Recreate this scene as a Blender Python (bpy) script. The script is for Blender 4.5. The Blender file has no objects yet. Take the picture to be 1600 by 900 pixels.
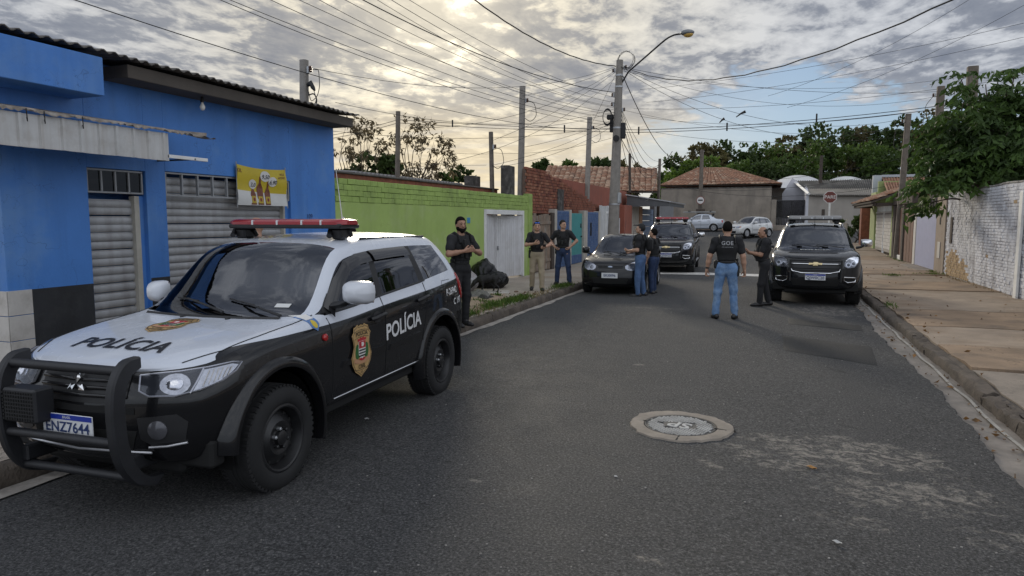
import bpy, bmesh, math, random
import numpy as np
from mathutils import Vector, Matrix
from mathutils.bvhtree import BVHTree

random.seed(7)
RNG = np.random.default_rng(11)
SC = bpy.context.scene
COL = SC.collection
R = math.radians

# ------------------------------------------------------------------ camera
FPX, CAMH = 1067.0, 1.88
TH = math.atan(107.0 / FPX)
PSI = R(20.69)
cam_d = bpy.data.cameras.new("camera")
cam_d.sensor_width = 36.0
cam_d.lens = 36.0 * FPX / 1600.0
cam_d.clip_start = 0.05
cam_d.clip_end = 3000.0
cam = bpy.data.objects.new("camera", cam_d)
COL.objects.link(cam)
cam.location = (0, 0, CAMH)
cam.rotation_euler = (math.pi / 2 - TH, 0, PSI)
SC.camera = cam
SC.render.resolution_x, SC.render.resolution_y = 1024, 576
SC.view_settings.view_transform = 'Standard'
SC.view_settings.look = 'None'
SC.view_settings.exposure = 0.42
SC.view_settings.gamma = 1.0
SC.cycles.max_bounces = 8
SC.cycles.transparent_max_bounces = 16

# ------------------------------------------------------------------ sky and sun
SUN_EL, SUN_AZ = R(17.5), R(27.0)          # azimuth is measured from +Y towards -X
SUNDIR = Vector((-math.sin(SUN_AZ) * math.cos(SUN_EL), math.cos(SUN_AZ) * math.cos(SUN_EL), math.sin(SUN_EL)))


def build_world():
 w = bpy.data.worlds.new("World")
 SC.world = w
 w.use_nodes = True
 nt = w.node_tree
 N, L = nt.nodes, nt.links
 N.clear()

 def n(t, **k):
  o = N.new(t)
  for a, b in k.items():
   setattr(o, a, b)
  return o

 def math_(op, a, b=None, c=None, clamp=False):
  o = n('ShaderNodeMath', operation=op, use_clamp=clamp)
  for i, v in enumerate((a, b, c)):
   if v is None:
    continue
   if isinstance(v, (int, float)):
    o.inputs[i].default_value = v
   else:
    L.new(v, o.inputs[i])
  return o.outputs[0]

 def ramp(fac, pts, interp='EASE'):
  o = n('ShaderNodeValToRGB')
  o.color_ramp.interpolation = interp
  e = o.color_ramp.elements
  while len(e) < len(pts):
   e.new(0.5)
  for k, (p, c) in enumerate(pts):
   e[k].position = p
   e[k].color = (c, c, c, 1) if isinstance(c, (int, float)) else (*c, 1)
  L.new(fac, o.inputs[0])
  return o.outputs[0]

 def mix(fac, a, b, mode='MIX'):
  o = n('ShaderNodeMix', data_type='RGBA', blend_type=mode)
  for i, v in ((0, fac), (6, a), (7, b)):
   if isinstance(v, (int, float)):
    o.inputs[i].default_value = v
   elif isinstance(v, tuple):
    o.inputs[i].default_value = (*v, 1)
   else:
    L.new(v, o.inputs[i])
  return o.outputs[2]

 tc = n('ShaderNodeTexCoord')
 sep = n('ShaderNodeSeparateXYZ')
 L.new(tc.outputs['Generated'], sep.inputs[0])
 x, y, z = sep.outputs
 zc = math_('MAXIMUM', z, 0.0)
 # cloud deck seen from below: project the view ray on a high plane
 den = math_('ADD', zc, 0.10)
 px = math_('DIVIDE', x, den)
 py = math_('DIVIDE', y, den)
 comb = n('ShaderNodeCombineXYZ')
 L.new(px, comb.inputs[0]); L.new(py, comb.inputs[1])

 def noise(scale, detail=6, rough=0.55, dist=0.0, off=(0, 0, 0), lac=2.0, stretch=(1, 1, 1), rot=0.0):
  m = n('ShaderNodeMapping')
  m.inputs['Location'].default_value = off
  m.inputs['Scale'].default_value = stretch
  m.inputs['Rotation'].default_value = (0, 0, rot)
  L.new(comb.outputs[0], m.inputs[0])
  o = n('ShaderNodeTexNoise')
  o.inputs['Scale'].default_value = scale
  o.inputs['Detail'].default_value = detail
  o.inputs['Roughness'].default_value = rough
  o.inputs['Lacunarity'].default_value = lac
  o.inputs['Distortion'].default_value = dist
  L.new(m.outputs[0], o.inputs['Vector'])
  return o.outputs[0]

 big = noise(0.8, 4, 0.5, 0.2, (3.1, 1.7, 0))
 cells = noise(4.3, 7, 0.60, 0.30, (0.4, 7.3, 0), stretch=(1.15, 0.85, 1), rot=0.5)
 fine = noise(12.5, 5, 0.6, 0.3, (5, 2, 0), stretch=(1.2, 0.8, 1), rot=0.5)
 dens = math_('ADD', math_('MULTIPLY', cells, 0.60), math_('ADD', math_('MULTIPLY', fine, 0.22), math_('MULTIPLY', big, 0.34)))
 # angle to the sun
 dot = n('ShaderNodeVectorMath', operation='DOT_PRODUCT')
 L.new(tc.outputs['Generated'], dot.inputs[0])
 dot.inputs[1].default_value = SUNDIR
 dp = math_('MAXIMUM', dot.outputs['Value'], 0.0)
 glow = math_('POWER', dp, 20.0)
 core = math_('POWER', dp, 150.0)
 # dark bellies and bright gaps
 thick = ramp(dens, [(0.44, 0.0), (0.52, 0.30), (0.59, 0.85), (0.68, 1.0)], 'LINEAR')
 anti = ramp(dot.outputs['Value'], [(0.0, 1.0), (0.62, 0.0)])      # front-lit clouds away from the sun, out of view, brightened to light the scene
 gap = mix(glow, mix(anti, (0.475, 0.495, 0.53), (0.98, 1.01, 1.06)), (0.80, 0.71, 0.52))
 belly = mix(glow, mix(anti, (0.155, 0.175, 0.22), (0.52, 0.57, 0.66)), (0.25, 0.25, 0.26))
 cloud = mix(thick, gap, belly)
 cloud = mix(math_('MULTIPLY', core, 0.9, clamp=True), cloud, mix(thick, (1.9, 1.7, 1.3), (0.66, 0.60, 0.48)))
 # towards the horizon the deck thins into a pale veil, warm under the sun
 low = ramp(zc, [(0.03, 1.0), (0.10, 0.72), (0.19, 0.0)])
 azd = n('ShaderNodeVectorMath', operation='DOT_PRODUCT')
 flat = n('ShaderNodeCombineXYZ'); L.new(x, flat.inputs[0]); L.new(y, flat.inputs[1])
 nrm = n('ShaderNodeVectorMath', operation='NORMALIZE'); L.new(flat.outputs[0], nrm.inputs[0])
 L.new(nrm.outputs[0], azd.inputs[0])
 azd.inputs[1].default_value = Vector((SUNDIR.x, SUNDIR.y, 0)).normalized()
 warm = math_('POWER', math_('MAXIMUM', azd.outputs['Value'], 0.0), 8.0)
 veil = mix(warm, (0.42, 0.48, 0.55), (0.80, 0.66, 0.42))
 stre = noise(1.2, 5, 0.6, 0.2, (1, 9, 0), stretch=(0.5, 1.6, 1), rot=-0.4)
 veil = mix(math_('MULTIPLY', ramp(stre, [(0.46, 0.0), (0.62, 1.0)]), 0.45), veil, mix(warm, (0.44, 0.47, 0.53), (0.62, 0.58, 0.52)))
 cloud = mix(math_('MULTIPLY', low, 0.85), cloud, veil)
 # the clear gap of blue low over the wood, right of the sun
 az = math_('ARCTAN2', math_('MULTIPLY', x, -1.0), y)               # + to the left of the street
 azn = math_('MULTIPLY_ADD', az, -1.0, 0.5)                         # 0.5 = along the street, rises to the right
 edge = ramp(azn, [(0.24, 0.045), (0.33, 0.115), (0.44, 0.18), (0.53, 0.195), (0.60, 0.165), (0.69, 0.135), (0.78, 0.10), (0.90, 0.05)], 'LINEAR')
 ragged = math_('MULTIPLY', math_('SUBTRACT', cells, 0.5), 0.17)
 hole = math_('SUBTRACT', math_('ADD', edge, ragged), zc)
 hole = ramp(math_('MULTIPLY_ADD', hole, 10.0, 0.5), [(0.35, 0.0), (0.62, 1.0)])
 inside = ramp(azn, [(0.20, 0.0), (0.42, 0.75), (0.52, 1.0), (0.80, 1.0), (0.95, 0.0)], 'LINEAR')
 hole = math_('MULTIPLY', hole, inside)
 sky = n('ShaderNodeTexSky', sky_type='NISHITA')
 sky.sun_disc = False
 sky.sun_elevation = SUN_EL
 sky.sun_rotation = -SUN_AZ
 sky.air_density = 1.0
 sky.dust_density = 0.6
 sky.ozone_density = 2.0
 hazy = mix(ramp(zc, [(0.02, 0.85), (0.13, 0.12), (0.25, 0.0)]), mix(0.45, mix(1.0, sky.outputs[0], (0.55, 0.60, 0.66), 'MULTIPLY'), (2.4, 3.3, 4.6)), (4.0, 4.7, 5.4))
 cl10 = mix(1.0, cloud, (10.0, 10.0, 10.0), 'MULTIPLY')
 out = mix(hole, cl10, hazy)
 # below the horizon: dim ground tone
 out = mix(ramp(z, [(0.0, 1.0), (0.004, 0.0)], 'LINEAR') if False else math_('LESS_THAN', z, -0.01), out, (0.9, 0.85, 0.8))
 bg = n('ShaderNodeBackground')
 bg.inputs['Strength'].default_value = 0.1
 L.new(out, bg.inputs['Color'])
 o = n('ShaderNodeOutputWorld')
 L.new(bg.outputs[0], o.inputs['Surface'])


build_world()
sun_d = bpy.data.lights.new("sun", 'SUN')
sun_d.energy = 1.5
sun_d.angle = R(12)
sun_d.color = (1.0, 0.90, 0.74)
sun = bpy.data.objects.new("sun", sun_d)
COL.objects.link(sun)
sun.rotation_euler = SUNDIR.to_track_quat('Z', 'Y').to_euler()


# ------------------------------------------------------------------ helpers
def ray(u, v):
 """direction through a pixel of the 1600x900 photograph"""
 c, s = math.cos(TH), math.sin(TH)
 f0 = Vector((-math.sin(PSI), math.cos(PSI), 0))
 rt = Vector((math.cos(PSI), math.sin(PSI), 0))
 fw = f0 * c + Vector((0, 0, -s))
 up = Vector((0, 0, c)) + f0 * s
 return rt * ((u - 800) / FPX) - up * ((v - 450) / FPX) + fw


def at(u, v, X=None, Y=None, Z=None):
 d = ray(u, v)
 o = Vector((0, 0, CAMH))
 if X is not None:
  return o + d * (X / d.x)
 if Y is not None:
  return o + d * (Y / d.y)
 return o + d * ((Z - CAMH) / d.z)


def gz(y):
 """height of the street: level, then climbing towards the crossing"""
 if y < 30:
  return 0.0
 if y < 50:
  return 0.5 * ((y - 30) / 20.0) ** 2
 if y < 64:
  return 0.5 + 0.05 * (y - 50)
 return 1.2


def prop(o, label=None, cat=None, group=None, kind=None):
 if label: o['label'] = label
 if cat: o['category'] = cat
 if group: o['group'] = group
 if kind: o['kind'] = kind
 return o


def empty(name, loc=(0, 0, 0), rz=0.0, label=None, cat=None, group=None):
 o = bpy.data.objects.new(name, None)
 COL.objects.link(o)
 o.location = loc
 o.rotation_euler = (0, 0, rz)
 o.empty_display_size = 0.2
 return prop(o, label, cat, group)


def link(name, me, parent=None):
 o = bpy.data.objects.new(name, me)
 COL.objects.link(o)
 if parent is not None:
  o.parent = parent
 return o


def children_of(o):
 return [c for c in bpy.data.objects if c.parent == o]


def copy_tree(o, parent=None):
 c = o.copy()
 COL.objects.link(c)
 if parent is not None:
  c.parent = parent
 for ch in children_of(o):
  copy_tree(ch, c)
 return c


class MB:
 """collects vertices and faces, then links ONE mesh object"""
 def __init__(s):
  s.v, s.f, s.m = [], [], []

 def add(s, vs, fs, mi=0):
  b = len(s.v)
  s.v.extend([tuple(p) for p in vs])
  s.f.extend([tuple(i + b for i in f) for f in fs])
  s.m.extend([mi] * len(fs))
  return s

 def box(s, a, b, bev=0.0, mi=0, M=None, skip=()):
  x0, y0, z0 = [min(a[i], b[i]) for i in range(3)]
  x1, y1, z1 = [max(a[i], b[i]) for i in range(3)]
  if bev <= 0:
   vs = [(x, y, z) for x in (x0, x1) for y in (y0, y1) for z in (z0, z1)]
   fs = [(0, 1, 3, 2), (4, 6, 7, 5), (0, 4, 5, 1), (2, 3, 7, 6), (0, 2, 6, 4), (1, 5, 7, 3)]
  else:
   bev = min(bev, .49 * (x1 - x0), .49 * (y1 - y0), .49 * (z1 - z0))
   lo, hi = (x0, y0, z0), (x1, y1, z1)
   idx, vs, fs = {}, [], []
   for c in range(8):
    sg = [(c >> k) & 1 for k in (2, 1, 0)]
    for ax in range(3):
     p = []
     for k in range(3):
      q = hi[k] if sg[k] else lo[k]
      if k != ax:
       q += -bev if sg[k] else bev
      p.append(q)
     idx[(tuple(sg), ax)] = len(vs)
     vs.append(tuple(p))
   for ax in range(3):
    o1, o2 = [k for k in range(3) if k != ax]
    for sd in (0, 1):
     q = []
     for (i, j) in ((0, 0), (1, 0), (1, 1), (0, 1)):
      t = [0, 0, 0]; t[ax] = sd; t[o1] = i; t[o2] = j
      q.append(idx[(tuple(t), ax)])
     flip = (sd == 0) != (ax == 1)
     fs.append(tuple(q[::-1]) if flip else tuple(q))
    for i in (0, 1):
     for j in (0, 1):
      t0 = [0, 0, 0]; t1 = [0, 0, 0]
      t0[o1] = t1[o1] = i; t0[o2] = t1[o2] = j
      t0[ax], t1[ax] = 0, 1
      fs.append((idx[(tuple(t0), o1)], idx[(tuple(t1), o1)], idx[(tuple(t1), o2)], idx[(tuple(t0), o2)]))
   for c in range(8):
    sg = tuple((c >> k) & 1 for k in (2, 1, 0))
    fs.append((idx[(sg, 0)], idx[(sg, 1)], idx[(sg, 2)]))
  if M is not None:
   vs = [tuple(M @ Vector(p)) for p in vs]
  return s.add(vs, fs, mi)

 def tube(s, pts, r, n=8, mi=0, caps=True, flat=1.0):
  pts = [Vector(p) for p in pts]
  rs = r if isinstance(r, (list, tuple)) else [r] * len(pts)
  vs, fs = [], []
  prev = None
  for i, p in enumerate(pts):
   t = (pts[min(i + 1, len(pts) - 1)] - pts[max(i - 1, 0)])
   t = t.normalized() if t.length > 1e-9 else Vector((0, 0, 1))
   if prev is None:
    a = Vector((0, 0, 1)) if abs(t.z) < .9 else Vector((1, 0, 0))
    u = t.cross(a).normalized()
   else:
    u = (prev - t * prev.dot(t))
    u = u.normalized() if u.length > 1e-6 else t.orthogonal().normalized()
   prev = u
   w = t.cross(u)
   for k in range(n):
    an = 2 * math.pi * k / n
    vs.append(p + (u * math.cos(an) + w * math.sin(an) * flat) * rs[i])
  for i in range(len(pts) - 1):
   for k in range(n):
    a, b = i * n + k, i * n + (k + 1) % n
    fs.append((a, b, b + n, a + n))
  if caps:
   fs.append(tuple(range(n - 1, -1, -1)))
   fs.append(tuple(range((len(pts) - 1) * n, len(pts) * n)))
  return s.add(vs, fs, mi)

 def lathe(s, prof, n=24, M=None, mi=0, closed=False):
  """profile of (radius, height) about Z"""
  vs, fs = [], []
  for (r, h) in prof:
   for k in range(n):
    an = 2 * math.pi * k / n
    p = Vector((r * math.cos(an), r * math.sin(an), h))
    vs.append(M @ p if M is not None else p)
  m = len(prof)
  for i in range(m if closed else m - 1):
   for k in range(n):
    a, b = i * n + k, i * n + (k + 1) % n
    c, d = ((i + 1) % m) * n + (k + 1) % n, ((i + 1) % m) * n + k
    fs.append((a, b, c, d))
  return s.add(vs, fs, mi)

 def prism(s, poly, z0, z1, M=None, mi=0):
  """polygon in xy, extruded z0..z1"""
  n = len(poly)
  area = sum(poly[i][0] * poly[(i + 1) % n][1] - poly[(i + 1) % n][0] * poly[i][1] for i in range(n))
  if area < 0:
   poly = poly[::-1]
  vs = [Vector((p[0], p[1], z0)) for p in poly] + [Vector((p[0], p[1], z1)) for p in poly]
  if M is not None:
   vs = [M @ p for p in vs]
  fs = [tuple(range(n - 1, -1, -1)), tuple(range(n, 2 * n))]
  fs += [(i, (i + 1) % n, n + (i + 1) % n, n + i) for i in range(n)]
  return s.add(vs, fs, mi)

 def sphere(s, c, r, n=12, m=8, mi=0, sc=(1, 1, 1)):
  vs, fs = [], []
  for i in range(m + 1):
   ph = math.pi * i / m
   for k in range(n):
    an = 2 * math.pi * k / n
    vs.append((c[0] + r * sc[0] * math.sin(ph) * math.cos(an), c[1] + r * sc[1] * math.sin(ph) * math.sin(an), c[2] + r * sc[2] * math.cos(ph)))
  for i in range(m):
   for k in range(n):
    a, b = i * n + k, i * n + (k + 1) % n
    fs.append((a, a + n, b + n, b))
  return s.add(vs, fs, mi)

 def grid(s, P, mi=0, flip=False):
  """P[i][j] -> quads"""
  ni, nj = len(P), len(P[0])
  vs = [p for row in P for p in row]
  fs = []
  for i in range(ni - 1):
   for j in range(nj - 1):
    q = (i * nj + j, (i + 1) * nj + j, (i + 1) * nj + j + 1, i * nj + j + 1)
    fs.append(q[::-1] if flip else q)
  return s.add(vs, fs, mi)

 def mesh(s, name, mats, smooth=None):
  me = bpy.data.meshes.new(name)
  me.from_pydata(s.v, [], s.f)
  for m in (mats if isinstance(mats, (list, tuple)) else [mats]):
   me.materials.append(m)
  if any(s.m):
   me.polygons.foreach_set('material_index', s.m)
  me.update()
  if smooth is not None:
   me.polygons.foreach_set('use_smooth', [True] * len(me.polygons))
   if smooth < 179:
    me.set_sharp_from_angle(angle=R(smooth))
  return me

 def obj(s, name, mats, parent=None, smooth=None, label=None, cat=None, group=None, kind=None):
  o = link(name, s.mesh(name, mats, smooth), parent)
  return prop(o, label, cat, group, kind)


def np_mesh(name, V, F, mats, smooth=True, mi=None):
 me = bpy.data.meshes.new(name)
 V = np.asarray(V, dtype=np.float32); F = np.asarray(F, dtype=np.int32)
 me.vertices.add(len(V)); me.vertices.foreach_set('co', V.ravel())
 k = F.shape[1]
 me.loops.add(F.size); me.loops.foreach_set('vertex_index', F.ravel())
 me.polygons.add(len(F))
 me.polygons.foreach_set('loop_start', np.arange(0, F.size, k, dtype=np.int32))
 for m in (mats if isinstance(mats, (list, tuple)) else [mats]):
  me.materials.append(m)
 if mi is not None:
  me.polygons.foreach_set('material_index', np.asarray(mi, dtype=np.int32))
 me.polygons.foreach_set('use_smooth', np.full(len(F), smooth))
 me.update(calc_edges=True)
 return me


def text_mesh(s, size=1.0, bold=0.0, shear=0.0, depth=0.0, align='CENTER', space=1.0):
 cu = bpy.data.curves.new("t", 'FONT')
 cu.body = s
 cu.size = size
 cu.offset = bold * size
 cu.shear = shear
 cu.extrude = depth
 cu.align_x = align
 cu.align_y = 'CENTER'
 cu.space_character = space
 cu.resolution_u = 3
 o = bpy.data.objects.new("t", cu)
 COL.objects.link(o)
 dg = bpy.context.evaluated_depsgraph_get()
 me = bpy.data.meshes.new_from_object(o.evaluated_get(dg))
 vs = [tuple(v.co) for v in me.vertices]
 fs = [tuple(p.vertices) for p in me.polygons]
 bpy.data.objects.remove(o)
 bpy.data.curves.remove(cu)
 bpy.data.meshes.remove(me)
 return vs, fs


# ------------------------------------------------------------------ materials
MATS = {}


def mat(name, col, rough=0.6, metal=0.0, var=0.0, vs=3.0, bump=0.0, bs=60.0, bd=0.01, spec=0.5, dirt=None, coat=0.0,
  streak=None, obj=False, speck=None, emit=None, crack=None):
 """procedural principled material.
 var/vs: low-frequency value variation; bump/bs: relief; dirt=(colour, amount, scale);
 streak=(colour, amount): vertical runs; speck=(colour, amount, scale): fine grains"""
 if name in MATS:
  return MATS[name]
 m = bpy.data.materials.new(name)
 MATS[name] = m
 m.use_nodes = True
 nt = m.node_tree
 N, L = nt.nodes, nt.links
 b = N['Principled BSDF']
 b.inputs['Base Color'].default_value = (*col, 1)
 b.inputs['Roughness'].default_value = rough
 b.inputs['Metallic'].default_value = metal
 b.inputs['Specular IOR Level'].default_value = spec
 b.inputs['Coat Weight'].default_value = coat
 b.inputs['Coat Roughness'].default_value = 0.03
 if emit:
  b.inputs['Emission Color'].default_value = (*emit[0], 1)
  b.inputs['Emission Strength'].default_value = emit[1]
 if not (var or bump or dirt or streak or speck or crack):
  return m
 if obj:
  tc = N.new('ShaderNodeTexCoord'); co = tc.outputs['Object']
 else:
  ge = N.new('ShaderNodeNewGeometry'); co = ge.outputs['Position']

 def noise(scale, detail=4, rough_=0.6, stretch=None):
  o = N.new('ShaderNodeTexNoise')
  o.inputs['Scale'].default_value = scale
  o.inputs['Detail'].default_value = detail
  o.inputs['Roughness'].default_value = rough_
  if stretch:
   mp = N.new('ShaderNodeMapping')
   mp.inputs['Scale'].default_value = stretch
   L.new(co, mp.inputs[0]); L.new(mp.outputs[0], o.inputs['Vector'])
  else:
   L.new(co, o.inputs['Vector'])
  return o.outputs[0]

 def ramp(f, a, c):
  o = N.new('ShaderNodeMapRange')
  o.inputs[1].default_value = a; o.inputs[2].default_value = c
  L.new(f, o.inputs[0])
  return o.outputs[0]

 def mixc(f, a, c, mode='MIX'):
  o = N.new('ShaderNodeMix'); o.data_type = 'RGBA'; o.blend_type = mode
  for i, v in ((0, f), (6, a), (7, c)):
   if isinstance(v, (int, float)): o.inputs[i].default_value = v
   elif isinstance(v, tuple): o.inputs[i].default_value = (*v, 1)
   else: L.new(v, o.inputs[i])
  return o.outputs[2]

 def mul(f, k):
  o = N.new('ShaderNodeMath'); o.operation = 'MULTIPLY'
  L.new(f, o.inputs[0]); o.inputs[1].default_value = k
  return o.outputs[0]

 cur = tuple(col)
 if var:
  f = ramp(noise(vs, 5, 0.62), 0.28, 0.72)
  cur = mixc(f, tuple(c * (1 - var) for c in col), tuple(min(1, c * (1 + var)) for c in col))
 if dirt:
  f = mul(ramp(noise(dirt[2], 6, 0.65), 0.5, 0.72), dirt[1])
  cur = mixc(f, cur, tuple(dirt[0]))
 if streak:
  f = mul(ramp(noise(1.0, 5, 0.6, streak[2] if len(streak) > 2 else (5, 5, 0.5)), 0.48, 0.75), streak[1])
  cur = mixc(f, cur, tuple(streak[0]))
 if speck:
  f = mul(ramp(noise(speck[2], 2, 0.5), 0.55, 0.75), speck[1])
  cur = mixc(f, cur, tuple(speck[0]))
 if crack:
  for sc_, w_ in ((crack[0], crack[1]), (crack[0] * 2.7, crack[1] * 1.3)):
   s1 = N.new('ShaderNodeMath'); s1.operation = 'SUBTRACT'; s1.inputs[1].default_value = .5
   L.new(noise(sc_, 4, .6), s1.inputs[0])
   s2 = N.new('ShaderNodeMath'); s2.operation = 'ABSOLUTE'; L.new(s1.outputs[0], s2.inputs[0])
   f1 = N.new('ShaderNodeMapRange'); f1.inputs[1].default_value = 0; f1.inputs[2].default_value = w_; f1.inputs[3].default_value = crack[2]; f1.inputs[4].default_value = 0
   L.new(s2.outputs[0], f1.inputs[0])
   f2 = N.new('ShaderNodeMath'); f2.operation = 'MULTIPLY'
   L.new(f1.outputs[0], f2.inputs[0]); L.new(ramp(noise(sc_ * .45, 2, .5), .5, .56), f2.inputs[1])
   cur = mixc(f2.outputs[0], cur, tuple(c * .3 for c in col))
 if not isinstance(cur, tuple):
  L.new(cur, b.inputs['Base Color'])
 if bump:
  bp = N.new('ShaderNodeBump')
  bp.inputs['Strength'].default_value = bump
  bp.inputs['Distance'].default_value = bd
  L.new(noise(bs, 4, 0.65), bp.inputs['Height'])
  L.new(bp.outputs[0], b.inputs['Normal'])
 return m


def glass_mat(name, tint, alpha, rough=0.02, ior=1.6):
 """a pane: mirror-like by angle, the rest lets a tinted view through"""
 if name in MATS:
  return MATS[name]
 m = bpy.data.materials.new(name); MATS[name] = m
 m.use_nodes = True
 nt = m.node_tree; N, L = nt.nodes, nt.links
 N.clear()
 out = N.new('ShaderNodeOutputMaterial')
 tr = N.new('ShaderNodeBsdfTransparent'); tr.inputs[0].default_value = (*[t * alpha for t in tint], 1)
 gl = N.new('ShaderNodeBsdfGlossy'); gl.inputs['Roughness'].default_value = rough
 gl.inputs['Color'].default_value = (.9, .93, 1, 1)
 fr = N.new('ShaderNodeFresnel'); fr.inputs['IOR'].default_value = ior
 mx = N.new('ShaderNodeMixShader')
 ad = N.new('ShaderNodeMath'); ad.operation = 'MULTIPLY_ADD'; ad.use_clamp = True
 ad.inputs[1].default_value = 1.25; ad.inputs[2].default_value = 0.01
 L.new(fr.outputs[0], ad.inputs[0])
 L.new(ad.outputs[0], mx.inputs[0]); L.new(tr.outputs[0], mx.inputs[1]); L.new(gl.outputs[0], mx.inputs[2])
 L.new(mx.outputs[0], out.inputs['Surface'])
 return m


BLACK = mat('black_plastic', (.013, .013, .014), .5, obj=True, bump=.05, bs=300)
RUBBER = mat('rubber', (.012, .012, .0125), .82, obj=True, var=.25, vs=9)
DARK = mat('deep_dark', (.008, .008, .008), .9)
CHROME = mat('chrome', (.75, .75, .76), .12, 1.0)
STEELB = mat('black_steel', (.015, .015, .016), .38, obj=True, var=.3, vs=14)
GALV = mat('galvanised', (.42, .43, .44), .45, .7, var=.2, vs=8)
CABLE = mat('cable_black', (.02, .02, .021), .7)
CONC_POLE = mat('concrete_pole', (.25, .23, .205), .9, var=.18, vs=6, bump=.3, bs=70, streak=((.12, .11, .10), .5))
WOOD_POLE = mat('weathered_pole', (.16, .135, .11), .9, var=.3, vs=5, bump=.4, bs=60, streak=((.06, .05, .045), .6))
# ------------------------------------------------------------------ ground, road, pavements
def strip(name, xs, ys, zf, m, kind='structure', smooth=None, jag=None):
 """sheet over xs (list or function of y -> list) and ys"""
 P = []
 for y in ys:
  row = xs(y) if callable(xs) else xs
  P.append([(x, y, zf(x, y)) for x in row])
 b = MB(); b.grid(P, flip=True)
 return b.obj(name, m, smooth=smooth, kind=kind)


def frange(a, b, s):
 n = max(1, int(round((b - a) / s)))
 return [a + (b - a) * i / n for i in range(n + 1)]


def asphalt_material():
 m = bpy.data.materials.new('asphalt'); MATS['asphalt'] = m
 m.use_nodes = True
 nt = m.node_tree; N, L = nt.nodes, nt.links
 b = N['Principled BSDF']
 ge = N.new('ShaderNodeNewGeometry'); co = ge.outputs['Position']

 def noise(scale, detail=4, rough=.6, stretch=(1, 1, 1), off=(0, 0, 0), dist=0):
  mp = N.new('ShaderNodeMapping'); mp.inputs['Scale'].default_value = stretch; mp.inputs['Location'].default_value = off
  L.new(co, mp.inputs[0])
  o = N.new('ShaderNodeTexNoise'); o.inputs['Scale'].default_value = scale
  o.inputs['Detail'].default_value = detail; o.inputs['Roughness'].default_value = rough; o.inputs['Distortion'].default_value = dist
  L.new(mp.outputs[0], o.inputs['Vector'])
  return o.outputs[0]

 def rng(f, a, c, d=0., e=1.):
  o = N.new('ShaderNodeMapRange'); o.inputs[1].default_value = a; o.inputs[2].default_value = c
  o.inputs[3].default_value = d; o.inputs[4].default_value = e
  L.new(f, o.inputs[0]); return o.outputs[0]

 def mth(op, a, c, clamp=False):
  o = N.new('ShaderNodeMath'); o.operation = op; o.use_clamp = clamp
  for i, v in enumerate((a, c)):
   if isinstance(v, (int, float)): o.inputs[i].default_value = v
   else: L.new(v, o.inputs[i])
  return o.outputs[0]

 def mixc(f, a, c):
  o = N.new('ShaderNodeMix'); o.data_type = 'RGBA'
  for i, v in ((0, f), (6, a), (7, c)):
   if isinstance(v, (int, float)): o.inputs[i].default_value = v
   elif isinstance(v, tuple): o.inputs[i].default_value = (*v, 1)
   else: L.new(v, o.inputs[i])
  return o.outputs[2]

 def blob(cx, cy, rx, ry, ang=0.):
  """1 at the middle of a worn spot, 0 outside its ellipse"""
  sub = N.new('ShaderNodeVectorMath'); sub.operation = 'SUBTRACT'
  L.new(co, sub.inputs[0]); sub.inputs[1].default_value = (cx, cy, 0)
  mp = N.new('ShaderNodeMapping'); mp.vector_type = 'POINT'
  mp.inputs['Rotation'].default_value = (0, 0, ang); mp.inputs['Scale'].default_value = (1 / rx, 1 / ry, 0)
  # rotate first, then scale
  rot = N.new('ShaderNodeVectorRotate'); rot.rotation_type = 'Z_AXIS'; rot.inputs['Angle'].default_value = ang
  L.new(sub.outputs[0], rot.inputs['Vector'])
  mp.inputs['Rotation'].default_value = (0, 0, 0)
  L.new(rot.outputs[0], mp.inputs[0])
  ln = N.new('ShaderNodeVectorMath'); ln.operation = 'LENGTH'; L.new(mp.outputs[0], ln.inputs[0])
  return rng(ln.outputs['Value'], 0.25, 1.0, 1., 0.)

 big = rng(noise(.55, 5, .6), .3, .7)
 cur = mixc(big, (.047, .0475, .0495), (.067, .0665, .067))
 trk = rng(noise(1.0, 4, .55, (1.6, .10, 1)), .35, .7)
 cur = mixc(mth('MULTIPLY', trk, .40), cur, (.078, .077, .076))
 fine = noise(56, 4, .8)
 cur = mixc(rng(fine, .53, .635, 0, .85), cur, (.185, .181, .177))
 cur = mixc(rng(fine, .475, .39, 0, .85), cur, (.010, .010, .010))
 mid = rng(noise(19, 4, .7), .52, .74, 0, .35)
 cur = mixc(mid, cur, (.11, .106, .10))
 # cement and sand spills worn into the surface
 stain_n = noise(3.6, 10, .82, (1, 1.5, 1), (2, 5, 0), .9)
 stain_f = noise(30, 3, .7)
 cement = 0
 spots = [(.62, 5.9, 1.15, .62, .1, 1.0), (.95, 5.15, 1.0, .55, -.2, .8), (.1, 5.5, .75, .40, .5, .75), (.45, 4.55, .55, .35, 0, .5), (1.1, 15.3, 1.0, 1.6, 0, .8), (1.35, 4.6, .6, .5, 0, .5),
    (-.35, 5.2, .55, .12, .9, .5), (-2.2, 14.4, 1.6, .25, 0, .45), (-3.9, 12.5, .7, .18, 0, .35), (-1.5, 8.6, .12, .08, 0, .8), (-.55, 3.6, .14, .07, .3, .9), (-1.9, 4.3, .10, .06, 0, .8), (1.55, 3.7, .4, .2, 0, .4)]
 for (cx, cy, rx, ry, an, k) in spots:
  e = mth('MULTIPLY', blob(cx, cy, rx, ry, an), k)
  cement = e if cement == 0 else mth('MAXIMUM', cement, e)
 cm = mth('SUBTRACT', mth('ADD', mth('MULTIPLY', cement, .54), mth('MULTIPLY', stain_n, 1.35)), .90)
 cm = mth('MULTIPLY', rng(cm, 0.0, .13), rng(noise(8, 8, .8, (1, 1.3, 1), (4, 4, 0), .8), .47, .57))
 cm = mth('MULTIPLY', cm, rng(stain_f, .36, .56, .35, 1.0))
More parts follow.
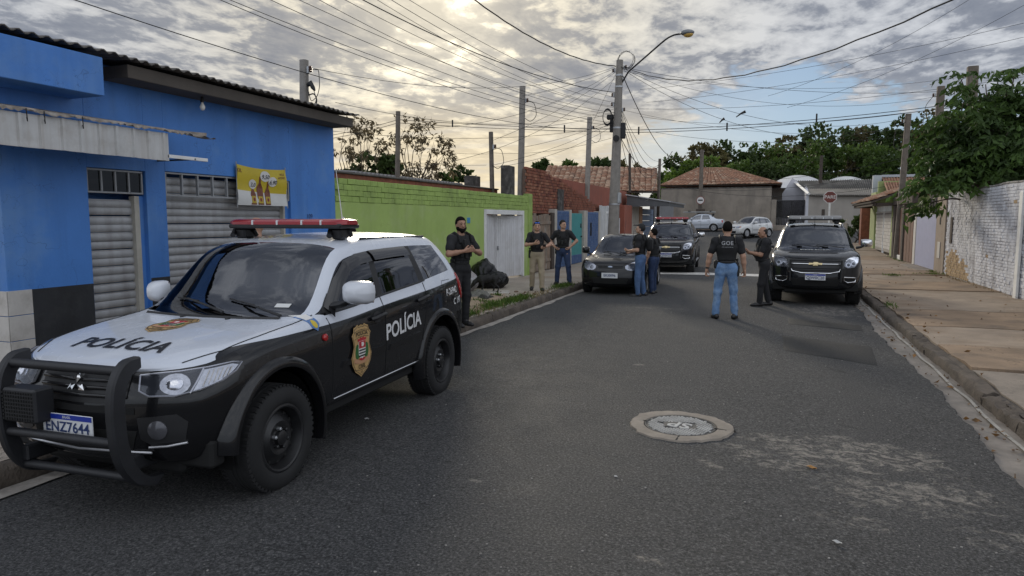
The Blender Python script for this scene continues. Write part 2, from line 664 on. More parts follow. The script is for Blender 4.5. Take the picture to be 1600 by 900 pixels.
 cur = mixc(mth('MULTIPLY', cm, .8), cur, (.33, .30, .26))
 def cracks(sc, off, wd, msc, lo_):
  c1 = mth('ABSOLUTE', mth('SUBTRACT', noise(sc, 3, .6, off=off, dist=.8), .5), 0)
  return mth('MULTIPLY', rng(c1, 0., wd, 1., 0.), rng(noise(msc, 2, .5, off=off), lo_, lo_ + .06))
 ck = mth('MAXIMUM', cracks(.9, (3, 1, 0), .0035, .35, .53), cracks(2.6, (9, 4, 0), .006, .5, .56))
 cur = mixc(mth('MULTIPLY', ck, .75), cur, (.016, .0155, .015))
 sand = mth('MULTIPLY', rng(noise(1.7, 6, .7, off=(8, 1, 0)), .62, .85), .3)
 cur = mixc(sand, cur, (.10, .085, .07))
 L.new(cur, b.inputs['Base Color'])
 L.new(rng(noise(2.2, 4, .6), .3, .7, .76, .86), b.inputs['Roughness'])
 b.inputs['Specular IOR Level'].default_value = .25
 bp = N.new('ShaderNodeBump'); bp.inputs['Strength'].default_value = 1.0; bp.inputs['Distance'].default_value = .016
 L.new(mth('ADD', noise(58, 4, .8), mth('MULTIPLY', noise(7, 4, .6), .7)), bp.inputs['Height'])
 L.new(bp.outputs[0], b.inputs['Normal'])
 return m


ASPHALT = asphalt_material()
PATCH = mat('asphalt_repair', (.013, .0128, .0125), .75, var=.2, vs=5, bump=.5, bs=140, speck=((.07, .07, .067), .6, 60))
EARTH = mat('earth', (.16, .11, .075), .95, var=.3, vs=.6, bump=.6, bs=9, bd=.05)
CONC = mat('pavement_concrete', (.285, .20, .13), .9, var=.35, vs=1.1, bump=.6, bs=40, dirt=((.11, .085, .065), 1.0, 1.0), speck=((.17, .14, .12), .5, 60), crack=(.9, .004, .8))
CONC_L = mat('pavement_pale', (.30, .235, .175), .9, var=.25, vs=1.6, bump=.5, bs=45, dirt=((.21, .14, .085), .9, .9), speck=((.18, .15, .13), .5, 60), crack=(1.1, .004, .8))
CONC_G = mat('pavement_grey', (.245, .205, .165), .9, var=.25, vs=1.8, bump=.5, bs=40, dirt=((.11, .095, .08), .75, 1.3), speck=((.15, .135, .12), .5, 50), crack=(1.3, .005, .8))
KERB = mat('kerb_concrete', (.105, .085, .068), .95, var=.45, vs=3.5, bump=.9, bs=28, bd=.02, dirt=((.06, .05, .045), .8, 3))
GUTTER = mat('gutter_cement', (.205, .18, .155), .6, var=.35, vs=3, bump=.5, bs=40, streak=((.13, .11, .09), .7, (3.5, .5, 1)), dirt=((.12, .10, .085), .6, 4))
WHITEP = mat('road_paint', (.62, .60, .56), .8, var=.2, vs=7, dirt=((.16, .15, .14), .85, 6), bump=.3, bs=90)
SAND = mat('dry_sand', (.33, .245, .17), .95, var=.25, vs=3, bump=.7, bs=30, bd=.02, dirt=((.17, .12, .085), .7, 2.5), speck=((.42, .36, .3), .5, 40))

YS = frange(-8, 30, 2) + frange(32, 66, 1)[0:] + [80, 120, 200, 400]
strip('ground', [-300, -120, -60, -30, -14, -6, 0, 6, 14, 30, 60, 120, 300], YS, lambda x, y: gz(y) - .07, EARTH)


def road_right(y):
 if y > 46.2:
  return 2.0
 return 1.72 + .04 * math.sin(y * .9) + .018 * math.sin(y * 3.7 + 1) + .013 * math.sin(y * 9.1) + .010 * math.sin(y * 23) + .03


def left_kerb(y):
 return -4.98 if y < 3 else (-4.98 + .24 * min(1, (y - 3) / 7.0))


ry = frange(-8, 1, .5) + frange(1.1, 20, .07) + frange(20.3, 46, .5)
rp = []
for y in ry:
 xl, xr = left_kerb(y) - .02, road_right(y)
 row = []
 for t in (0, .03, .2, .4, .6, .8, .96, 1):
  x = xl + (xr - xl) * t
  crown = .035 * (1 - ((x + 1.4) / 3.4) ** 2)
  row.append((x, y, gz(y) + max(-.01, crown)))
 row.append((xr + .015, y, gz(y) - .05))
 rp.append(row)
b = MB(); b.grid(rp, flip=True)
b.obj('road', ASPHALT, smooth=60, kind='structure')
strip('cross_street', [-70, -30, -9, -4.8, 2.1, 6, 30, 70], frange(46, 60, 1), lambda x, y: gz(y), ASPHALT)
strip('gutter', lambda y: [1.45, 1.8, 1.95, 2.0, 2.14], frange(-8, 46, .25), lambda x, y: gz(y) - .022 + (.008 if x > 1.97 else 0) + .004 * math.sin(y * 11 + x * 20), GUTTER, smooth=60)
strip('gutter_rib', lambda y: [1.985 + .012 * math.sin(y * 4), 2.02 + .012 * math.sin(y * 4.0)], [y for y in frange(-2, 30, .11)], lambda x, y: gz(y) - .004 + .004 * math.sin(y * 7), mat('gutter_edge', (.33, .31, .275), .7, var=.3, vs=6))


def patch(poly, z=.006):
 # follows the crown
 c = [sum(p[k] for p in poly) / len(poly) for k in (0, 1)]
 b = MB()
 rings = []
 for t in (0, .35, .7, .97, 1):
  row = []
  n = len(poly)
  for i in range(n):
   for s in range(6):
    q = [poly[i][k] + (poly[(i + 1) % n][k] - poly[i][k]) * s / 6 for k in (0, 1)]
    x, y = c[0] + (q[0] - c[0]) * t, c[1] + (q[1] - c[1]) * t
    j = .012 * math.sin(x * 37 + y * 23) if t == 1 else 0
    crown = .035 * (1 - ((x + 1.4) / 3.4) ** 2)
    row.append((x + j, y + j, crown + (z if t < 1 else -.002)))
  row.append(row[0]); rings.append(row)
 b.grid(rings)
 return b.obj('asphalt_patch', PATCH, smooth=40, kind='structure')


patch([tuple(at(*p, Z=.02))[:2] for p in ((1221, 525), (1362, 541), (1372, 571), (1226, 549))])
patch([tuple(at(*p, Z=.02))[:2] for p in ((1231, 498), (1345, 508), (1350, 517), (1232, 507))])
# painted stop line and pale margin along the left kerb
b = MB()
b.grid([[(x, y, gz(y) + .028 + .004 - .035 * ((x + 1.4) / 3.4) ** 2 + .006) for x in frange(-3.6, 1.2, .6)] for y in (23.6, 24.6)], flip=True)
b.obj('stop_line', WHITEP, kind='structure')
b = MB()
b.grid([[(left_kerb(y) + .02 + k * (.15 + .03 * math.sin(y * 2.3) + .02 * math.sin(y * 7)), y, gz(y) + .009 + k * .004) for k in (0, .5, 1)] for y in frange(1.5, 33, .2)], flip=True)
b.obj('kerb_margin', mat('margin_cement', (.33, .30, .265), .9, var=.35, vs=4, bump=.5, bs=60, dirt=((.10, .09, .08), .9, 3)), kind='structure')

# left pavement: sheet plus kerb stones
lp = []
for y in frange(-6, 46, .5):
 xk = left_kerb(y)
 lp.append([(x, y, gz(y) + .15 + .012 * math.sin(x * 3 + y * 1.3) * (1 if abs(x - xk) > .3 else .2)) for x in (-12 if y < 4.5 else -7.6, -7.1, -6.6, -6.1, -5.6, xk - .14)])
b = MB(); b.grid(lp, flip=True)
b.obj('left_pavement', mat('left_concrete', (.36, .31, .255), .9, var=.25, vs=1.6, bump=.5, bs=45, dirt=((.22, .15, .095), .85, .8), speck=((.18, .15, .13), .5, 60), crack=(1.1, .004, .8)), smooth=60, kind='structure')
kl = prop(empty('left_kerb'), kind='structure')


def kerb_stone(y0, y1, xf, side, h, root, rough=.02, seed=0):
 rs = random.Random(seed)
 P = []
 n = 13
 for i in range(n + 1):
  y = y0 + .008 + (y1 - y0 - .016) * i / n
  x = xf(y)
  j = [rs.uniform(-rough, rough) for _ in range(8)]
  g = gz(y)
  P.append([(x - side * 0.0 + j[0] * .4, y, g - .05), (x + j[1] * .5, y, g + h * .45), (x + side * (.015 + j[2] * .6), y, g + h * .85 + j[3] * .5), (x + side * .05, y, g + h + j[4] * .8), (x + side * .11, y, g + h + .004 + j[5] * .8), (x + side * .165, y, g + h + .002 + j[6] * .5), (x + side * .17, y, g - .05)])
 b = MB()
 b.grid(P, flip=(side < 0))
 m = len(P[0])
 b.f.append(tuple(range(m))); b.m.append(0)
 b.f.append(tuple(range(len(b.v) - 1, len(b.v) - m - 1, -1))); b.m.append(0)
 return b.obj('kerb_stone', KERB, root, smooth=50)


y = -3.0
while y < 40:
 l = 1.0 + .25 * math.sin(y * 5)
 kerb_stone(y, y + l, left_kerb, -1, .15, kl, .022, int(y * 10)); y += l
kr = prop(empty('right_kerb'), kind='structure')
y = -3.0
rk = lambda y: 2.09 + .012 * math.sin(y * 2.1)
while y < 42:
 l = 1.9 + .9 * math.sin(y * 3.3)
 lump = 8.6 < y < 10.2
 kerb_stone(y, y + l, rk, 1, .16 if lump else .098 + .012 * math.sin(y * 1.7), kr, .05 if lump else .032, int(y * 13)); y += l
# right pavement: concrete slabs poured bay by bay
rpv = strip('right_pavement', [2.2, 3, 4, 5.3], frange(-6, 46, 1), lambda x, y: gz(y) + .095, mat('joint_dark', (.07, .058, .05), .95, var=.3, vs=6, bump=.5, bs=60))
slab_edges = [-4, -1, 2.2, 4.9, 7.4, 9.35, 11.0, 12.9, 15.2, 17.6, 19.4, 22, 24.6, 27.3, 30, 33, 36, 40, 46]
for k in range(len(slab_edges) - 1):
 y0, y1 = slab_edges[k] + .012, slab_edges[k + 1] - .012
 if slab_edges[k + 1] == 9.35: y1 -= .05
 n = max(2, int((y1 - y0) / .35))
 tl = .012 * math.sin(k * 2.7)
 P = []
 for i in range(n + 1):
  y = y0 + (y1 - y0) * i / n
  P.append([(x + (.02 * math.sin(y * 6) + .015 * math.sin(y * 17) if x < 2.4 else 0), y, gz(y) + z + tl + .006 * math.sin(x * 4 + y * 2.6)) for (x, z) in ((2.275, .08), (2.275, .128), (2.7, .132), (3.3, .134), (3.9, .137), (4.6, .14), (5.25, .143))])
 b = MB(); b.grid(P, flip=True)
 top = len(P[0])
 for i in (0, n):      # little skirts so the joint reads as a recess
  r0 = P[i]
  b.grid([[(p[0], p[1], p[2] - .06) for p in r0], r0], flip=(i != 0))
 b.obj('paving_slab', (CONC, CONC_L, CONC_G)[(0, 2, 1, 2, 2, 0, 1, 0, 1, 1, 0, 1, 0, 1, 1, 0, 1, 1)[k]], rpv, smooth=50)

# dry sand spilt on the left pavement by the kerb
P = []
for i in range(15):
 a = i / 14
 y = 10.0 + 4.9 * a
 w = .75 * math.sin(math.pi * min(1, a * 1.05)) + .05
 P.append([(-5.75 + w * t * .95, y, .153 + .055 * (1 - t * t) * math.sin(math.pi * a) * (1 + .5 * math.sin(y * 5 + t * 6)) + .012 * math.sin(y * 17 + t * 13) * (1 - abs(t))) for t in frange(-1, 1, .2)])
b = MB(); b.grid(P, flip=True)
b.obj('sand_patch', SAND, smooth=80, kind='stuff')
# ------------------------------------------------------------------ blue shop
BLUE = mat('blue_paint', (.060, .205, .56), .55, var=.10, vs=1.2, bump=.25, bs=35, streak=((.035, .12, .33), .5, (3, 3, .3)), crack=(.8, .002, .6), dirt=((.13, .27, .53), .75, 1.4))
BLACKP = mat('black_dado_paint', (.022, .024, .028), .55, var=.3, vs=3, bump=.25, bs=30, dirt=((.06, .06, .06), .5, 4))
SHUT = mat('shutter_steel', (.37, .375, .385), .5, .25, var=.14, vs=3.5, streak=((.20, .19, .18), .6, (6, 6, .6)), dirt=((.25, .24, .22), .5, 3))
FRAME = mat('grey_frame', (.30, .31, .32), .5, .3, var=.15, vs=9)
CREAM_M = mat('shutter_post', (.40, .38, .33), .6, var=.15, vs=6)
PANE = glass_mat('window_pane', (.25, .28, .30), .25, ior=1.22)
TILE = mat('marble_tile', (.52, .50, .47), .25, var=.10, vs=4, dirt=((.30, .27, .24), .55, 5))
FIBRE = mat('fibre_cement', (.115, .105, .095), .95, var=.3, vs=3, bump=.4, bs=40, dirt=((.05, .045, .04), .8, 2.5))
SOFFIT = mat('soffit_board', (.085, .073, .062), .9, var=.2, vs=2, bump=.3, bs=25)
AWN = mat('white_sheet_metal', (.50, .50, .49), .5, .1, var=.10, vs=4, streak=((.30, .25, .20), .5, (9, 9, .5)), dirt=((.33, .30, .27), .5, 5))
RUST = mat('rusty_sheet', (.30, .26, .22), .85, .2, var=.5, vs=9, bump=.6, bs=50, dirt=((.42, .40, .37), .85, 7))
WHITE = mat('white_paint', (.72, .72, .70), .6, var=.08, vs=5, dirt=((.42, .40, .36), .5, 3))
FX = -7.1

shop = empty('shop', (FX, 7.3, 0), label='single storey shop painted bright blue with rolling shutters and black dado', cat='shop')


def on(o, root):
 """parent keeping world coordinates (roots here are never rotated)"""
 o.parent = root
 o.matrix_parent_inverse = Matrix.Translation(-root.location)
 return o


def wbox(name, m, root, boxes, bev=0.0, smooth=None, **k):
 b = MB()
 for (a, c) in boxes:
  b.box(a, c, bev)
 return on(b.obj(name, m, smooth=smooth, **k), root)


wbox('wall', BLUE, shop, [((-7.3, 4.56, .1), (FX, 5.49, 3.62)), ((-7.3, 6.25, .1), (FX, 6.54, 3.62)), ((-7.3, 8.92, .1), (FX, 10.10, 3.62)),
       ((-7.3, 5.49, 2.46), (FX, 6.25, 3.62)), ((-7.3, 6.54, 2.48), (FX, 8.92, 3.62)), ((-13, 4.56, .1), (-7.3, 4.72, 3.62)), ((-13, 9.94, .1), (-7.3, 10.10, 3.62)),
       ((-13, 4.72, .1), (-12.8, 9.94, 3.9)), ((-7.62, 4.72, .1), (-7.5, 9.94, 3.5))], .004)
for (y0, y1) in ((4.80, 5.484), (6.256, 6.534), (8.926, 10.096)):
 wbox('painted_dado', BLACKP, shop, [((-7.2, y0, .12), (FX + .006, y1, 1.165))], .003)
# tiles on the near corner: front and end face
tp = None
for k in range(4):
 z0 = .145 + k * .257
 for face in (0, 1):
  b = MB()
  if face == 0:
   b.box((FX - .02, 4.552, z0), (FX + .012, 4.795, z0 + .25), .003)
  else:
   b.box((FX - .26, 4.54, z0), (FX + .008, 4.549, z0 + .25), .003)
  on(b.obj('wall_tile', TILE, smooth=30), shop)
for k in range(4):
 for q in range(1, 6):
  b = MB(); b.box((FX - .26 - q * .25, 4.54, .145 + k * .257), (FX - .266 - q * .25 + .25, 4.549, .395 + k * .257), .003)
  on(b.obj('wall_tile', TILE, smooth=30), shop)


def slat_mesh(y0, y1, h):
 b = MB()
 prof = [(0, 0), (.012, .008), (.020, h * .35), (.020, h * .62), (.010, h * .86), (-.006, h * .90), (-.006, h)]
 b.grid([[(x, y, z) for (x, z) in prof] for y in (y0, y1)], flip=True)
 return b.mesh('shutter_slat', SHUT, 40)


def shutter(y0, y1, z0, z1, x, h=.098):
 me = slat_mesh(y0, y1, h)
 n = int((z1 - z0) / h)
 for i in range(n):
  o = link('shutter_slat', me)
  o.location = (x + random.uniform(-.004, .004), 0, z0 + i * h + random.uniform(-.003, .003)); o.rotation_euler = (random.uniform(-.0015, .0015), random.uniform(-.07, .07), 0)
  on(o, shop)


shutter(5.50, 6.10, .16, 2.17, FX - .10)
shutter(6.56, 8.80, .16, 2.49, FX - .13)
wbox('shutter_post', CREAM_M, shop, [((FX - .12, 6.10, .15), (FX - .03, 6.17, 2.16))], .004)
wbox('shutter_post', CREAM_M, shop, [((FX - .13, 8.80, .15), (FX - .05, 8.84, 2.16))], .004)
wbox('door_reveal', BLUE, shop, [((-7.28, 6.17, .15), (FX - .06, 6.25, 2.16))])
wbox('door_reveal', BLUE, shop, [((-7.28, 8.84, .15), (FX - .05, 8.92, 2.2))])


def transom(y0, y1, z0, z1, n, x, panes=True, name='transom_window'):
 b = MB()
 w = .022
 b.box((x - .02, y0, z0), (x + .02, y1, z0 + w), .003); b.box((x - .02, y0, z1 - w), (x + .02, y1, z1), .003)
 for i in range(n + 1):
  y = y0 + (y1 - y0 - w) * i / n
  b.box((x - .019, y, z0 + w), (x + .019, y + w, z1 - w), .002)
 fr = on(b.obj(name, FRAME, smooth=30), shop)
 if panes:
  for i in range(n):
   y = y0 + (y1 - y0 - w) * i / n
   b = MB(); b.box((x - .006, y + w + .001, z0 + w + .001), (x - .001, y + (y1 - y0 - w) / n - .001, z1 - w - .001))
   b.obj('pane', PANE, fr)
   fr.children[-1].matrix_parent_inverse = Matrix.Translation(-Vector(shop.location)) if False else Matrix.Identity(4)
 return fr


transom(5.50, 6.235, 2.18, 2.455, 4, FX - .05)
transom(6.55, 8.91, 2.17, 2.475, 9, FX - .035, panes=False, name='window_grille')
# roof: corrugated sheets
b = MB()
P, P2 = [], []
for i in range(241):
 y = 3.4 + (10.14 - 3.4) * i / 240
 dz = .016 * math.sin(2 * math.pi * y / .14)
 P.append([(-6.60 + .02 * math.sin(y * 5), y, 3.64 + dz), (-9.5, y, 3.93 + dz), (-13.1, y, 4.3 + dz)])
 P2.append([(p[0], p[1], p[2] - .012) for p in P[-1]])
b.grid(P); b.grid(P2, flip=True)
b.grid([[p[0] for p in P], [p[0] for p in P2]]); b.grid([P[-1], P2[-1]], flip=True)
on(b.obj('roof', FIBRE, smooth=50), shop)
wbox('eave_beam', SOFFIT, shop, [((FX + .003, 5.74, 3.44), (FX + .40, 10.10, 3.585))], .006)
# upper box over the door, standing out from the front
wbox('box_sign', BLUE, shop, [((FX + .001, 2.6, 3.17), (FX + .50, 5.36, 3.565))], .006)
# awning: ribbed panel on brackets with a torn rusty cover
rb = MB()
pts = []
y = 2.3
ribs = [at(u, 200, X=-6.5).y for u in (-60, -15, 30, 64, 98, 126, 155, 181, 208, 231, 254)]
prof = []
for r_ in ribs:
 prof += [(r_ - .024, 0), (r_ - .014, .020), (r_ + .014, .020), (r_ + .024, 0)]
prof.append((at(262, 200, X=-6.5).y, 0)); prof.append((at(262, 200, X=-6.5).y + .004, -.05))
P = [[(-6.5 + d, y, z + .002 * math.sin(y * 9 + z)) for z in (2.55, 2.7, 2.86)] for (y, d) in prof]
rb.grid(P, flip=True)
rb.grid([[(p[0] - .006, p[1], p[2]) for p in row] for row in P])
on(rb.obj('awning_panel', AWN, smooth=30), shop)
tb = MB()
rs = random.Random(4)
P = []
ye = at(333, 210, X=-6.5).y
ys_ = frange(2.3, ye, .035)
for y in ys_:
 e = (y - 2.3) / (ye - 2.3)
 wob = rs.uniform(-.012, .010)
 tip = max(0, (y - 6.1) / (ye - 6.1))
 z = 2.895 + .005 * math.sin(y * 13) - .03 * tip
 P.append([(-6.95 + .35 * tip ** 2, y, 2.99 - .04 * tip), (-6.62, y, z + .03), (-6.47 + rs.uniform(-.01, .012), y, z + .01 + wob * .3), (-6.455 + rs.uniform(-.012, .012), y, z - .012 + wob * (1 + tip) + .02 * tip)])
tb.grid(P, flip=True)
tb.grid([[(p[0], p[1], p[2] - .008 - (.012 * (j == 1))) for j, p in enumerate(r_)] for r_ in P])
on(tb.obj('awning_cover', RUST, smooth=40), shop)
for y in (at(40, 175, X=-6.46).y, at(68, 180, X=-6.46).y, at(128, 190, X=-6.46).y):
 b = MB(); b.tube([(-6.45, y, 2.90), (-6.445, y, 2.80), (-6.46, y + .012, 2.785), (-6.47, y + .014, 2.82)], .005, 5)
 on(b.obj('awning_hook', STEELB, smooth=60), shop)
yb = at(262, 240, X=-6.5).y
wbox('awning_bracket', WHITE, shop, [((-6.53, yb, 2.585), (-6.50, at(325, 245, X=-6.5).y, 2.625))], .004)
for y, z in ((yb + .4, 2.6), (3.6, 2.8)):
 b = MB(); b.tube([(-6.5, y, z), (-7.1, y, z)], .012, 6); on(b.obj('awning_arm', STEELB), shop)
# house number
vs, fs = text_mesh('109', .105, .006)
b = MB(); b.add([(FX + .004, 9.38 + x, 1.93 + y_) for (x, y_, z) in vs], fs)
on(b.obj('house_number', mat('number_paint', (.015, .03, .10), .6)), shop)
# bulb under the eave
bl = empty('light_bulb', (-6.86, at(316, 160, X=-6.86).y, 3.40), label='bare white light bulb hanging in a black socket under the shop eave', cat='light bulb')
b = MB(); b.lathe([(.0, .045), (.012, .045), (.02, .03), (.022, -.03), (.0, -.03)], 10); b.obj('socket', BLACK, bl, smooth=40)
b = MB(); b.lathe([(.012, -.03), (.016, -.045), (.033, -.08), (.034, -.10), (.022, -.125), (0, -.132)], 12); b.obj('bulb', mat('bulb_glass', (.7, .68, .62), .2), bl, smooth=60)

# banner hung in front of the grille
bn = empty('banner', (-7.05, 8.25, 2.4), label='yellow and white vinyl beer price banner with three bottles hung on the shop window grille', cat='banner')
BY0, BY1, BZ0, BZ1 = 7.72, 8.77, 2.085, 2.645


def bpt(s, t, off=0.0):
 """point on the slack vinyl: s across, t up"""
 sag = -.030 * math.sin(math.pi * s) * t + .012 * (1 - s) * t
 return (-7.055 + .010 * math.sin(s * 7 + t * 3) + .010 * math.sin(t * 9 + s * 2) + off, BY0 + (BY1 - BY0) * s, BZ0 + (BZ1 - BZ0) * t + sag)


YELL = mat('banner_yellow', (.52, .40, .025), .45, var=.08, vs=6)
BWHT = mat('banner_white', (.60, .60, .58), .45, var=.05, vs=6)
b = MB()
b.grid([[bpt(s, .38 - .05 * s + (.62 + .05 * s) * t) for t in frange(0, 1, .1)] for s in frange(0, 1, .05)], flip=True)
cl = b.obj('vinyl_top', YELL, smooth=80); on(cl, bn)
b = MB()
b.grid([[bpt(s, (.38 - .05 * s) * t) for t in frange(0, 1, .1)] for s in frange(0, 1, .05)], flip=True)
on(b.obj('vinyl_bottom', BWHT, smooth=80), bn)


def bflat(name, poly, m, off):
 c = [sum(p[k] for p in poly) / len(poly) for k in (0, 1)]
 b = MB(); n = len(poly)
 rings = [[bpt(c[0] + (p[0] - c[0]) * t, c[1] + (p[1] - c[1]) * t, off) for p in poly + poly[:1]] for t in (0, .5, 1)]
 b.grid(rings)
 return on(b.obj(name, m, smooth=80), bn)


BOT = mat('bottle_brown', (.16, .05, .025), .4, var=.5, vs=40)
BLAB = mat('bottle_label', (.45, .32, .03), .5, var=.3, vs=60)
for (cx, top, w) in ((.30, .60, .055), (.445, .78, .062), (.60, .66, .055)):
 half = [(0, top), (.016, top), (.017, top - .16), (w, top - .30), (w, .02)]
 poly = [(cx + a, z) for a, z in half] + [(cx - a, z) for a, z in half[::-1]]
 # bottle built as a strip so its waist stays concave
 b = MB(); b.grid([[bpt(cx - a, z, .004), bpt(cx, z, .004), bpt(cx + a, z, .004)] for a, z in half], flip=False)
 on(b.obj('printed_bottle', BOT), bn)
 bflat('printed_label', [(cx - w * .8, .06), (cx + w * .8, .06), (cx + w * .8, .25), (cx - w * .8, .25)], BLAB, .007)
 bflat('printed_emblem', [(cx + .022 * math.cos(t) * 1.0, .16 + .05 * math.sin(t)) for t in frange(0, 6.0, .6)], mat('print_red', (.20, .02, .03), .5), .010)
for (cx, cy, rx, ry, tx) in ((.30, .56, .075, .125, '3,0'), (.54, .80, .095, .145, '9,50'), (.69, .66, .085, .135, '6,90')):
 bflat('price_bubble', [(cx + rx * math.cos(t), cy + ry * math.sin(t)) for t in frange(0, 6.1, .31)], mat('bubble_white', (.60, .59, .57), .5), .006)
 vs, fs = text_mesh(tx, .155 if len(tx) > 3 else .15, .012, .25)
 b = MB(); b.add([bpt(cx + x * .55, cy - .02 + y_, .011) for (x, y_, z) in vs], fs)
 on(b.obj('price_lettering', mat('print_dark', (.03, .03, .04), .5)), bn)
for (cx, cy, s, tx) in ((.90, .86, .085, 'YOLZ'), (.885, .77, .085, 'AVONIC'), (.04, .86, .13, 'OL')):
 vs, fs = text_mesh(tx, s, .01)
 b = MB(); b.add([bpt(cx + x * .5, cy + y_, .006) for (x, y_, z) in vs], fs)
 on(b.obj('print_lettering', mat('print_maroon', (.17, .03, .02), .5)), bn)
b = MB()
for s in (0, 1):
 q0, q1 = bpt(s, -.06), bpt(s, 1.06)
 b.tube([q0, q1], .007, 6)
on(b.obj('banner_stick', FRAME), bn)

# ------------------------------------------------------------------ green wall with white gate
GREEN = mat('lime_paint', (.34, .46, .13), .8, var=.10, vs=1.5, bump=.3, bs=40, streak=((.22, .29, .10), .35, (3, 3, .4)), dirt=((.42, .48, .25), .6, 2), crack=(.7, .002, .5))
GREEN2 = mat('lime_paint_rough', (.31, .425, .115), .9, var=.2, vs=3, bump=.6, bs=30, dirt=((.17, .22, .08), .65, 2.2))
gw = empty('green_wall', (FX, 15.3, 0), label='lime green street wall with bare blockwork along its top and a white gate', cat='wall')
wbox('plaster', GREEN, gw, [((-7.24, 10.104, .1), (FX, 16.70, 2.19)), ((-7.24, 19.84, .1), (FX, 20.2, 2.19)), ((-7.24, 16.70, 2.155), (FX, 19.84, 2.19))], .004)
wbox('backing', mat('green_mortar', (.21, .29, .085), .95, var=.25, vs=6), gw, [((-7.24, 10.104, 2.191), (FX - .022, 20.2, 2.60))])
bm_ = [MB().box((-.11, -.122, -.049), (.012, .122, .049), .006).mesh('block', GREEN2, 30) for _ in range(1)]
for row in range(4):
 y = 10.11 + (.125 if row % 2 else 0)
 while y < 20.1:
  o = link('block', bm_[0]); o.location = (FX - .004 + random.uniform(-.007, .006), y + .122, 2.243 + row * .104 + random.uniform(-.003, .003))
  o.rotation_euler = (random.uniform(-.015, .015), 0, random.uniform(-.02, .02))
  on(o, gw); y += .252
wbox('pillar', GREEN2, gw, [((-7.26, 20.202, .1), (FX + .03, 20.56, 2.68))], .012)
wbox('gate_frame', WHITE, gw, [((-7.16, 16.71, .15), (FX + .015, 16.86, 2.15)), ((-7.16, 19.70, .15), (FX + .015, 19.835, 2.15)), ((-7.16, 16.86, 2.02), (FX + .013, 19.70, 2.15))], .006)


def ribbed_leaf(name, p0, p1, z0, z1, m, root, n=16, d=.012, th=.03):
 """gate leaf of folded sheet between two ground points"""
 p0, p1 = Vector((*p0, 0)), Vector((*p1, 0))
 t = (p1 - p0); L_ = t.length; t /= L_
 nn = Vector((t.y, -t.x, 0))
 b = MB(); P = []
 for i in range(n):
  for (s, dd) in ((0.02, 0), (.36, 0), (.42, d), (.94, d)):
   q = p0 + t * (L_ * (i + s) / n)
   P.append([tuple(q + nn * dd + Vector((0, 0, z))) for z in (z0 + .03, z1 - .03)])
 b.grid(P); b.grid([[tuple(Vector(p) - nn * .02) for p in r_] for r_ in P], flip=True)
 for (s0, s1, a0, a1) in ((0, 1, z0, z0 + .04), (0, 1, z1 - .04, z1)):
  M = Matrix.Translation(p0) @ Matrix(((t.x, nn.x, 0, 0), (t.y, nn.y, 0, 0), (0, 0, 1, 0), (0, 0, 0, 1)))
  b.box((0, -th * .5, a0), (L_, th * .7, a1), .004, M=M)
 for s in (0, L_ - .04):
  b.box((s, -th * .5, z0 + .04), (s + .04, th * .72, z1 - .04), .004, M=M)
 return on(b.obj(name, m, smooth=30), root)


GATEW = mat('gate_white', (.62, .62, .63), .55, var=.08, vs=5, streak=((.40, .38, .36), .5, (8, 8, .6)), dirt=((.45, .43, .40), .5, 3))
mid = (-7.42, 18.2)
g1 = ribbed_leaf('gate_leaf', mid, (-7.13, 16.88), .19, 2.0, GATEW, gw, 12)
g2 = ribbed_leaf('gate_leaf', (-7.13, 19.68), (mid[0] + .01, mid[1] + .03), .19, 2.0, GATEW, gw, 13)
b = MB(); b.box((-7.40, 18.3, 1.0), (-7.33, 18.36, 1.12), .01)
h = b.obj('latch', FRAME, gw); h.matrix_parent_inverse = Matrix.Translation(-gw.location)
wbox('number_plate', mat('plate_blue', (.05, .25, .45), .4), gw, [((FX - .01, 15.62, 1.79), (FX + .012, 15.80, 1.93))], .004)
# low yard buildings behind the green wall
BRICKR = mat('bare_brick', (.24, .085, .05), .95, var=.35, vs=5, bump=.5, bs=45, dirt=((.11, .06, .045), .7, 4))
BRICKD = mat('brick_mortar', (.13, .085, .065), .95, var=.3, vs=6, bump=.5, bs=40)
yb_ = empty('yard_wall', (-8.0, 15, 0), label='long low red brick wall just behind the green wall', cat='wall')
wbox('wall', BRICKR, yb_, [((-8.15, 10.4, .1), (-8.0, 19.9, 2.79))])
wbox('coping', FIBRE, yb_, [((-8.2, 10.4, 2.791), (-7.95, 19.9, 2.83))], .01)
sh = empty('yard_shed', (-10, 17, 0), label='low grey fibre cement shed roof behind the green wall', cat='shed')
b = MB()
P = [[(-9.0 - .0, y, 2.98 + .02 * math.sin(y * 34)), (-11, y, 3.12 + .02 * math.sin(y * 34))] for y in frange(13.6, 19.5, .02)]
b.grid(P); b.grid([[(p[0], p[1], p[2] - .10) for p in r_] for r_ in P], flip=True)
b.grid([[r_[0] for r_ in P], [(r_[0][0], r_[0][1], r_[0][2] - .1) for r_ in P]])
on(b.obj('roof', mat('grey_sheet', (.20, .195, .19), .9, var=.2, vs=4), smooth=60), sh)
wbox('wall', BRICKD, sh, [((-11, 13.8, .1), (-9.2, 19.3, 2.9))])
b = MB()
dk = empty('water_tower', (-8.6, 19.3, 0), label='dark stained block pier with a pale top poking above the green wall', cat='pier')  # dark block column standing behind the green wall
p_ = at(738, 280, X=-8.6)
wbox('pier', mat('dark_render', (.06, .055, .05), .95, var=.5, vs=6, dirt=((.25, .23, .21), .6, 5)), dk, [((-8.75, p_.y - .28, .1), (-8.45, p_.y + .28, 3.2))], .01)
# ------------------------------------------------------------------ unfinished brick house wall
bw = empty('brick_wall', (-7.3, 25, 0), label='unfinished bare red brick wall with a ragged stepped top above the old gates', cat='wall')


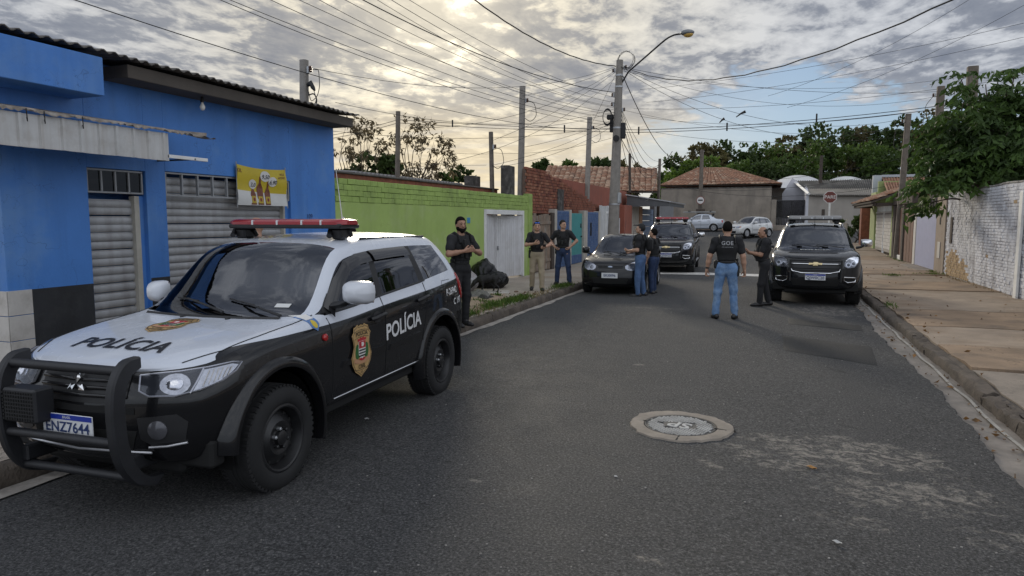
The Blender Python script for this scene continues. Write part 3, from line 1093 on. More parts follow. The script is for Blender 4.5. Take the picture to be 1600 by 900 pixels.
def brick_top(y):
 pts_ = [(20.6, 3.55), (22.4, 3.55), (23.6, 3.38), (25, 3.28), (26.2, 3.05), (27.5, 2.95), (29.3, 2.62), (31.2, 2.45)]
 for (a, za), (c, zc_) in zip(pts_, pts_[1:]):
  if a <= y <= c:
   return za + (zc_ - za) * (y - a) / (c - a)
 return 2.4


brs = random.Random(3)
cells_ = []
rowh, bl_ = .098, .245
for r_ in range(15):
 z = 2.08 + r_ * rowh
 y = 20.58 + (bl_ / 2 if r_ % 2 else 0)
 while y < 31.2:
  if z + rowh < brick_top(y + bl_ / 2) + .05:
   cells_.append((y, z))
  y += bl_
cells_.sort(key=lambda c: c[0])
me = MB().box((-.07, -.115, -.042), (.012, .115, .042), .005).mesh('brick', BRICKR, 30)
BR2 = mat('bare_brick_dark', (.17, .06, .042), .95, var=.35, vs=6, bump=.5, bs=45)
BR3 = mat('bare_brick_pale', (.30, .13, .075), .95, var=.3, vs=6, bump=.5, bs=45)
mes = [me, MB().box((-.07, -.115, -.042), (.012, .115, .042), .005).mesh('brick', BR2, 30), MB().box((-.07, -.115, -.042), (.012, .115, .042), .005).mesh('brick', BR3, 30)]
rest = MB()
for k, (y, z) in enumerate(cells_):
 dx = brs.uniform(-.012, .012)
 if k < 290:
  o = link('brick', mes[brs.choice((0, 0, 0, 1, 2))])
  o.location = (-7.32 + dx, y + bl_ / 2, z + rowh / 2)
  o.rotation_euler = (brs.uniform(-.03, .03), 0, brs.uniform(-.03, .03))
  on(o, bw)
 else:
  rest.box((-7.39, y + .007, z + .007), (-7.308 + dx, y + bl_ - .008, z + rowh - .007))
on(rest.obj('brick_courses', BRICKR, kind='stuff'), bw)
# mortar bed stepped under the ragged top
wbox('mortar', BRICKD, bw, [((-7.42, y, .1), (-7.335, y + .5, brick_top(y + .4) - .07)) for y in frange(20.58, 30.6, .5)])
for (u0, u1, v0, v1, X_) in ((792, 803, 258, 330, -7.42), (871, 880, 295, 330, -7.30)):
 a, c = at(u0, v0, X=X_), at(u1, v0, X=X_)
 wbox('concrete_column', mat('dark_render', (.06, .055, .05)), bw, [((X_ - .2, a.y, 1.9), (X_ + .03, c.y, at(u0, v0, X=X_).z))], .01)

# fronts along the left pavement after the green wall
OLDW = mat('old_boards', (.22, .18, .14), .9, var=.35, vs=5, bump=.5, bs=40, streak=((.30, .13, .06), .7, (7, 7, .5)), dirt=((.40, .37, .33), .6, 3))
OLDP = mat('old_post', (.07, .055, .045), .95, var=.3, vs=6, bump=.5, bs=40)
og = empty('old_gate', (FX, 21.6, 0), label='weathered grey plank gate with rust streaks beside the green wall', cat='gate')
for i in range(8):
 y = 20.6 + i * .255
 b = MB(); b.box((FX - .06, y, .17 + random.uniform(0, .03)), (FX - .03 + random.uniform(-.006, .006), y + .245, 2.02 + random.uniform(-.03, .06)), .006)
 on(b.obj('plank', OLDW, smooth=30), og)
wbox('rail', OLDW, og, [((FX - .028, 20.6, 1.72), (FX, 22.62, 1.82)), ((FX - .028, 20.6, .45), (FX, 22.62, .55))], .006)
wbox('post', OLDP, og, [((FX - .1, 22.65, .1), (FX + .03, 22.95, 2.12))], .02)
wbox('lintel', BRICKR, og, [((FX - .2, 20.58, 2.085), (FX - .06, 22.64, 2.115))])
BLUEB = mat('blue_brick', (.065, .125, .27), .75, var=.2, vs=5, bump=.3, bs=50, dirt=((.20, .23, .30), .5, 5))
BLUEM = mat('blue_mortar', (.14, .18, .28), .9, var=.2, vs=8)
PALEP = mat('pale_plaster', (.47, .44, .39), .85, var=.15, vs=4, dirt=((.26, .23, .20), .6, 2.5))
bf = empty('blue_brick_front', (FX, 26.5, 0), label='two blue painted brick piers edged in pale plaster on either side of a teal gate', cat='wall')
bme = MB().box((-.03, -.118, -.043), (.010, .118, .043), .004).mesh('blue_brick', BLUEB, 30)
for (y0, y1) in ((23.25, 24.85), (27.55, 29.5)):
 wbox('pier', BLUEM, bf, [((FX - .2, y0, .1), (FX - .008, y1, 2.2))])
 for r_ in range(20):
  n = int((y1 - y0) / .25)
  for i in range(n):
   y = y0 + .125 + i * (y1 - y0) / n
   o = link('blue_brick', bme); o.location = (FX + random.uniform(-.004, .004), y, .22 + r_ * .1); o.scale = (1, (y1 - y0) / n / .25, 1)
   on(o, bf)
for y in (22.97, 24.86, 26.98, 29.51):
 w = .26 if y != 26.98 else .55
 wbox('pale_edge', PALEP, bf, [((FX - .22, y, .1), (FX + .035, y + w, 2.24))], .01)
TEAL = mat('teal_gate', (.055, .30, .30), .5, var=.08, vs=5)
wbox('gate_leaf', TEAL, bf, [((FX - .09, 25.13, .30), (FX - .06, 26.97, 2.12))], .006)
wbox('gate_foot', BLUEB, bf, [((FX - .1, 25.13, .16), (FX - .05, 26.97, .5))], .006)
b = MB(); b.sphere((FX - .03, 26.8, 1.2), .035, 8, 6); b.box((FX - .06, 26.72, 1.55), (FX - .045, 26.86, 1.72), .004)
on(b.obj('gate_latch', BLACK, smooth=60), bf)
wbox('letter_slot', DARK, bf, [((FX - .001, 28.05, 1.2), (FX + .018, 28.3, 1.75))], .004)
wg = empty('white_board_gate', (FX, 32, 0), label='tall old white plank fence and door behind the large concrete pole', cat='gate')
for i in range(9):
 y = 29.95 + i * .49
 b = MB(); b.box((FX - .07, y, .16), (FX - .035 + random.uniform(-.01, .01), y + .475, 2.5 + random.uniform(-.04, .04) - (.55 if i > 7 else 0)), .008)
 on(b.obj('plank', mat('whitewashed_board', (.55, .56, .56), .85, var=.12, vs=4, streak=((.30, .28, .25), .6, (6, 6, .5))), smooth=30), wg)
wbox('door_frame', WHITE, wg, [((FX - .03, 31.0, .16), (FX + .0, 31.1, 2.25)), ((FX - .03, 32.6, .16), (FX + .0, 32.7, 2.25)), ((FX - .03, 31.1, 2.15), (FX - .002, 32.6, 2.25))], .006)

# red house with a tiled roof
RTILE = mat('roof_tile', (.27, .135, .080), .9, var=.45, vs=4, bump=.4, bs=40, dirt=((.075, .06, .05), .85, 1.3))
RTILE2 = mat('roof_tile_pale', (.38, .25, .17), .9, var=.4, vs=4, bump=.4, bs=40, dirt=((.09, .07, .06), .8, 1.6))
REDW = mat('brick_red_render', (.29, .095, .062), .85, var=.15, vs=2, bump=.3, bs=30, dirt=((.20, .09, .07), .6, 1.5))


def tile_roof(name, A, B, C_, D, root, pitch=.26, course=.42, pale=.3, cap=300):
 """pantile slope: A-B along the ridge, D-C along the eave; each tile a half pipe.
 the nearest courses are single tiles, the rest one joined part"""
 A, B, C_, D = map(Vector, (A, B, C_, D))
 nc = max(2, int((C_ - D).length / pitch)); nr = max(2, int((A - D).length / course))
 cells = []
 for j in range(nr):
  for i in range(nc):
   cells.append((j, i))
 one, joined = [], [MB(), MB()]
 rr = random.Random(len(root.name) + nc)
 nrm = (B - A).cross(D - A).normalized()
 if nrm.z < 0: nrm = -nrm

 def P_(s, t):
  e = D.lerp(C_, s); r_ = A.lerp(B, s)
  return e.lerp(r_, t)
 for n_, (j, i) in enumerate(cells):
  s0, s1 = i / nc, (i + 1) / nc
  t0, t1 = j / nr - .012, (j + 1.12) / nr
  vs = []
  up0, up1 = .035 + rr.uniform(0, .012), rr.uniform(0, .01)
  for (t, up) in ((t0, up0), (t1, up1)):
   for k in range(6):
    an = math.pi * k / 5
    s = s0 + (s1 - s0) * (.5 - .5 * math.cos(an)) * (1 if t == t0 else 1)
    vs.append(P_(s, t) + nrm * (up + .085 * math.sin(an)))
  fs = [(k, k + 1, k + 7, k + 6) for k in range(5)] + [(0, 6, 11, 5)[:0] or (0, 1, 2, 3, 4, 5)]
  m_ = 1 if rr.random() < pale else 0
  if len(one) < cap and n_ < cap:
   b = MB(); b.add(vs, fs)
   on(b.obj('roof_tile', (RTILE, RTILE2)[m_], smooth=40), root); one.append(1)
  else:
   joined[m_].add(vs, fs)
 jb = MB(); jb.add(joined[0].v, joined[0].f, 0); jb.add(joined[1].v, joined[1].f, 1)
 if jb.v:
  on(jb.obj('roof_tiles', [RTILE, RTILE2], smooth=40, kind='stuff'), root)
 b = MB()
 b.add([A - nrm * .02, B - nrm * .02, C_ - nrm * .02, D - nrm * .02, A - nrm * .1, B - nrm * .1, C_ - nrm * .1, D - nrm * .1], [(0, 1, 2, 3), (7, 6, 5, 4), (0, 4, 5, 1), (1, 5, 6, 2), (2, 6, 7, 3), (3, 7, 4, 0)])
 on(b.obj('roof_deck', OLDP), root)
 return nrm


rh = empty('red_house', (-9, 34, 0), label='brick red rendered house with an old clay tile roof behind the concrete pole', cat='house')
xw = -7.62
p0, p1 = at(850, 274, X=xw), at(979, 299, X=xw)
b = MB()
b.prism([(p0.y, .1), (p1.y, .1), (p1.y, p1.z - .02), (p0.y, p0.z)], 0, .25, M=Matrix(((0, 0, 1, xw - .25), (1, 0, 0, 0), (0, 1, 0, 0), (0, 0, 0, 1))))
on(b.obj('wall', REDW), rh)
q0, q1 = at(975, 318, X=-7.05), at(987, 318, X=-7.05)
wbox('pilaster', REDW, rh, [((-7.6, q0.y, gz(q0.y)), (-7.02, q1.y, 2.62))], .01)
# tiled slope faces the camera: ridge behind, eave in front
rA, rB = at(856, 260, Y=46), at(1027, 264, Y=46)
rC, rD = at(1027, 299, Y=40), at(838, 299, Y=40)
tile_roof('roof', rA, rB, rC, rD, rh, .34, .42, .35)
wbox('back_wall', REDW, rh, [((rD.x, 40.3, .1), (-7.8, 40.5, rD.z - .2))])
b = MB(); b.tube([at(984, 240, Y=39), at(984, 300, Y=39)], .075, 8)
pst = b.obj('vent_pipe', OLDP, smooth=60, label='black pipe standing up through the red house roof right of the concrete pole', cat='pipe')

# grey garage with a slanted awning
GREYW = mat('grey_render', (.19, .19, .195), .8, var=.12, vs=3, dirt=((.12, .12, .12), .5, 2))
SLATEB = mat('slate_blue_door', (.15, .20, .29), .55, var=.08, vs=5)
gg = empty('grey_garage', (FX, 41, 0), label='grey garage front with a sloping canopy and slate blue panel door', cat='garage')
ya, yb2, yc_, yd_ = (at(u, 345, X=FX).y for u in (987, 999, 1022, 1034))
zt = lambda y: 2.55 + gz(y) * .3
wbox('wall', PALEP, gg, [((FX - .3, ya, gz(ya)), (FX - .02, yb2, 2.75))])
wbox('post', mat('orange_post', (.42, .24, .14), .8), gg, [((FX - .1, yb2, gz(yb2)), (FX + .02, yb2 + .9, 2.62))], .01)
for i in range(6):
 z0 = gz(yc_) + .1 + i * .36
 b = MB(); b.box((FX - .12, yb2 + .93, z0), (FX - .06, yc_, z0 + .345), .012)
 on(b.obj('door_panel', SLATEB, smooth=30), gg)
wbox('pier', GREYW, gg, [((FX - .3, yc_ + .02, gz(yc_)), (FX + .01, yd_ + 6, 2.9))], .01)
wbox('meter_box', WHITE, gg, [((FX + .011, yc_ + 1.6, 1.75), (FX + .05, yc_ + 2.7, 2.1))], .008)
ysx = ya - .2
XO = at(1046, 318, Y=ysx).x
zA, zB, zC = at(981, 305, Y=ysx).z, at(1046, 316, Y=ysx).z, at(1046, 322, Y=ysx).z
b = MB(); M = Matrix(((1, 0, 0, 0), (0, 0, 1, 0), (0, 1, 0, 0), (0, 0, 0, 1)))
b.prism([(FX - .25, zA), (XO, zB), (XO, zC), (FX - .25, zC - .02)], ysx, ysx + .06, M)
b.prism([(XO - .06, zB - .01), (XO, zB - .01), (XO, zC), (XO - .06, zC)], ysx + .06, ysx + 6.5, M)
on(b.obj('canopy', mat('dark_canopy', (.085, .09, .095), .6, var=.15, vs=3)), gg)
b = MB(); b.prism([(FX - .3, zA + .06), (XO + .08, zB + .05), (XO + .08, zB + .002), (FX - .3, zA + .002)], ysx - .08, ysx + 6.6, M)
on(b.obj('canopy_sheet', GALV), gg)

# ------------------------------------------------------------------ across the street end
BEIGE = mat('raw_render', (.27, .235, .195), .95, var=.2, vs=1.0, bump=.4, bs=12, bd=.03, streak=((.10, .09, .08), .75, (1.0, 1.0, .22)), dirt=((.16, .14, .12), .6, .7))
bh = empty('corner_house', (-6, 64, 0), label='house with an unpainted grey beige wall and hipped clay tile roof across the street end', cat='house')
YB = 62.0
cA, cB = at(1033, 293, Y=YB), at(1206, 293, Y=YB)
wbox('wall', BEIGE, bh, [((cA.x, YB, .3), (cB.x, YB + .3, cB.z)), ((cB.x - .3, YB + .3, .3), (cB.x, YB + 12, cB.z - .3)), ((cA.x, YB + .3, .3), (cA.x + .3, YB + 12, cB.z - .3))])
wbox('wall_cap', mat('dark_render', (.06, .055, .05)), bh, [((cA.x, YB - .03, cB.z + .002), (cB.x, YB + .33, cB.z + .09))])
r1, r2 = at(1090, 263, Y=YB + 7), at(1135, 263, Y=YB + 7)
e1, e2 = at(1030, 290, Y=YB + .4), at(1222, 297, Y=YB + .4)
e2.z = e1.z
tile_roof('roof', r1, r2, e2, e1, bh, .40, .5, .2, 290)
b = MB(); b.add([r2, e2, (e2.x, YB + 13, e2.z), r1, (e1.x, YB + 13, e1.z), e1], [(0, 1, 2), (3, 0, 2, 4), (3, 4, 5)])
on(b.obj('hip_slopes', RTILE), bh)
wbox('pier', BEIGE, bh, [((at(1206, 300, Y=YB).x + .002, YB - .1, .3), (at(1214, 300, Y=YB).x, YB + .3, at(1206, 312, Y=YB).z))], .02)
# barred gate of the corner house
gt = empty('barred_gate', (0, 62, 0), label='black diagonal lattice metal gate between the beige wall and the grey warehouse', cat='gate')
gA, gB = at(1208, 315, Y=YB), at(1258, 340, Y=YB)
b = MB()
n = 26
w_, h_ = gB.x - gA.x, gA.z - gB.z
for i in range(-14, n):
 x0 = gA.x + w_ * i / n
 pa, pb = Vector((x0, YB, gA.z)), Vector((x0 + h_ * 1.0, YB, gB.z))
 for lim in (gA.x,):
  if pa.x < lim:
   f = (lim - pa.x) / (pb.x - pa.x); pa = pa.lerp(pb, f) if f < 1 else None
 if pa is None: continue
 if pb.x > gB.x:
  f = (gB.x - pa.x) / (pb.x - pa.x)
  if f <= 0: continue
  pb = pa.lerp(pb, f)
 b.tube([pa, pb], .028, 4)
lo = at(1208, 352, Y=YB).z
for i in range(22):
 x = gA.x + w_ * i / 21
 b.tube([(x, YB, lo), (x, YB, gB.z)], .022, 4)
on(b.obj('bars', STEELB), gt)
wbox('frame', STEELB, gt, [((gA.x, YB - .04, gA.z), (gB.x, YB + .04, gA.z + .1)), ((gA.x, YB - .04, gB.z - .05), (gB.x, YB + .04, gB.z + .05)), ((gA.x + w_ * .57, YB - .05, lo), (gA.x + w_ * .62, YB + .05, gA.z)), ((gB.x, YB - .06, lo - .3), (gB.x + 1.5, YB + .1, gA.z + .2))], .01)
wbox('sill', BEIGE, gt, [((gA.x - .1, YB - .2, .2), (gB.x + 1.6, YB + .3, lo))], .02)
# pale house behind the gate
ph = empty('pale_house', (3, 68, 0), label='whitewashed gable with a ribbed grey roof behind the barred gate', cat='house')
LILAC = mat('lilac_white', (.52, .52, .56), .8, var=.1, vs=1.2, dirt=((.38, .38, .40), .5, .8))
Yp = 66.0
pl = [at(u, v, Y=Yp) for (u, v) in ((1222, 360), (1222, 303), (1238, 278), (1268, 300), (1268, 360))]
b = MB(); b.prism([(p.x, p.z) for p in pl], Yp, Yp + .3, M=Matrix(((1, 0, 0, 0), (0, 0, 1, 0), (0, 1, 0, 0), (0, 0, 0, 1))))
on(b.obj('gable', LILAC), ph)
# warehouse on the right of the gate
wh = empty('warehouse', (8, 66, 0), label='beige grey warehouse with a dark corrugated roof behind the red stop sign', cat='warehouse')
Yw = 60.5
wa, wb_ = at(1264, 302, Y=Yw), at(1362, 304, Y=Yw)
WHW = mat('warehouse_wall', (.33, .30, .265), .9, var=.12, vs=.8, streak=((.22, .20, .18), .4, (1, 1, .2)))
wbox('wall', WHW, wh, [((wa.x, Yw, .3), (wb_.x + 6, Yw + .25, wa.z))])
wbox('wall_vent', OLDP, wh, [((at(1284, 327, Y=Yw).x, Yw - .03, at(1284, 327, Y=Yw).z - .5), (at(1289, 327, Y=Yw).x, Yw - .002, at(1284, 327, Y=Yw).z))])
ra, rb_ = at(1240, 283, Y=Yw + 7), at(1372, 287, Y=Yw + 7)
rb_.z = ra.z
ea, eb = at(1266, 305, Y=Yw - .3), at(1376, 305, Y=Yw - .3)
DSHEET = mat('dark_sheet_roof', (.10, .098, .095), .95, 0, spec=.1, var=.3, vs=1.5, streak=((.30, .29, .27), .7, (.8, .25, .8)))
LSHEET = mat('pale_sheet_roof', (.30, .28, .25), .9, 0, spec=.15, var=.2, vs=1.5)
for (k, t0, t1, m_) in ((0, .42, 1.0, DSHEET), (1, 0, .44, LSHEET)):
 b = MB(); P = []
 n = 150
 for i in range(n + 1):
  s = i / n
  r0, e0 = ra.lerp(rb_, s), ea.lerp(eb, s)
  dz = Vector((0, 0, .05 * math.sin(i * 2 * math.pi / 4) + (.03 if k == 0 else 0)))
  P.append([e0.lerp(r0, t0) + dz, e0.lerp(r0, t1) + dz])
 b.grid(P); b.grid([[p - Vector((0, 0, .03)) for p in r_] for r_ in P], flip=True)
 on(b.obj('roof_sheet', m_, smooth=50), wh)
b = MB(); b.prism([(Yw, wa.z), (Yw + 7, ra.z - .05), (Yw + 7, .3), (Yw, .3)], wa.x - .2, wa.x, M=Matrix(((0, 0, 1, 0), (1, 0, 0, 0), (0, 1, 0, 0), (0, 0, 0, 1))))
on(b.obj('side_wall', LILAC), wh)
b = MB(); b.tube([ea + Vector((-.1, 0, .1)), ra + Vector((-.1, 0, .1))], .13, 4)
on(b.obj('verge_trim', WHITE), wh)
# two arched white halls far behind
for (u0, u1, vt, vb, Yh, dep, lab) in ((1196, 1300, 271, 292, 71.5, 3, 'white arched metal hall roof rising left of the warehouse roof ridge'), (1278, 1372, 273, 292, 73.5, 3, 'second white arched hall roof further right behind the warehouse')):
 h0, h1 = at(u0, vb, Y=Yh), at(u1, vb, Y=Yh)
 top = at((u0 + u1) / 2, vt, Y=Yh).z
 ah = empty('arched_hall', (h0.x, Yh, 0), label=lab, cat='hall')
 b = MB(); P = []
 for i in range(25):
  s = i / 24
  z = h0.z + (top - h0.z) * (1 - (2 * s - 1) ** 2)
  P.append([(h0.x + (h1.x - h0.x) * (.5 + (s - .5) * (.86 + .14 * e)), Yh - 3 + 6 * e, h0.z - .25 + (z - h0.z + .25) * math.sin(e * math.pi / 2) ** .7) for e in frange(0, 1, .1)])
 b.grid(P, flip=True)
 on(b.obj('roof', mat('white_arch_roof', (.62, .62, .62), .6, var=.12, vs=.5, streak=((.42, .42, .42), .5, (1, .2, 1))), smooth=60), ah)
 b = MB(); b.prism([(p[-1][0], p[-1][2] - .1) for p in P] + [(h1.x, .5), (h0.x, .5)], Yh + 3.05, Yh + 3.3, M=Matrix(((1, 0, 0, 0), (0, 0, 1, 0), (0, 1, 0, 0), (0, 0, 0, 1))))
 on(b.obj('end_wall', mat('hall_end', (.66, .66, .65), .8, var=.1, vs=.5)), ah)

# ------------------------------------------------------------------ right side of the street
RX = 5.22
WHB = mat('whitewashed_brick', (.62, .63, .67), .9, var=.2, vs=2.0, bump=.7, bs=35, streak=((.22, .21, .22), .9, (3.0, 3.0, .3)), dirt=((.27, .26, .28), .9, 4.5))
STAINB = mat('stained_brick', (.38, .27, .15), .9, var=.35, vs=5, bump=.6, bs=35, dirt=((.18, .09, .05), .8, 4))
WHM = mat('whitewash_mortar', (.52, .52, .545), .95, var=.2, vs=5, bump=.5, bs=50, streak=((.22, .20, .19), .6, (4, 4, .5)))
rw = empty('whitewashed_wall', (RX, 20, 0), label='long whitewashed brick wall with an ochre stained foot on the right pavement', cat='wall')


def rtop(y):
 return 2.72 + .035 * (25.2 - y) / 7 * 1.0 + .012 * math.sin(y * 3)


wbox('wall', WHM, rw, [((RX + .012, y, .08), (RX + .2, y + .6, rtop(y + .3) - .03)) for y in frange(8, 24.6, .6)])
wr = random.Random(8)
cells_ = []
for r_ in range(35):
 y = 9 + (.12 if r_ % 2 else 0)
 while y < 25.1:
  z = .15 + r_ * .075
  if z + .07 < rtop(y):
   cells_.append((y, z))
  y += .242
# those in the frame and nearest first
cells_.sort(key=lambda c: (abs(c[0] - 20.2) if c[0] > 18 else 100 + 18 - c[0]))
bms = []
for m_ in (WHB, STAINB):
 for k in range(3):
  b = MB(); b.box((-.010, -.1185, -.0350), (.06, .1185, .0350), .009)
  b.v = [(x + wr.uniform(-.006, .006), y + wr.uniform(-.006, .006), z + wr.uniform(-.006, .006)) for (x, y, z) in b.v]
  bms.append(b.mesh('brick', m_, 35))
rest = [MB(), MB()]
for k, (y, z) in enumerate(cells_):
 st = 1 if (22.2 < y < 24.9 and z < .95 - .25 * abs(y - 24.2) + wr.uniform(-.2, .12)) or wr.random() < .004 else 0
 dx = wr.uniform(-.010, .008)
 if k < 298:
  o = link('brick', bms[st * 3 + wr.randrange(3)]); o.location = (RX + .004 + dx, y + .12, z + .036)
  o.rotation_euler = (wr.uniform(-.02, .02), 0, wr.uniform(-.02, .02)); on(o, rw)
 else:
  b = rest[st]; e = [wr.uniform(-.005, .005) for _ in range(4)]
  b.box((RX - .004 + dx, y + .002 + e[0], z + .001 + e[1]), (RX + .07, y + .239 + e[2], z + .071 + e[3]), .007)
rj = MB(); rj.add(rest[0].v, rest[0].f, 0); rj.add(rest[1].v, rest[1].f, 1)
on(rj.obj('brick_courses', [WHB, STAINB], smooth=35, kind='stuff'), rw)
b = MB()
for y in frange(18.4, 25, .3):
 b.box((RX - .01 + wr.uniform(-.01, .01), y, rtop(y) - .03), (RX + .19, y + .295, rtop(y) + .012), .008)
on(b.obj('coping', mat('coping_grey', (.30, .285, .265), .95, var=.35, vs=5, bump=.5, bs=40, dirt=((.10, .09, .08), .7, 4))), rw)
wbox('white_post', WHITE, rw, [((RX - .07, 18.1, .1), (RX - .015, 18.32, 2.5))], .01)
b = MB(); b.box((RX - .03, 24.4, 1.15), (RX + .0, 24.65, 1.95), .008); on(b.obj('meter_recess', OLDP), rw)
GREYP = mat('bare_plaster_pier', (.33, .27, .215), .95, var=.2, vs=2.5, bump=.4, bs=30, streak=((.16, .12, .09), .7, (4, 4, .4)), dirt=((.20, .15, .11), .6, 2.5))
pr = empty('plaster_pier', (RX, 25.9, 0), label='bare brown plaster pier between the whitewashed wall and the pale lilac gate', cat='pier')
wbox('pier', GREYP, pr, [((RX - .04, 25.25, .1), (RX + .35, 26.55, 2.62))], .015)
wbox('meter_box', mat('meter_grey', (.45, .43, .40), .6), pr, [((RX - .06, 25.72, .62), (RX - .042, 26.1, 1.15))], .006)
wbox('letter_slot', DARK, pr, [((RX - .052, 25.85, 1.72), (RX - .042, 26.0, 1.95))])
lg = empty('lilac_gate', (RX, 28.3, 0), label='pale lilac ribbed metal gate beside the brown plaster pier', cat='gate')
ribbed_leaf('gate_leaf', (RX + .05, 30.2), (RX + .05, 26.6), .16, 2.06, mat('lilac_metal', (.46, .47, .60), .5, var=.06, vs=4), lg, 22, .03)
wbox('gate_frame', mat('pale_frame', (.52, .50, .46), .7, var=.1, vs=5), lg, [((RX + .0, 30.21, .1), (RX + .12, 30.62, 2.12)), ((RX + .0, 26.56, .1), (RX + .1, 26.6, 2.12)), ((RX + .0, 26.6, 2.061), (RX + .12, 30.21, 2.10))], .008)
b = MB()
for y in frange(26.8, 30, .45):
 b.box((RX + .06, y, 2.10), (RX + .09, y + .04, 2.6))
on(b.obj('upper_bars', STEELB), lg)
wbox('threshold', CONC_G, lg, [((RX - .5, 26.7, .08), (RX - .002, 30.2, .165))], .01)
bg_ = empty('brown_plank_fence', (RX, 32.7, 0), label='tall dark brown plank gates between the lilac gate and the green house', cat='fence')
for i, (y0, y1) in enumerate(((30.7, 31.25), (31.3, 31.9), (31.95, 32.5), (33.1, 33.6), (33.65, 34.2), (34.25, 34.8))):
 b = MB(); b.box((RX + .0, y0, .16), (RX + .05, y1, 2.35 + .06 * math.sin(i * 3)), .01)
 on(b.obj('plank', mat('brown_plank', (.13, .06, .038), .8, var=.35, vs=5, bump=.4, bs=30, streak=((.06, .03, .02), .6, (6, 6, .5))), smooth=30), bg_)
for y in (32.55, 34.85):
 wbox('post', OLDP, bg_, [((RX - .06, y, .1), (RX + .1, y + .4, 2.5))], .02)
wbox('beam', OLDP, bg_, [((RX - .08, 30.7, 2.52), (RX + .12, 35.3, 2.86))], .02)
wbox('white_step', WHITE, bg_, [((RX - .05, 32.98, .12), (RX - .002, 34.2, .36))], .01)
GREENH = mat('sage_green_paint', (.30, .36, .14), .8, var=.1, vs=2, dirt=((.22, .25, .12), .5, 1.5))
gh = empty('green_house', (RX, 39.5, 0), label='sage green house front with a small tiled porch roof and a checked white gate', cat='house')
y_a, y_b, y_c, y_d = 35.35, 36.1, 41.6, 43.4
wbox('wall', GREENH, gh, [((RX, y_a, .1), (RX + .3, y_b, 2.62)), ((RX, y_c, .3), (RX + .3, y_d, 3.35)), ((RX + .3, y_d - .25, .3), (RX + 8, y_d, 4.0))], .01)
wbox('slot', DARK, gh, [((RX - .012, 35.55, 1.3), (RX - .002, 35.75, 2.0))])
CHK = mat('checked_panel', (.62, .60, .57), .6, var=.06, vs=5)
CHD = mat('checked_hole', (.26, .24, .22), .7)
for (ya_, yb__) in ((36.15, 38.7), (38.85, 41.5)):
 wbox('gate_leaf', CHD, gh, [((RX + .08, ya_, gz(40) + .18), (RX + .12, yb__, 2.2))])
 b = MB()
 for i in range(6):
  for j in range(10):
   y0 = ya_ + .1 + i * .41 + (.1 if j % 2 else -.05); z0 = .35 + gz(39) + j * .17
   b.box((RX + .06, y0, z0), (RX + .078, min(y0 + .3, yb__), z0 + .15))
 on(b.obj('check_plates', CHK, kind='stuff'), gh)
 wbox('gate_frame', WHITE, gh, [((RX + .04, ya_ - .05, .2), (RX + .13, ya_, 2.62)), ((RX + .04, ya_, 2.2), (RX + .13, yb__, 2.28)), ((RX + .04, ya_, 2.55), (RX + .13, yb__, 2.62))])
 b = MB()
 for i in range(8):
  y0 = ya_ + .15 + i * .32
  b.box((RX + .07, y0, 2.28), (RX + .1, y0 + .05, 2.55))
 on(b.obj('top_bars', WHITE), gh)
# porch roof over the gate: slopes to the street
tile_roof('porch', (RX + .9, 43.0, 3.45), (RX + .9, 35.2, 3.45), (RX - 1.0, 35.2, 2.72), (RX - 1.0, 43.0, 2.72), gh, .26, .3, .25, 250)
wbox('porch_beam', OLDP, gh, [((RX - .9, 35.3, 2.50), (RX - .75, 42.9, 2.66)), ((RX - .74, 35.3, 2.5), (RX + .2, 35.45, 2.64)), ((RX - .74, 42.7, 2.5), (RX + .2, 42.85, 2.64))], .01)
# main roof behind, slope towards the camera
m0, m1, m2, m3 = at(1378, 277, Y=45), at(1470, 277, Y=45), at(1470, 303, Y=39.5), at(1388, 303, Y=39.5)
tile_roof('main', m0, m1, m2, m3, gh, .32, .4, .25, 200) if False else None
b = MB(); P = []
n = 60
for i in range(n + 1):
 s = i / n
 row = []
 for j in range(9):
  t = j / 8
  p = (m3.lerp(m2, s)).lerp(m0.lerp(m1, s), t)
  row.append(p + Vector((0, 0, .05 * math.sin(i * math.pi / 1.5) + (.03 if j % 2 else 0))))
 P.append(row)
b.grid(P); b.grid([[p - Vector((0, 0, .06)) for p in r_] for r_ in P], flip=True)
on(b.obj('main_roof', RTILE, smooth=30), gh)
wbox('gable_trim', mat('grey_trim', (.42, .45, .48), .6), gh, [((m0.x - .5, 44.6, m0.z - 1.6), (m0.x - .05, 44.9, m0.z + .1)), ((m0.x, 44.95, m0.z), (m1.x, 45.1, m0.z + .14))])
b = MB(); b.box((RX - .35, 44.2, .3), (RX + .1, 45, 3.0), .02)
b.obj('brick_pillar', BRICKR, label='red brick corner pillar at the far end of the green house front', cat='pillar')
# ------------------------------------------------------------------ vehicles
# A car's frame: x forward, y to its left, z up, origin on the ground midway between the axles.
def pchip_tangents(t, P):
 d = np.diff(t)[:, None]
 s = np.diff(P, axis=0) / np.maximum(d, 1e-9)
 m = np.zeros_like(P)
 m[0], m[-1] = s[0], s[-1]
 for i in range(1, len(t) - 1):
  a, b_ = s[i - 1], s[i]
  w1, w2 = 2 * d[i] + d[i - 1], d[i] + 2 * d[i - 1]
  ok = a * b_ > 0
  with np.errstate(divide='ignore', invalid='ignore'):
   h = (w1 + w2) / (w1 / a + w2 / b_)
  m[i] = np.where(ok, h, 0)
 return m


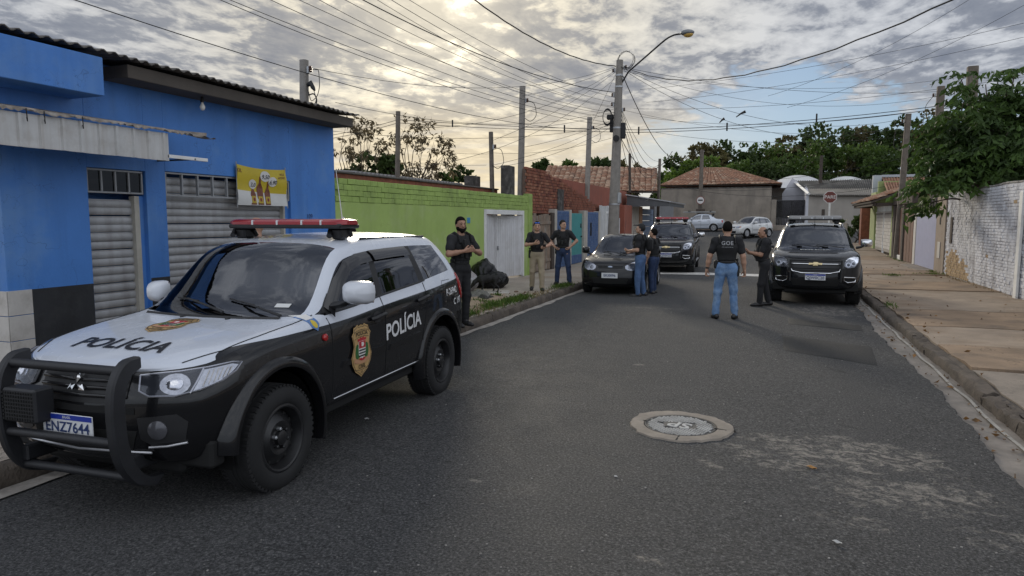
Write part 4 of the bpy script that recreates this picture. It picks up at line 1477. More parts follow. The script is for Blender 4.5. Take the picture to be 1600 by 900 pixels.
def resample(P, sub):
 """monotone cubic through the points, sub[i] steps in span i"""
 P = np.asarray(P, float)
 t = np.concatenate([[0], np.cumsum(np.maximum(np.linalg.norm(np.diff(P, axis=0), axis=1), 1e-4))])
 m = pchip_tangents(t, P)
 out = []
 for i in range(len(P) - 1):
  h = t[i + 1] - t[i]
  for k in range(sub[i]):
   u = k / sub[i]
   out.append((2 * u**3 - 3 * u**2 + 1) * P[i] + (u**3 - 2 * u**2 + u) * h * m[i] + (-2 * u**3 + 3 * u**2) * P[i + 1] + (u**3 - u**2) * h * m[i + 1])
 out.append(P[-1])
 return np.array(out)


class Shell:
 """car body from a table of stations; every station holds the 10 section points from sill to roof centre"""
 def __init__(s, cols, subu, subv, sx=1, sy=1, sz=1):
  s.cols = [[(p[0] * sx, p[1] * sy, p[2] * sz) for p in c] for c in cols]
  A = np.array(s.cols)                       # ni,nj,3
  ni, nj = A.shape[:2]
  s.subu, s.subv = subu, subv
  B = np.stack([resample(A[:, j], subu) for j in range(nj)], axis=1)      # NI,nj,3
  C_ = np.stack([resample(B[i], subv) for i in range(B.shape[0])], axis=0)  # NI,NJ,3
  C_[:, -1, 1] = 0
  C_[0, :, 1] = 0; C_[-1, :, 1] = 0
  s.G = C_
  s.ui = np.repeat(np.arange(ni - 1), subu)
  s.vj = np.repeat(np.arange(nj - 1), subv)
  s.arch = []
  V, F = s.half_faces(lambda i, j: True, 1)
  V2, F2 = s.half_faces(lambda i, j: True, -1)
  s.bvh = BVHTree.FromPolygons([tuple(v) for v in V] + [tuple(v) for v in V2], [tuple(f) for f in F] + [tuple(x + len(V) for x in f) for f in F2])

 def half_faces(s, pick, side, arch=()):
  NI, NJ = s.G.shape[:2]
  V = s.G.reshape(-1, 3).copy()
  if side < 0: V[:, 1] *= -1
  F = []
  for a in range(NI - 1):
   for b in range(NJ - 1):
    if pick(s.ui[a], s.vj[b]):
     q = (a * NJ + b, (a + 1) * NJ + b, (a + 1) * NJ + b + 1, a * NJ + b + 1)
     F.append(q if side > 0 else q[::-1])
  if arch:
   V2 = V.copy(); keep = []
   ins = np.zeros(len(V), bool)
   for (cx, cz, r) in arch:
    d = np.hypot(V[:, 0] - cx, V[:, 2] - cz)
    k = (d < r) & (np.abs(V[:, 1]) > .45)
    k |= (np.abs(V[:, 0] - cx) < r) & (V[:, 2] < cz) & (np.abs(V[:, 1]) > .45)
    ins |= k
    for i in np.where(k)[0]:
     dx, dz = V[i, 0] - cx, max(V[i, 2] - cz, 0)
     L_ = math.hypot(dx, dz)
     if V[i, 2] <= cz: V2[i, 0] = cx + math.copysign(r, dx)
     elif L_ > 1e-4: V2[i, 0], V2[i, 2] = cx + dx / L_ * r, cz + dz / L_ * r
   F = [f for f in F if not all(ins[i] for i in f)]
   V = V2
  return V, F

 def part(s, name, m, root, cells, sides=(1, -1), arch=(), smooth=70, **k):
  vs, fs = [], []
  for sd in sides:
   V, F = s.half_faces(lambda i, j: (i, j) in cells, sd, arch)
   used = sorted({i for f in F for i in f})
   rm = {u: len(vs) + n for n, u in enumerate(used)}
   vs += [tuple(V[u]) for u in used]
   fs += [tuple(rm[i] for i in f) for f in F]
  # weld the seam on the centre line
  b = MB(); b.add(vs, fs)
  bmx = bmesh.new()
  me = b.mesh(name, m, None)
  bmx.from_mesh(me); bmesh.ops.remove_doubles(bmx, verts=bmx.verts, dist=.0006)
  bmesh.ops.dissolve_degenerate(bmx, dist=.0004, edges=bmx.edges)
  bmx.to_mesh(me); bmx.free()
  me.polygons.foreach_set('use_smooth', [True] * len(me.polygons))
  me.set_sharp_from_angle(angle=R(smooth))
  return prop(link(name, me, root), **k)

 def hit(s, o, d):
  r = s.bvh.ray_cast(Vector(o), Vector(d))
  if r[0] is None: return None, None
  n = r[1]
  if n.dot(Vector(d)) > 0: n = -n
  return r[0], n

 def on_side(s, x, z, sd=1, off=0.0):
  p, n = s.hit((x, 3 * sd, z), (0, -sd, 0))
  return None if p is None else p + n * off

 def on_front(s, y, z, off=0.0, sd=1):
  p, n = s.hit((5 * sd, y, z), (-sd, 0, 0))
  return None if p is None else p + n * off

 def on_top(s, x, y, off=0.0):
  p, n = s.hit((x, y, 4), (0, 0, -1))
  return None if p is None else p + n * off


def ring_panel(b, poly, proj, off, bulge=0.0, skirt=.02, rings=(0, .4, .75, 1.0), mi=0, dense=4, flip=False):
 """star-shaped panel laid on a surface: proj(a, b, off) -> point"""
 pts = []
 n = len(poly)
 for i in range(n):
  for k in range(dense):
   pts.append([poly[i][q] + (poly[(i + 1) % n][q] - poly[i][q]) * k / dense for q in (0, 1)])
 c = [sum(p[q] for p in poly) / n for q in (0, 1)]
 rows = []
 for t in rings:
  row = []
  for p in pts:
   q = proj(c[0] + (p[0] - c[0]) * t, c[1] + (p[1] - c[1]) * t, off + bulge * (1 - t * t))
   row.append(q if q is not None else row[-1] if row else Vector((0, 0, 0)))
  row.append(row[0]); rows.append(row)
 if skirt:
  row = []
  for p in pts:
   q = proj(p[0], p[1], off - skirt)
   row.append(q if q is not None else row[-1] if row else Vector((0, 0, 0)))
  row.append(row[0]); rows.append(row)
 b.grid(rows, mi=mi, flip=flip)


def decal(b, vs, fs, proj, place, off):
 """flat lettering wrapped on a surface; place(x, y) -> surface parameters"""
 out = []
 for (x, y, z) in vs:
  a, c = place(x, y)
  q = proj(a, c, off)
  out.append(q if q is not None else Vector((0, 0, -1)))
 b.add(out, fs)


def seam(b, pts, proj, r=.0052, n=5, step=.05, off=0.0):
 L_ = []
 for (p, q) in zip(pts, pts[1:]):
  k = max(1, int(math.hypot(q[0] - p[0], q[1] - p[1]) / step))
  for i in range(k):
   L_.append((p[0] + (q[0] - p[0]) * i / k, p[1] + (q[1] - p[1]) * i / k))
 L_.append(pts[-1])
 P = [proj(a, c, off) for a, c in L_]
 P = [p for p in P if p is not None]
 if len(P) > 1:
  b.tube(P, r, n)


def wheel(root, x, y, r, w, side, rim_m, style='steel', rim_r=None):
 """wheel = rim with a tyre child and nuts; axis along y, outer face towards side"""
 rim_r = rim_r or r * .60
 # built about Z then laid over: local z -> outward
 M = Matrix.Translation((x, y, r)) @ Matrix(((1, 0, 0, 0), (0, 0, side, 0), (0, -side if False else 1, 0, 0), (0, 0, 0, 1)))
 h = w / 2
 b = MB()
 b.lathe([(rim_r + .012, h - .012), (rim_r + .014, h - .004), (rim_r, h), (rim_r - .012, h - .006), (rim_r - .02, h - .03), (rim_r - .03, h - .06), (rim_r - .05, -h * .3), (rim_r - .03, -h)], 40, M)
 if style == 'steel':
  b.lathe([(rim_r - .035, h - .075), (rim_r * .80, h - .070), (rim_r * .66, h - .052), (rim_r * .52, h - .030), (rim_r * .40, h - .034), (rim_r * .31, h - .045), (rim_r * .24, h - .040), (rim_r * .23, h - .012), (rim_r * .14, h - .004), (0, h - .004)], 40, M)
 elif style == 'cover':
  for k in range(8):
   a0 = 2 * math.pi * k / 8
   pl = [(rim_r * .25 * math.cos(a0 - .35), rim_r * .25 * math.sin(a0 - .35)), (rim_r * .98 * math.cos(a0 - .26), rim_r * .98 * math.sin(a0 - .26)), (rim_r * .98 * math.cos(a0 + .26), rim_r * .98 * math.sin(a0 + .26)), (rim_r * .25 * math.cos(a0 + .35), rim_r * .25 * math.sin(a0 + .35))]
   b.prism(pl, h - .035, h - .012, M)
  b.lathe([(rim_r * .34, h - .035), (rim_r * .34, h - .008), (rim_r * .2, h), (0, h)], 24, M)
 else:
  for k in range(6):
   for e in (-.14, .14):
    a0 = 2 * math.pi * k / 6 + e
    a1 = 2 * math.pi * k / 6 + e * .95
    wd = .075
    pl = [(rim_r * .22 * math.cos(a0 - wd * 2), rim_r * .22 * math.sin(a0 - wd * 2)), (rim_r * .97 * math.cos(a1 - wd), rim_r * .97 * math.sin(a1 - wd)), (rim_r * .97 * math.cos(a1 + wd), rim_r * .97 * math.sin(a1 + wd)), (rim_r * .22 * math.cos(a0 + wd * 2), rim_r * .22 * math.sin(a0 + wd * 2))]
    b.prism(pl, h - .045, h - .014, M)
  b.lathe([(rim_r * .3, h - .05), (rim_r * .3, h - .012), (rim_r * .16, h - .004), (0, h - .004)], 24, M)
 wo = b.obj('wheel', rim_m, root, smooth=35)
 b = MB()
 b.lathe([(rim_r - .01, -h), (rim_r + .02, -h - .008), (r - .06, -h - .012), (r - .025, -h + .004), (r - .006, -h + .028), (r, -h + .05), (r, h - .05), (r - .006, h - .028), (r - .025, h - .004), (r - .05, h + .010), (rim_r + .05, h + .012), (rim_r + .022, h + .004), (rim_r + .012, h - .008)], 56, M)
 # tread blocks: grooves as raised ribs and shoulder lugs
 for k in range(56):
  a0 = 2 * math.pi * k / 56
  for (z0, z1) in ((-h + .012, -h + .055), (h - .055, h - .012)):
   pl = [((r + .002) * math.cos(a0 - .03), (r + .002) * math.sin(a0 - .03)), ((r + .002) * math.cos(a0 + .03), (r + .002) * math.sin(a0 + .03)), ((r - .03) * math.cos(a0 + .03), (r - .03) * math.sin(a0 + .03)), ((r - .03) * math.cos(a0 - .03), (r - .03) * math.sin(a0 - .03))]
   b.prism(pl, z0, z1, M)
 for z0 in (-.045, -.012, .022):
  b.lathe([(r - .004, z0), (r + .004, z0 + .002), (r + .004, z0 + .022), (r - .004, z0 + .024)], 56, M)
 b.obj('tyre', RUBBER, wo, smooth=40)
 if style == 'steel':
  for k in range(6):
   a0 = 2 * math.pi * k / 6 + .3
   b = MB(); b.lathe([(.013, h - .04), (.013, h - .012), (.008, h - .006), (0, h - .006)], 6, M @ Matrix.Translation((rim_r * .31 * math.cos(a0), rim_r * .31 * math.sin(a0), 0)))
   b.obj('wheel_nut', GALV if k < 2 else STEELB, wo)
  b = MB()
  for k in range(12):
   a0 = 2 * math.pi * k / 12
   b.lathe([(.0, h - .0695 + .003), (.014, h - .0695 + .003)], 8, M @ Matrix.Translation((rim_r * .76 * math.cos(a0), rim_r * .76 * math.sin(a0), .006)))
  b.obj('rim_hole', DARK, wo, kind='stuff')
 return wo


def flare(sh, root, cx, r, sd, m, ymax, cz, w=.085, a0=-18, a1=198):
 b = MB(); P = []
 for k in range(41):
  an = R(a0 + (a1 - a0) * k / 40)
  c, s = math.cos(an), math.sin(an)
  row = []
  q = sh.on_side(cx + (r + w) * c, max(cz + (r + w) * s, .42), sd)
  yo = abs(q.y) if q is not None else ymax - .04
  yo = min(yo, ymax - .004)
  for (rr, yy) in ((r + w, yo - .006), (r + w * .86, yo + .6 * (ymax - yo)), (r + w * .5, ymax - .008), (r + .012, ymax), (r, ymax - .006), (r - .004, ymax - .09)):
   row.append((cx + rr * c, sd * yy, cz + rr * s))
  P.append(row)
 b.grid(P, flip=(sd < 0))
 return b.obj('wheel_flare', m, root, smooth=60)


def two_tone(name, top, bottom, curve, rough=.22):
 """paint scheme: upper colour above a swept line z = f(x) of the car, lower colour below it"""
 m = bpy.data.materials.new(name); MATS[name] = m
 m.use_nodes = True
 nt = m.node_tree; N, L = nt.nodes, nt.links
 b = N['Principled BSDF']
 tc = N.new('ShaderNodeTexCoord'); sp = N.new('ShaderNodeSeparateXYZ'); L.new(tc.outputs['Object'], sp.inputs[0])
 mr = N.new('ShaderNodeMapRange'); mr.inputs[1].default_value = -3; mr.inputs[2].default_value = 3
 L.new(sp.outputs[0], mr.inputs[0])
 fc = N.new('ShaderNodeFloatCurve')
 cv = fc.mapping.curves[0]
 pts = [((x + 3) / 6, z / 2.0) for x, z in curve]
 cv.points[0].location = pts[0]; cv.points[1].location = pts[-1]
 for p in pts[1:-1]:
  cv.points.new(*p)
 fc.mapping.update()
 L.new(mr.outputs[0], fc.inputs['Value'])
 zz = N.new('ShaderNodeMath'); zz.operation = 'DIVIDE'; L.new(sp.outputs[2], zz.inputs[0]); zz.inputs[1].default_value = 2.0
 gt = N.new('ShaderNodeMath'); gt.operation = 'GREATER_THAN'; L.new(zz.outputs[0], gt.inputs[0]); L.new(fc.outputs[0], gt.inputs[1])
 ns = N.new('ShaderNodeTexNoise'); ns.inputs['Scale'].default_value = 6; ns.inputs['Detail'].default_value = 5; L.new(tc.outputs['Object'], ns.inputs['Vector'])
 mx = N.new('ShaderNodeMix'); mx.data_type = 'RGBA'
 mx.inputs[6].default_value = (*bottom, 1); mx.inputs[7].default_value = (*top, 1)
 L.new(gt.outputs[0], mx.inputs[0])
 L.new(mx.outputs[2], b.inputs['Base Color'])
 rr = N.new('ShaderNodeMapRange'); rr.inputs[1].default_value = .3; rr.inputs[2].default_value = .7; rr.inputs[3].default_value = rough * .7; rr.inputs[4].default_value = rough * 1.5
 L.new(ns.outputs[0], rr.inputs[0]); L.new(rr.outputs[0], b.inputs['Roughness'])
 b.inputs['Specular IOR Level'].default_value = .2; b.inputs['Coat Weight'].default_value = .6; b.inputs['Coat Roughness'].default_value = .03
 return m


def suv_cols():
 Zs = [.33, .45, .60, .85]
 C = []
 fx = [2.02, 2.14, 2.17, 2.15, 2.11, 2.10, 2.095, 2.09, 2.085, 2.08]
 fz = [.36, .42, .58, .76, .90, .945, .958, .968, .975, .98]
 C.append([(x, 0, z) for x, z in zip(fx, fz)])
 C.append(list(zip([1.98, 2.08, 2.11, 2.10, 2.05, 2.03, 2.05, 2.065, 2.075, 2.08], [.42, .46, .48, .48, .47, .46, .40, .30, .16, 0], [.36, .42, .58, .77, .91, .955, .965, .972, .977, .98])))
 C.append(list(zip([1.88, 1.96, 1.98, 1.98, 1.90, 1.86, 1.93, 1.99, 2.02, 2.03], [.60, .72, .78, .78, .76, .72, .60, .45, .24, 0], [.35, .42, .59, .78, .93, .985, .995, 1.0, 1.003, 1.005])))
 C.append(list(zip([1.66, 1.70, 1.70, 1.70, 1.68, 1.68, 1.72, 1.76, 1.78, 1.79], [.66, .82, .865, .875, .85, .78, .66, .48, .24, 0], [.34, .43, .6, .82, .98, 1.035, 1.05, 1.055, 1.058, 1.06])))
 C.append(list(zip([1.35] * 6 + [1.36, 1.38, 1.40, 1.40], [.68, .86, .885, .89, .87, .80, .69, .5, .25, 0], [.33, .45, .6, .85, 1.02, 1.08, 1.098, 1.104, 1.108, 1.11])))
 C.append(list(zip([.71, .71, .71, .71, .715, .70, .78, .89, .98, 1.01], [.68, .865, .89, .90, .885, .825, .785, .72, .40, 0], [.33, .45, .6, .85, 1.03, 1.135, 1.15, 1.15, 1.142, 1.14])))
 C.append(list(zip([.30, .30, .30, .30, .30, .29, .215, .20, .23, .24], [.68, .865, .89, .90, .89, .835, .695, .615, .34, 0], [.33, .45, .6, .85, 1.04, 1.165, 1.545, 1.635, 1.675, 1.685])))
 C.append(list(zip([-.10, -.10, -.10, -.10, -.10, -.11, -.16, -.17, -.15, -.15], [.68, .865, .89, .90, .89, .835, .69, .605, .34, 0], [.33, .45, .6, .85, 1.05, 1.195, 1.595, 1.685, 1.725, 1.735])))
 C.append(list(zip([-.20, -.20, -.20, -.20, -.20, -.21, -.25, -.26, -.25, -.25], [.68, .865, .89, .90, .89, .835, .69, .605, .34, 0], [.33, .45, .6, .85, 1.055, 1.205, 1.60, 1.69, 1.735, 1.745])))
 C.append(list(zip([-.98, -.98, -.98, -.98, -.98, -.99, -.92, -.93, -.93, -.93], [.68, .865, .89, .90, .89, .83, .69, .60, .34, 0], [.33, .45, .6, .85, 1.08, 1.245, 1.615, 1.70, 1.745, 1.755])))
 C.append(list(zip([-1.10, -1.10, -1.10, -1.10, -1.10, -1.10, -1.02, -1.03, -1.03, -1.03], [.68, .865, .89, .90, .89, .83, .69, .60, .34, 0], [.33, .45, .6, .85, 1.085, 1.26, 1.615, 1.70, 1.742, 1.752])))
 C.append(list(zip([-1.84, -1.84, -1.84, -1.84, -1.84, -1.80, -1.60, -1.66, -1.70, -1.70], [.66, .84, .875, .885, .87, .80, .685, .59, .33, 0], [.36, .45, .6, .85, 1.11, 1.315, 1.60, 1.68, 1.718, 1.728])))
 C.append(list(zip([-2.05, -2.10, -2.12, -2.13, -2.11, -2.03, -1.83, -1.80, -1.82, -1.83], [.60, .78, .82, .83, .81, .745, .63, .545, .30, 0], [.40, .47, .6, .85, 1.12, 1.33, 1.59, 1.655, 1.69, 1.70])))
 C.append(list(zip([-2.12, -2.20, -2.23, -2.22, -2.19, -2.12, -1.92, -1.87, -1.85, -1.84], [0] * 10, [.42, .47, .6, .85, 1.12, 1.33, 1.58, 1.645, 1.68, 1.695])))
 return C


SUV_SU = [4, 4, 6, 9, 14, 9, 8, 2, 14, 3, 15, 6, 6]
SUV_SV = [2, 3, 5, 5, 4, 6, 3, 4, 4]
NC = 13


def cells(i0, i1, j0, j1):
 return {(i, j) for i in range(i0, i1 + 1) for j in range(j0, j1 + 1)}


SUV_GLASS = {'windscreen': cells(5, 5, 7, 8), 'fw': cells(5, 6, 5, 5), 'rw': cells(8, 8, 5, 5), 'qw': cells(10, 10, 5, 5), 'back': cells(12, 12, 5, 5)}


def interior(root, sh, zf, x_front, x_rear, w, seat_m, dash_z, x_seats=(-.05, -.95)):
 b = MB(); b.box((x_rear, -w, zf - .06), (x_front, w, zf), .01)
 b.obj('floor', DARK, root)
 b = MB(); b.box((x_front - .42, -w, zf + .2), (x_front - .05, w, dash_z), .05); b.obj('dashboard', mat('dash_grey', (.035, .035, .037), .8), root, smooth=40)
 b = MB()
 M = Matrix.Translation((x_front - .5, w * .5, dash_z - .05)) @ Matrix.Rotation(R(65), 4, 'Y')
 P = [M @ Vector((.18 * math.cos(t), .18 * math.sin(t), 0)) for t in frange(0, 2 * math.pi, .3)]
 b.tube(P, .014, 6, caps=False); b.tube([M @ Vector((-.17, 0, 0)), M @ Vector((.17, 0, 0))], .014, 5)
 b.obj('steering_wheel', BLACK, root, smooth=60)
 for k, xs_ in enumerate(x_seats):
  for y in ((w * .5, -w * .5) if k == 0 else (w * .52, -w * .52)):
   ww = .25 if k == 0 else .32
   b = MB()
   b.box((xs_ - .05, y - ww, zf + .1), (xs_ + .45, y + ww, zf + .30), .06)
   M = Matrix.Translation((xs_ - .02, y, zf + .25)) @ Matrix.Rotation(R(-14), 4, 'Y')
   b.box((-.09, -ww, 0), (.06, ww, .58), .055, M=M)
   b.box((-.06, -.13, .62), (.04, .13, .80), .04, M=M)
   b.tube([M @ Vector((-.01, -.05, .55)), M @ Vector((-.01, -.05, .65))], .008, 5); b.tube([M @ Vector((-.01, .05, .55)), M @ Vector((-.01, .05, .65))], .008, 5)
   b.obj('seat', seat_m, root, smooth=40)


def underbody(root, x0, x1, w, axles, r, zb=.34, ztop=.62):
 b = MB(); b.box((x0, -w + .28, zb - .06), (x1, w - .28, ztop), .03)
 for ax in axles:
  b.tube([(ax, -w + .1, r), (ax, w - .1, r)], .045, 8)
 segs = sorted([x0] + [ax + s * (r + .09) for ax in axles for s in (-1, 1)] + [x1])
 for a, c in zip(segs[0::2], segs[1::2]):
  if c - a > .05: b.box((a, -w + .05, zb), (c, w - .05, ztop - .1), .02)
 b.obj('underbody', DARK, root)
 for ax in axles:
  for sd in (1, -1):
   b = MB(); P = []
   for k in range(17):
    an = R(-10 + 200 * k / 16)
    P.append([(ax + (r + .085) * math.cos(an), sd * (w - .32), r + (r + .085) * math.sin(an)), (ax + (r + .085) * math.cos(an), sd * (w - .015), r + (r + .085) * math.sin(an))])
   b.grid(P, flip=(sd > 0)); b.grid(P, flip=(sd < 0))
   b.obj('wheel_well', DARK, root)


def mirror(root, sh, x, z, y0, m, sx=1.0, glassm=CHROME):
 for sd in (1, -1):
  if sd < 0 and sx == 1.0 and y0 < .93: sx, y0, z = .62, y0 - .14, z - .05
  b = MB()
  P = []
  for i in range(9):                    # housing: rounded cup, open to the rear
   t = i / 8
   prof = math.sin(math.pi * min(1, .12 + t * .78)) ** .55
   row = []
   for k in range(16):
    an = 2 * math.pi * k / 16
    ce, se = math.cos(an), math.sin(an)
    ey = abs(ce) ** .55 * math.copysign(1, ce) * .125 * sx
    ez = abs(se) ** .55 * math.copysign(1, se) * .092
    g = [.35, .62, .80, .9, .96, .99, 1, 1, .99][i]
    row.append((x + .085 - .16 * t, sd * (y0 + .15) + ey * g * sd, z + .02 + ez * g + (.0)))
   row.append(row[0]); P.append(row)
  b.grid(P, flip=(sd < 0))
  b.f.append(tuple(range(16)) if sd > 0 else tuple(range(15, -1, -1))); b.m.append(0)
  mo = b.obj('side_mirror', m, root, smooth=60)
  b = MB(); b.box((x - .070, sd * (y0 + .15) - .115 * sx, z - .06), (x - .060, sd * (y0 + .15) + .115 * sx, z + .10), .004); b.obj('mirror_glass', glassm, mo)
  b = MB(); b.tube([(x - .02, sd * (y0 - .06), z - .09), (x, sd * (y0 + .02), z - .075), (x + .01, sd * (y0 + .08), z - .05)], [.055, .045, .04], 8, flat=.6); b.obj('mirror_arm', BLACK, mo, smooth=60)


def lightbar(root, z, half, x, m_lens, m_base, feet=True, d=.15, h=.10, lift=.07):
 """roof lightbar: dark base, rounded coloured cover, clear end, brackets"""
 b = MB(); P = []
 prof = [(-d, 0), (-d * 1.0, h * .5), (-d * .8, h * .9), (-d * .4, h * 1.05), (d * .4, h * 1.05), (d * .8, h * .9), (d, h * .5), (d, 0)]
 for i, y in enumerate([-half, -half + .02, -half + .07, -half * .5, 0, half * .5, half - .07, half - .02, half]):
  g = (.55, .82, 1, 1, 1, 1, 1, .82, .55)[i]
  P.append([(x + a * g, y, z + lift + .035 + c * (.6 + .4 * g)) for a, c in prof])
 b.grid(P, flip=True)
 for r_ in (0, -1):
  k0 = 0 if r_ == 0 else (len(P) - 1) * len(prof)
  f = tuple(range(k0, k0 + len(prof)))
  b.f.append(f if r_ == 0 else f[::-1]); b.m.append(0)
 lb = b.obj('lightbar', m_lens, root, smooth=50)
 b = MB(); b.box((x - d * 1.02, -half + .02, z + lift), (x + d * 1.02, half - .02, z + lift + .042), .012); b.obj('lightbar_base', m_base, lb, smooth=40)
 for y in (-half * .55, -half * .12, half * .30, half * .62):
  b = MB(); b.box((x + d * .7, y, z + lift + .03), (x + d * 1.035, y + .02, z + lift + .075), .004); b.obj('clip', CHROME, lb)
 for y in ((-half + .08, half - .12) if feet else ()):
  b = MB(); b.box((x - .07, y - .05, z - .03), (x + .09, y + .06, z + lift + .005), .02)
  b.tube([(x + .05, y - .07, z + lift - .01), (x + .14, y - .03, z - .0)], .025, 6); b.tube([(x - .02, y + .07, z + lift - .01), (x - .09, y + .05, z - .0)], .022, 6)
  b.obj('mounting_bracket', BLACK, lb, smooth=40)
 return lb


PAINTED = []


def plate(root, x, z, txt, w=.40, h=.13, tilt=0, old=False):
 """number plate facing forward (+x)"""
 b = MB(); b.box((x - .008, -w / 2, z - h / 2), (x, w / 2, z + h / 2), .003)
 p = b.obj('number_plate', mat('plate_white', (.66, .67, .68), .4), root)
 if not old:
  b = MB(); b.box((x + .0005, -w / 2 + .004, z + h / 2 - .034), (x + .0025, w / 2 - .004, z + h / 2 - .003)); b.obj('plate_band', mat('plate_band_blue', (.012, .035, .30), .4), p)
  vs, fs = text_mesh('BRASIL', .022, .01); b = MB(); b.add([(x + .004, xx, z + h / 2 - .018 + yy) for (xx, yy, zz) in vs], [f[::1] for f in fs]); b.obj('plate_country', mat('plate_white', (.66, .67, .68)), p)
 vs, fs = text_mesh(txt, .088 if not old else .085, .018, space=1.03)
 k = min(1.0, (w - .05) / max(.01, max(v[0] for v in vs) - min(v[0] for v in vs)))
 b = MB(); b.add([(x + .003, xx * k, z - (.017 if not old else 0) + yy) for (xx, yy, zz) in vs], fs)
 b.obj('plate_number', mat('plate_number', (.02, .04, .13), .5), p)
 return p


LENS = glass_mat('lamp_lens', (.95, .96, 1), .92, .03, ior=1.3)
REFL = mat('lamp_reflector', (.45, .46, .48), .2, .85, obj=True, var=.25, vs=30)
AMBER = mat('amber_lens', (.75, .25, .03), .2)
REDL = mat('red_lens', (.36, .012, .012), .15, coat=.5)
REDBAR = mat('red_bar_cover', (.30, .014, .022), .22, coat=.4, obj=True, var=.15, vs=3)
GLW = glass_mat('windscreen_glass', (.40, .45, .50), .45, ior=1.95)
GLS = glass_mat('side_glass', (.25, .28, .30), .45)
GLD = glass_mat('privacy_glass', (.06, .065, .07), .5, ior=2.1)
SEATM = mat('seat_cloth', (.025, .025, .027), .9, obj=True, var=.2, vs=10)
BPAINT = mat('black_paint', (.008, .008, .009), .25, coat=.6, spec=.2)
WPAINT = mat('white_car_paint', (.60, .62, .66), .25, coat=.4)
GOLD = mat('badge_gold', (.48, .31, .13), .45, obj=True, var=.15, vs=20)


def crest(root, proj, place, s, off, parent_name='badge'):
 """gold shield with the state arms: ribbon of letters, striped shield, wreath, plumed red top"""
 def ob(name, poly, m, o, dense=3, rings=(0, .5, 1)):
  b = MB(); ring_panel(b, [place(x * s, y * s) for x, y in poly], proj, o, skirt=.002, dense=dense, rings=rings)
  return b.obj(name, m, None, smooth=60)
 half = [(0, .98), (.13, .94), (.20, 1.0), (.32, .93), (.42, .90), (.46, .74), (.56, .62), (.50, .42), (.46, .20), (.52, .0), (.60, -.22), (.54, -.50), (.36, -.80), (.12, -.96), (0, -1.06)]
 outline = half + [(-x, y) for x, y in half[-2:0:-1]]
 bd = ob(parent_name, outline, GOLD, off, 2, (0, .3, .6, .85, 1)); bd.parent = root
 dk = mat('badge_dark', (.05, .035, .02), .5)
 rd = mat('badge_red', (.42, .02, .03), .5); gr = mat('badge_green', (.03, .12, .03), .6); wt = mat('badge_white', (.72, .70, .66), .5); bk = mat('badge_black', (.012, .012, .012), .5)
 # rim line
 b = MB()
 rim = [(x * .93, y * .94) for x, y in outline] ; rim.append(rim[0])
 P = [proj(*place(x * s, y * s), off + .001) for x, y in rim]
 b.tube([p for p in P if p is not None], .0032 * s / .3, 4, caps=False); b.obj('badge_rim', dk, bd)
 circ = lambda cx, cy, rx, ry, n=18: [(cx + rx * math.cos(2 * math.pi * k / n), cy + ry * math.sin(2 * math.pi * k / n)) for k in range(n)]
 ob('laurel', circ(-.27, -.04, .12, .30), gr, off + .002).parent = bd
 ob('laurel', circ(.27, -.04, .12, .30), gr, off + .002).parent = bd
 ob('shield', [(-.20, .36), (.20, .36), (.21, .1), (.2, -.15), (.12, -.30), (0, -.36), (-.12, -.30), (-.2, -.15), (-.21, .1)], wt, off + .003).parent = bd
 ob('shield_field', [(-.19, .35), (.19, .35), (.19, .08), (-.19, .08)], rd, off + .005).parent = bd
 for k in range(3):
  ob('shield_stripe', [(-.19, .03 - k * .11), (.19, .03 - k * .11), (.18, -.025 - k * .11), (-.18, -.025 - k * .11)], bk, off + .005).parent = bd
 ob('plume', [(-.24, .36), (-.26, .46), (-.12, .44), (-.10, .52), (0, .46), (.10, .52), (.12, .44), (.26, .46), (.24, .36)], rd, off + .0035).parent = bd
 ob('horse', [(-.06, .30), (.05, .31), (.09, .22), (.04, .14), (-.05, .15)], wt, off + .007).parent = bd
 ob('ribbon', [(-.47, -.42), (-.44, -.26), (-.15, -.36), (.15, -.36), (.44, -.26), (.47, -.42), (.15, -.52), (-.15, -.52)], mat('badge_ribbon', (.50, .27, .15), .5), off + .004).parent = bd
 ob('ribbon_bow', [(-.20, -.34), (-.08, -.28), (0, -.33), (.08, -.28), (.20, -.34), (.06, -.40), (-.06, -.40)], rd, off + .006).parent = bd
 for (tx, cy, sz, hh) in (('POLÍCIA', .66, .235, .8), ('CIVIL', -.64, .235, .8), ('SP', -.86, .12, .8)):
  vs, fs = text_mesh(tx, sz, .018)
  b = MB(); decal(b, vs, fs, proj, lambda x, y: place(x * s * hh, (cy + y + .06 * (x / .5) ** 2 * (-1 if cy > 0 else 1)) * s), off + .005)
  b.obj('badge_lettering', dk, bd)
 for cy in (.66, -.64):
  b = MB()
  for e in (.13, -.13):
   P = [proj(*place(x * s, (cy + e - .10 * (x / .5) ** 2 * (1 if cy > 0 else -1)) * s), off + .002) for x in frange(-.42, .42, .1)]
   b.tube([p for p in P if p is not None], .003 * s / .3, 4)
  b.obj('badge_scroll', dk, bd)
 return bd


def wipers(root, sh, pts):
 for (p0, p1, p2) in pts:
  b = MB()
  q = [sh.on_top(*p, off=o) for p, o in ((p0, .02), (((p0[0] + p1[0]) / 2, (p0[1] + p1[1]) / 2), .035), (p1, .025))]
  q = [p for p in q if p is not None]
  b.tube(q, [.012, .009, .006][:len(q)], 6)
  a, c = Vector(p1), Vector(p2)
  bl_ = [sh.on_top(*(a.lerp(c, t)), off=.014) for t in frange(-.5, .5, .1)]
  b.tube([p for p in bl_ if p is not None], .007, 5)
  b.obj('wiper', BLACK, root, smooth=50)


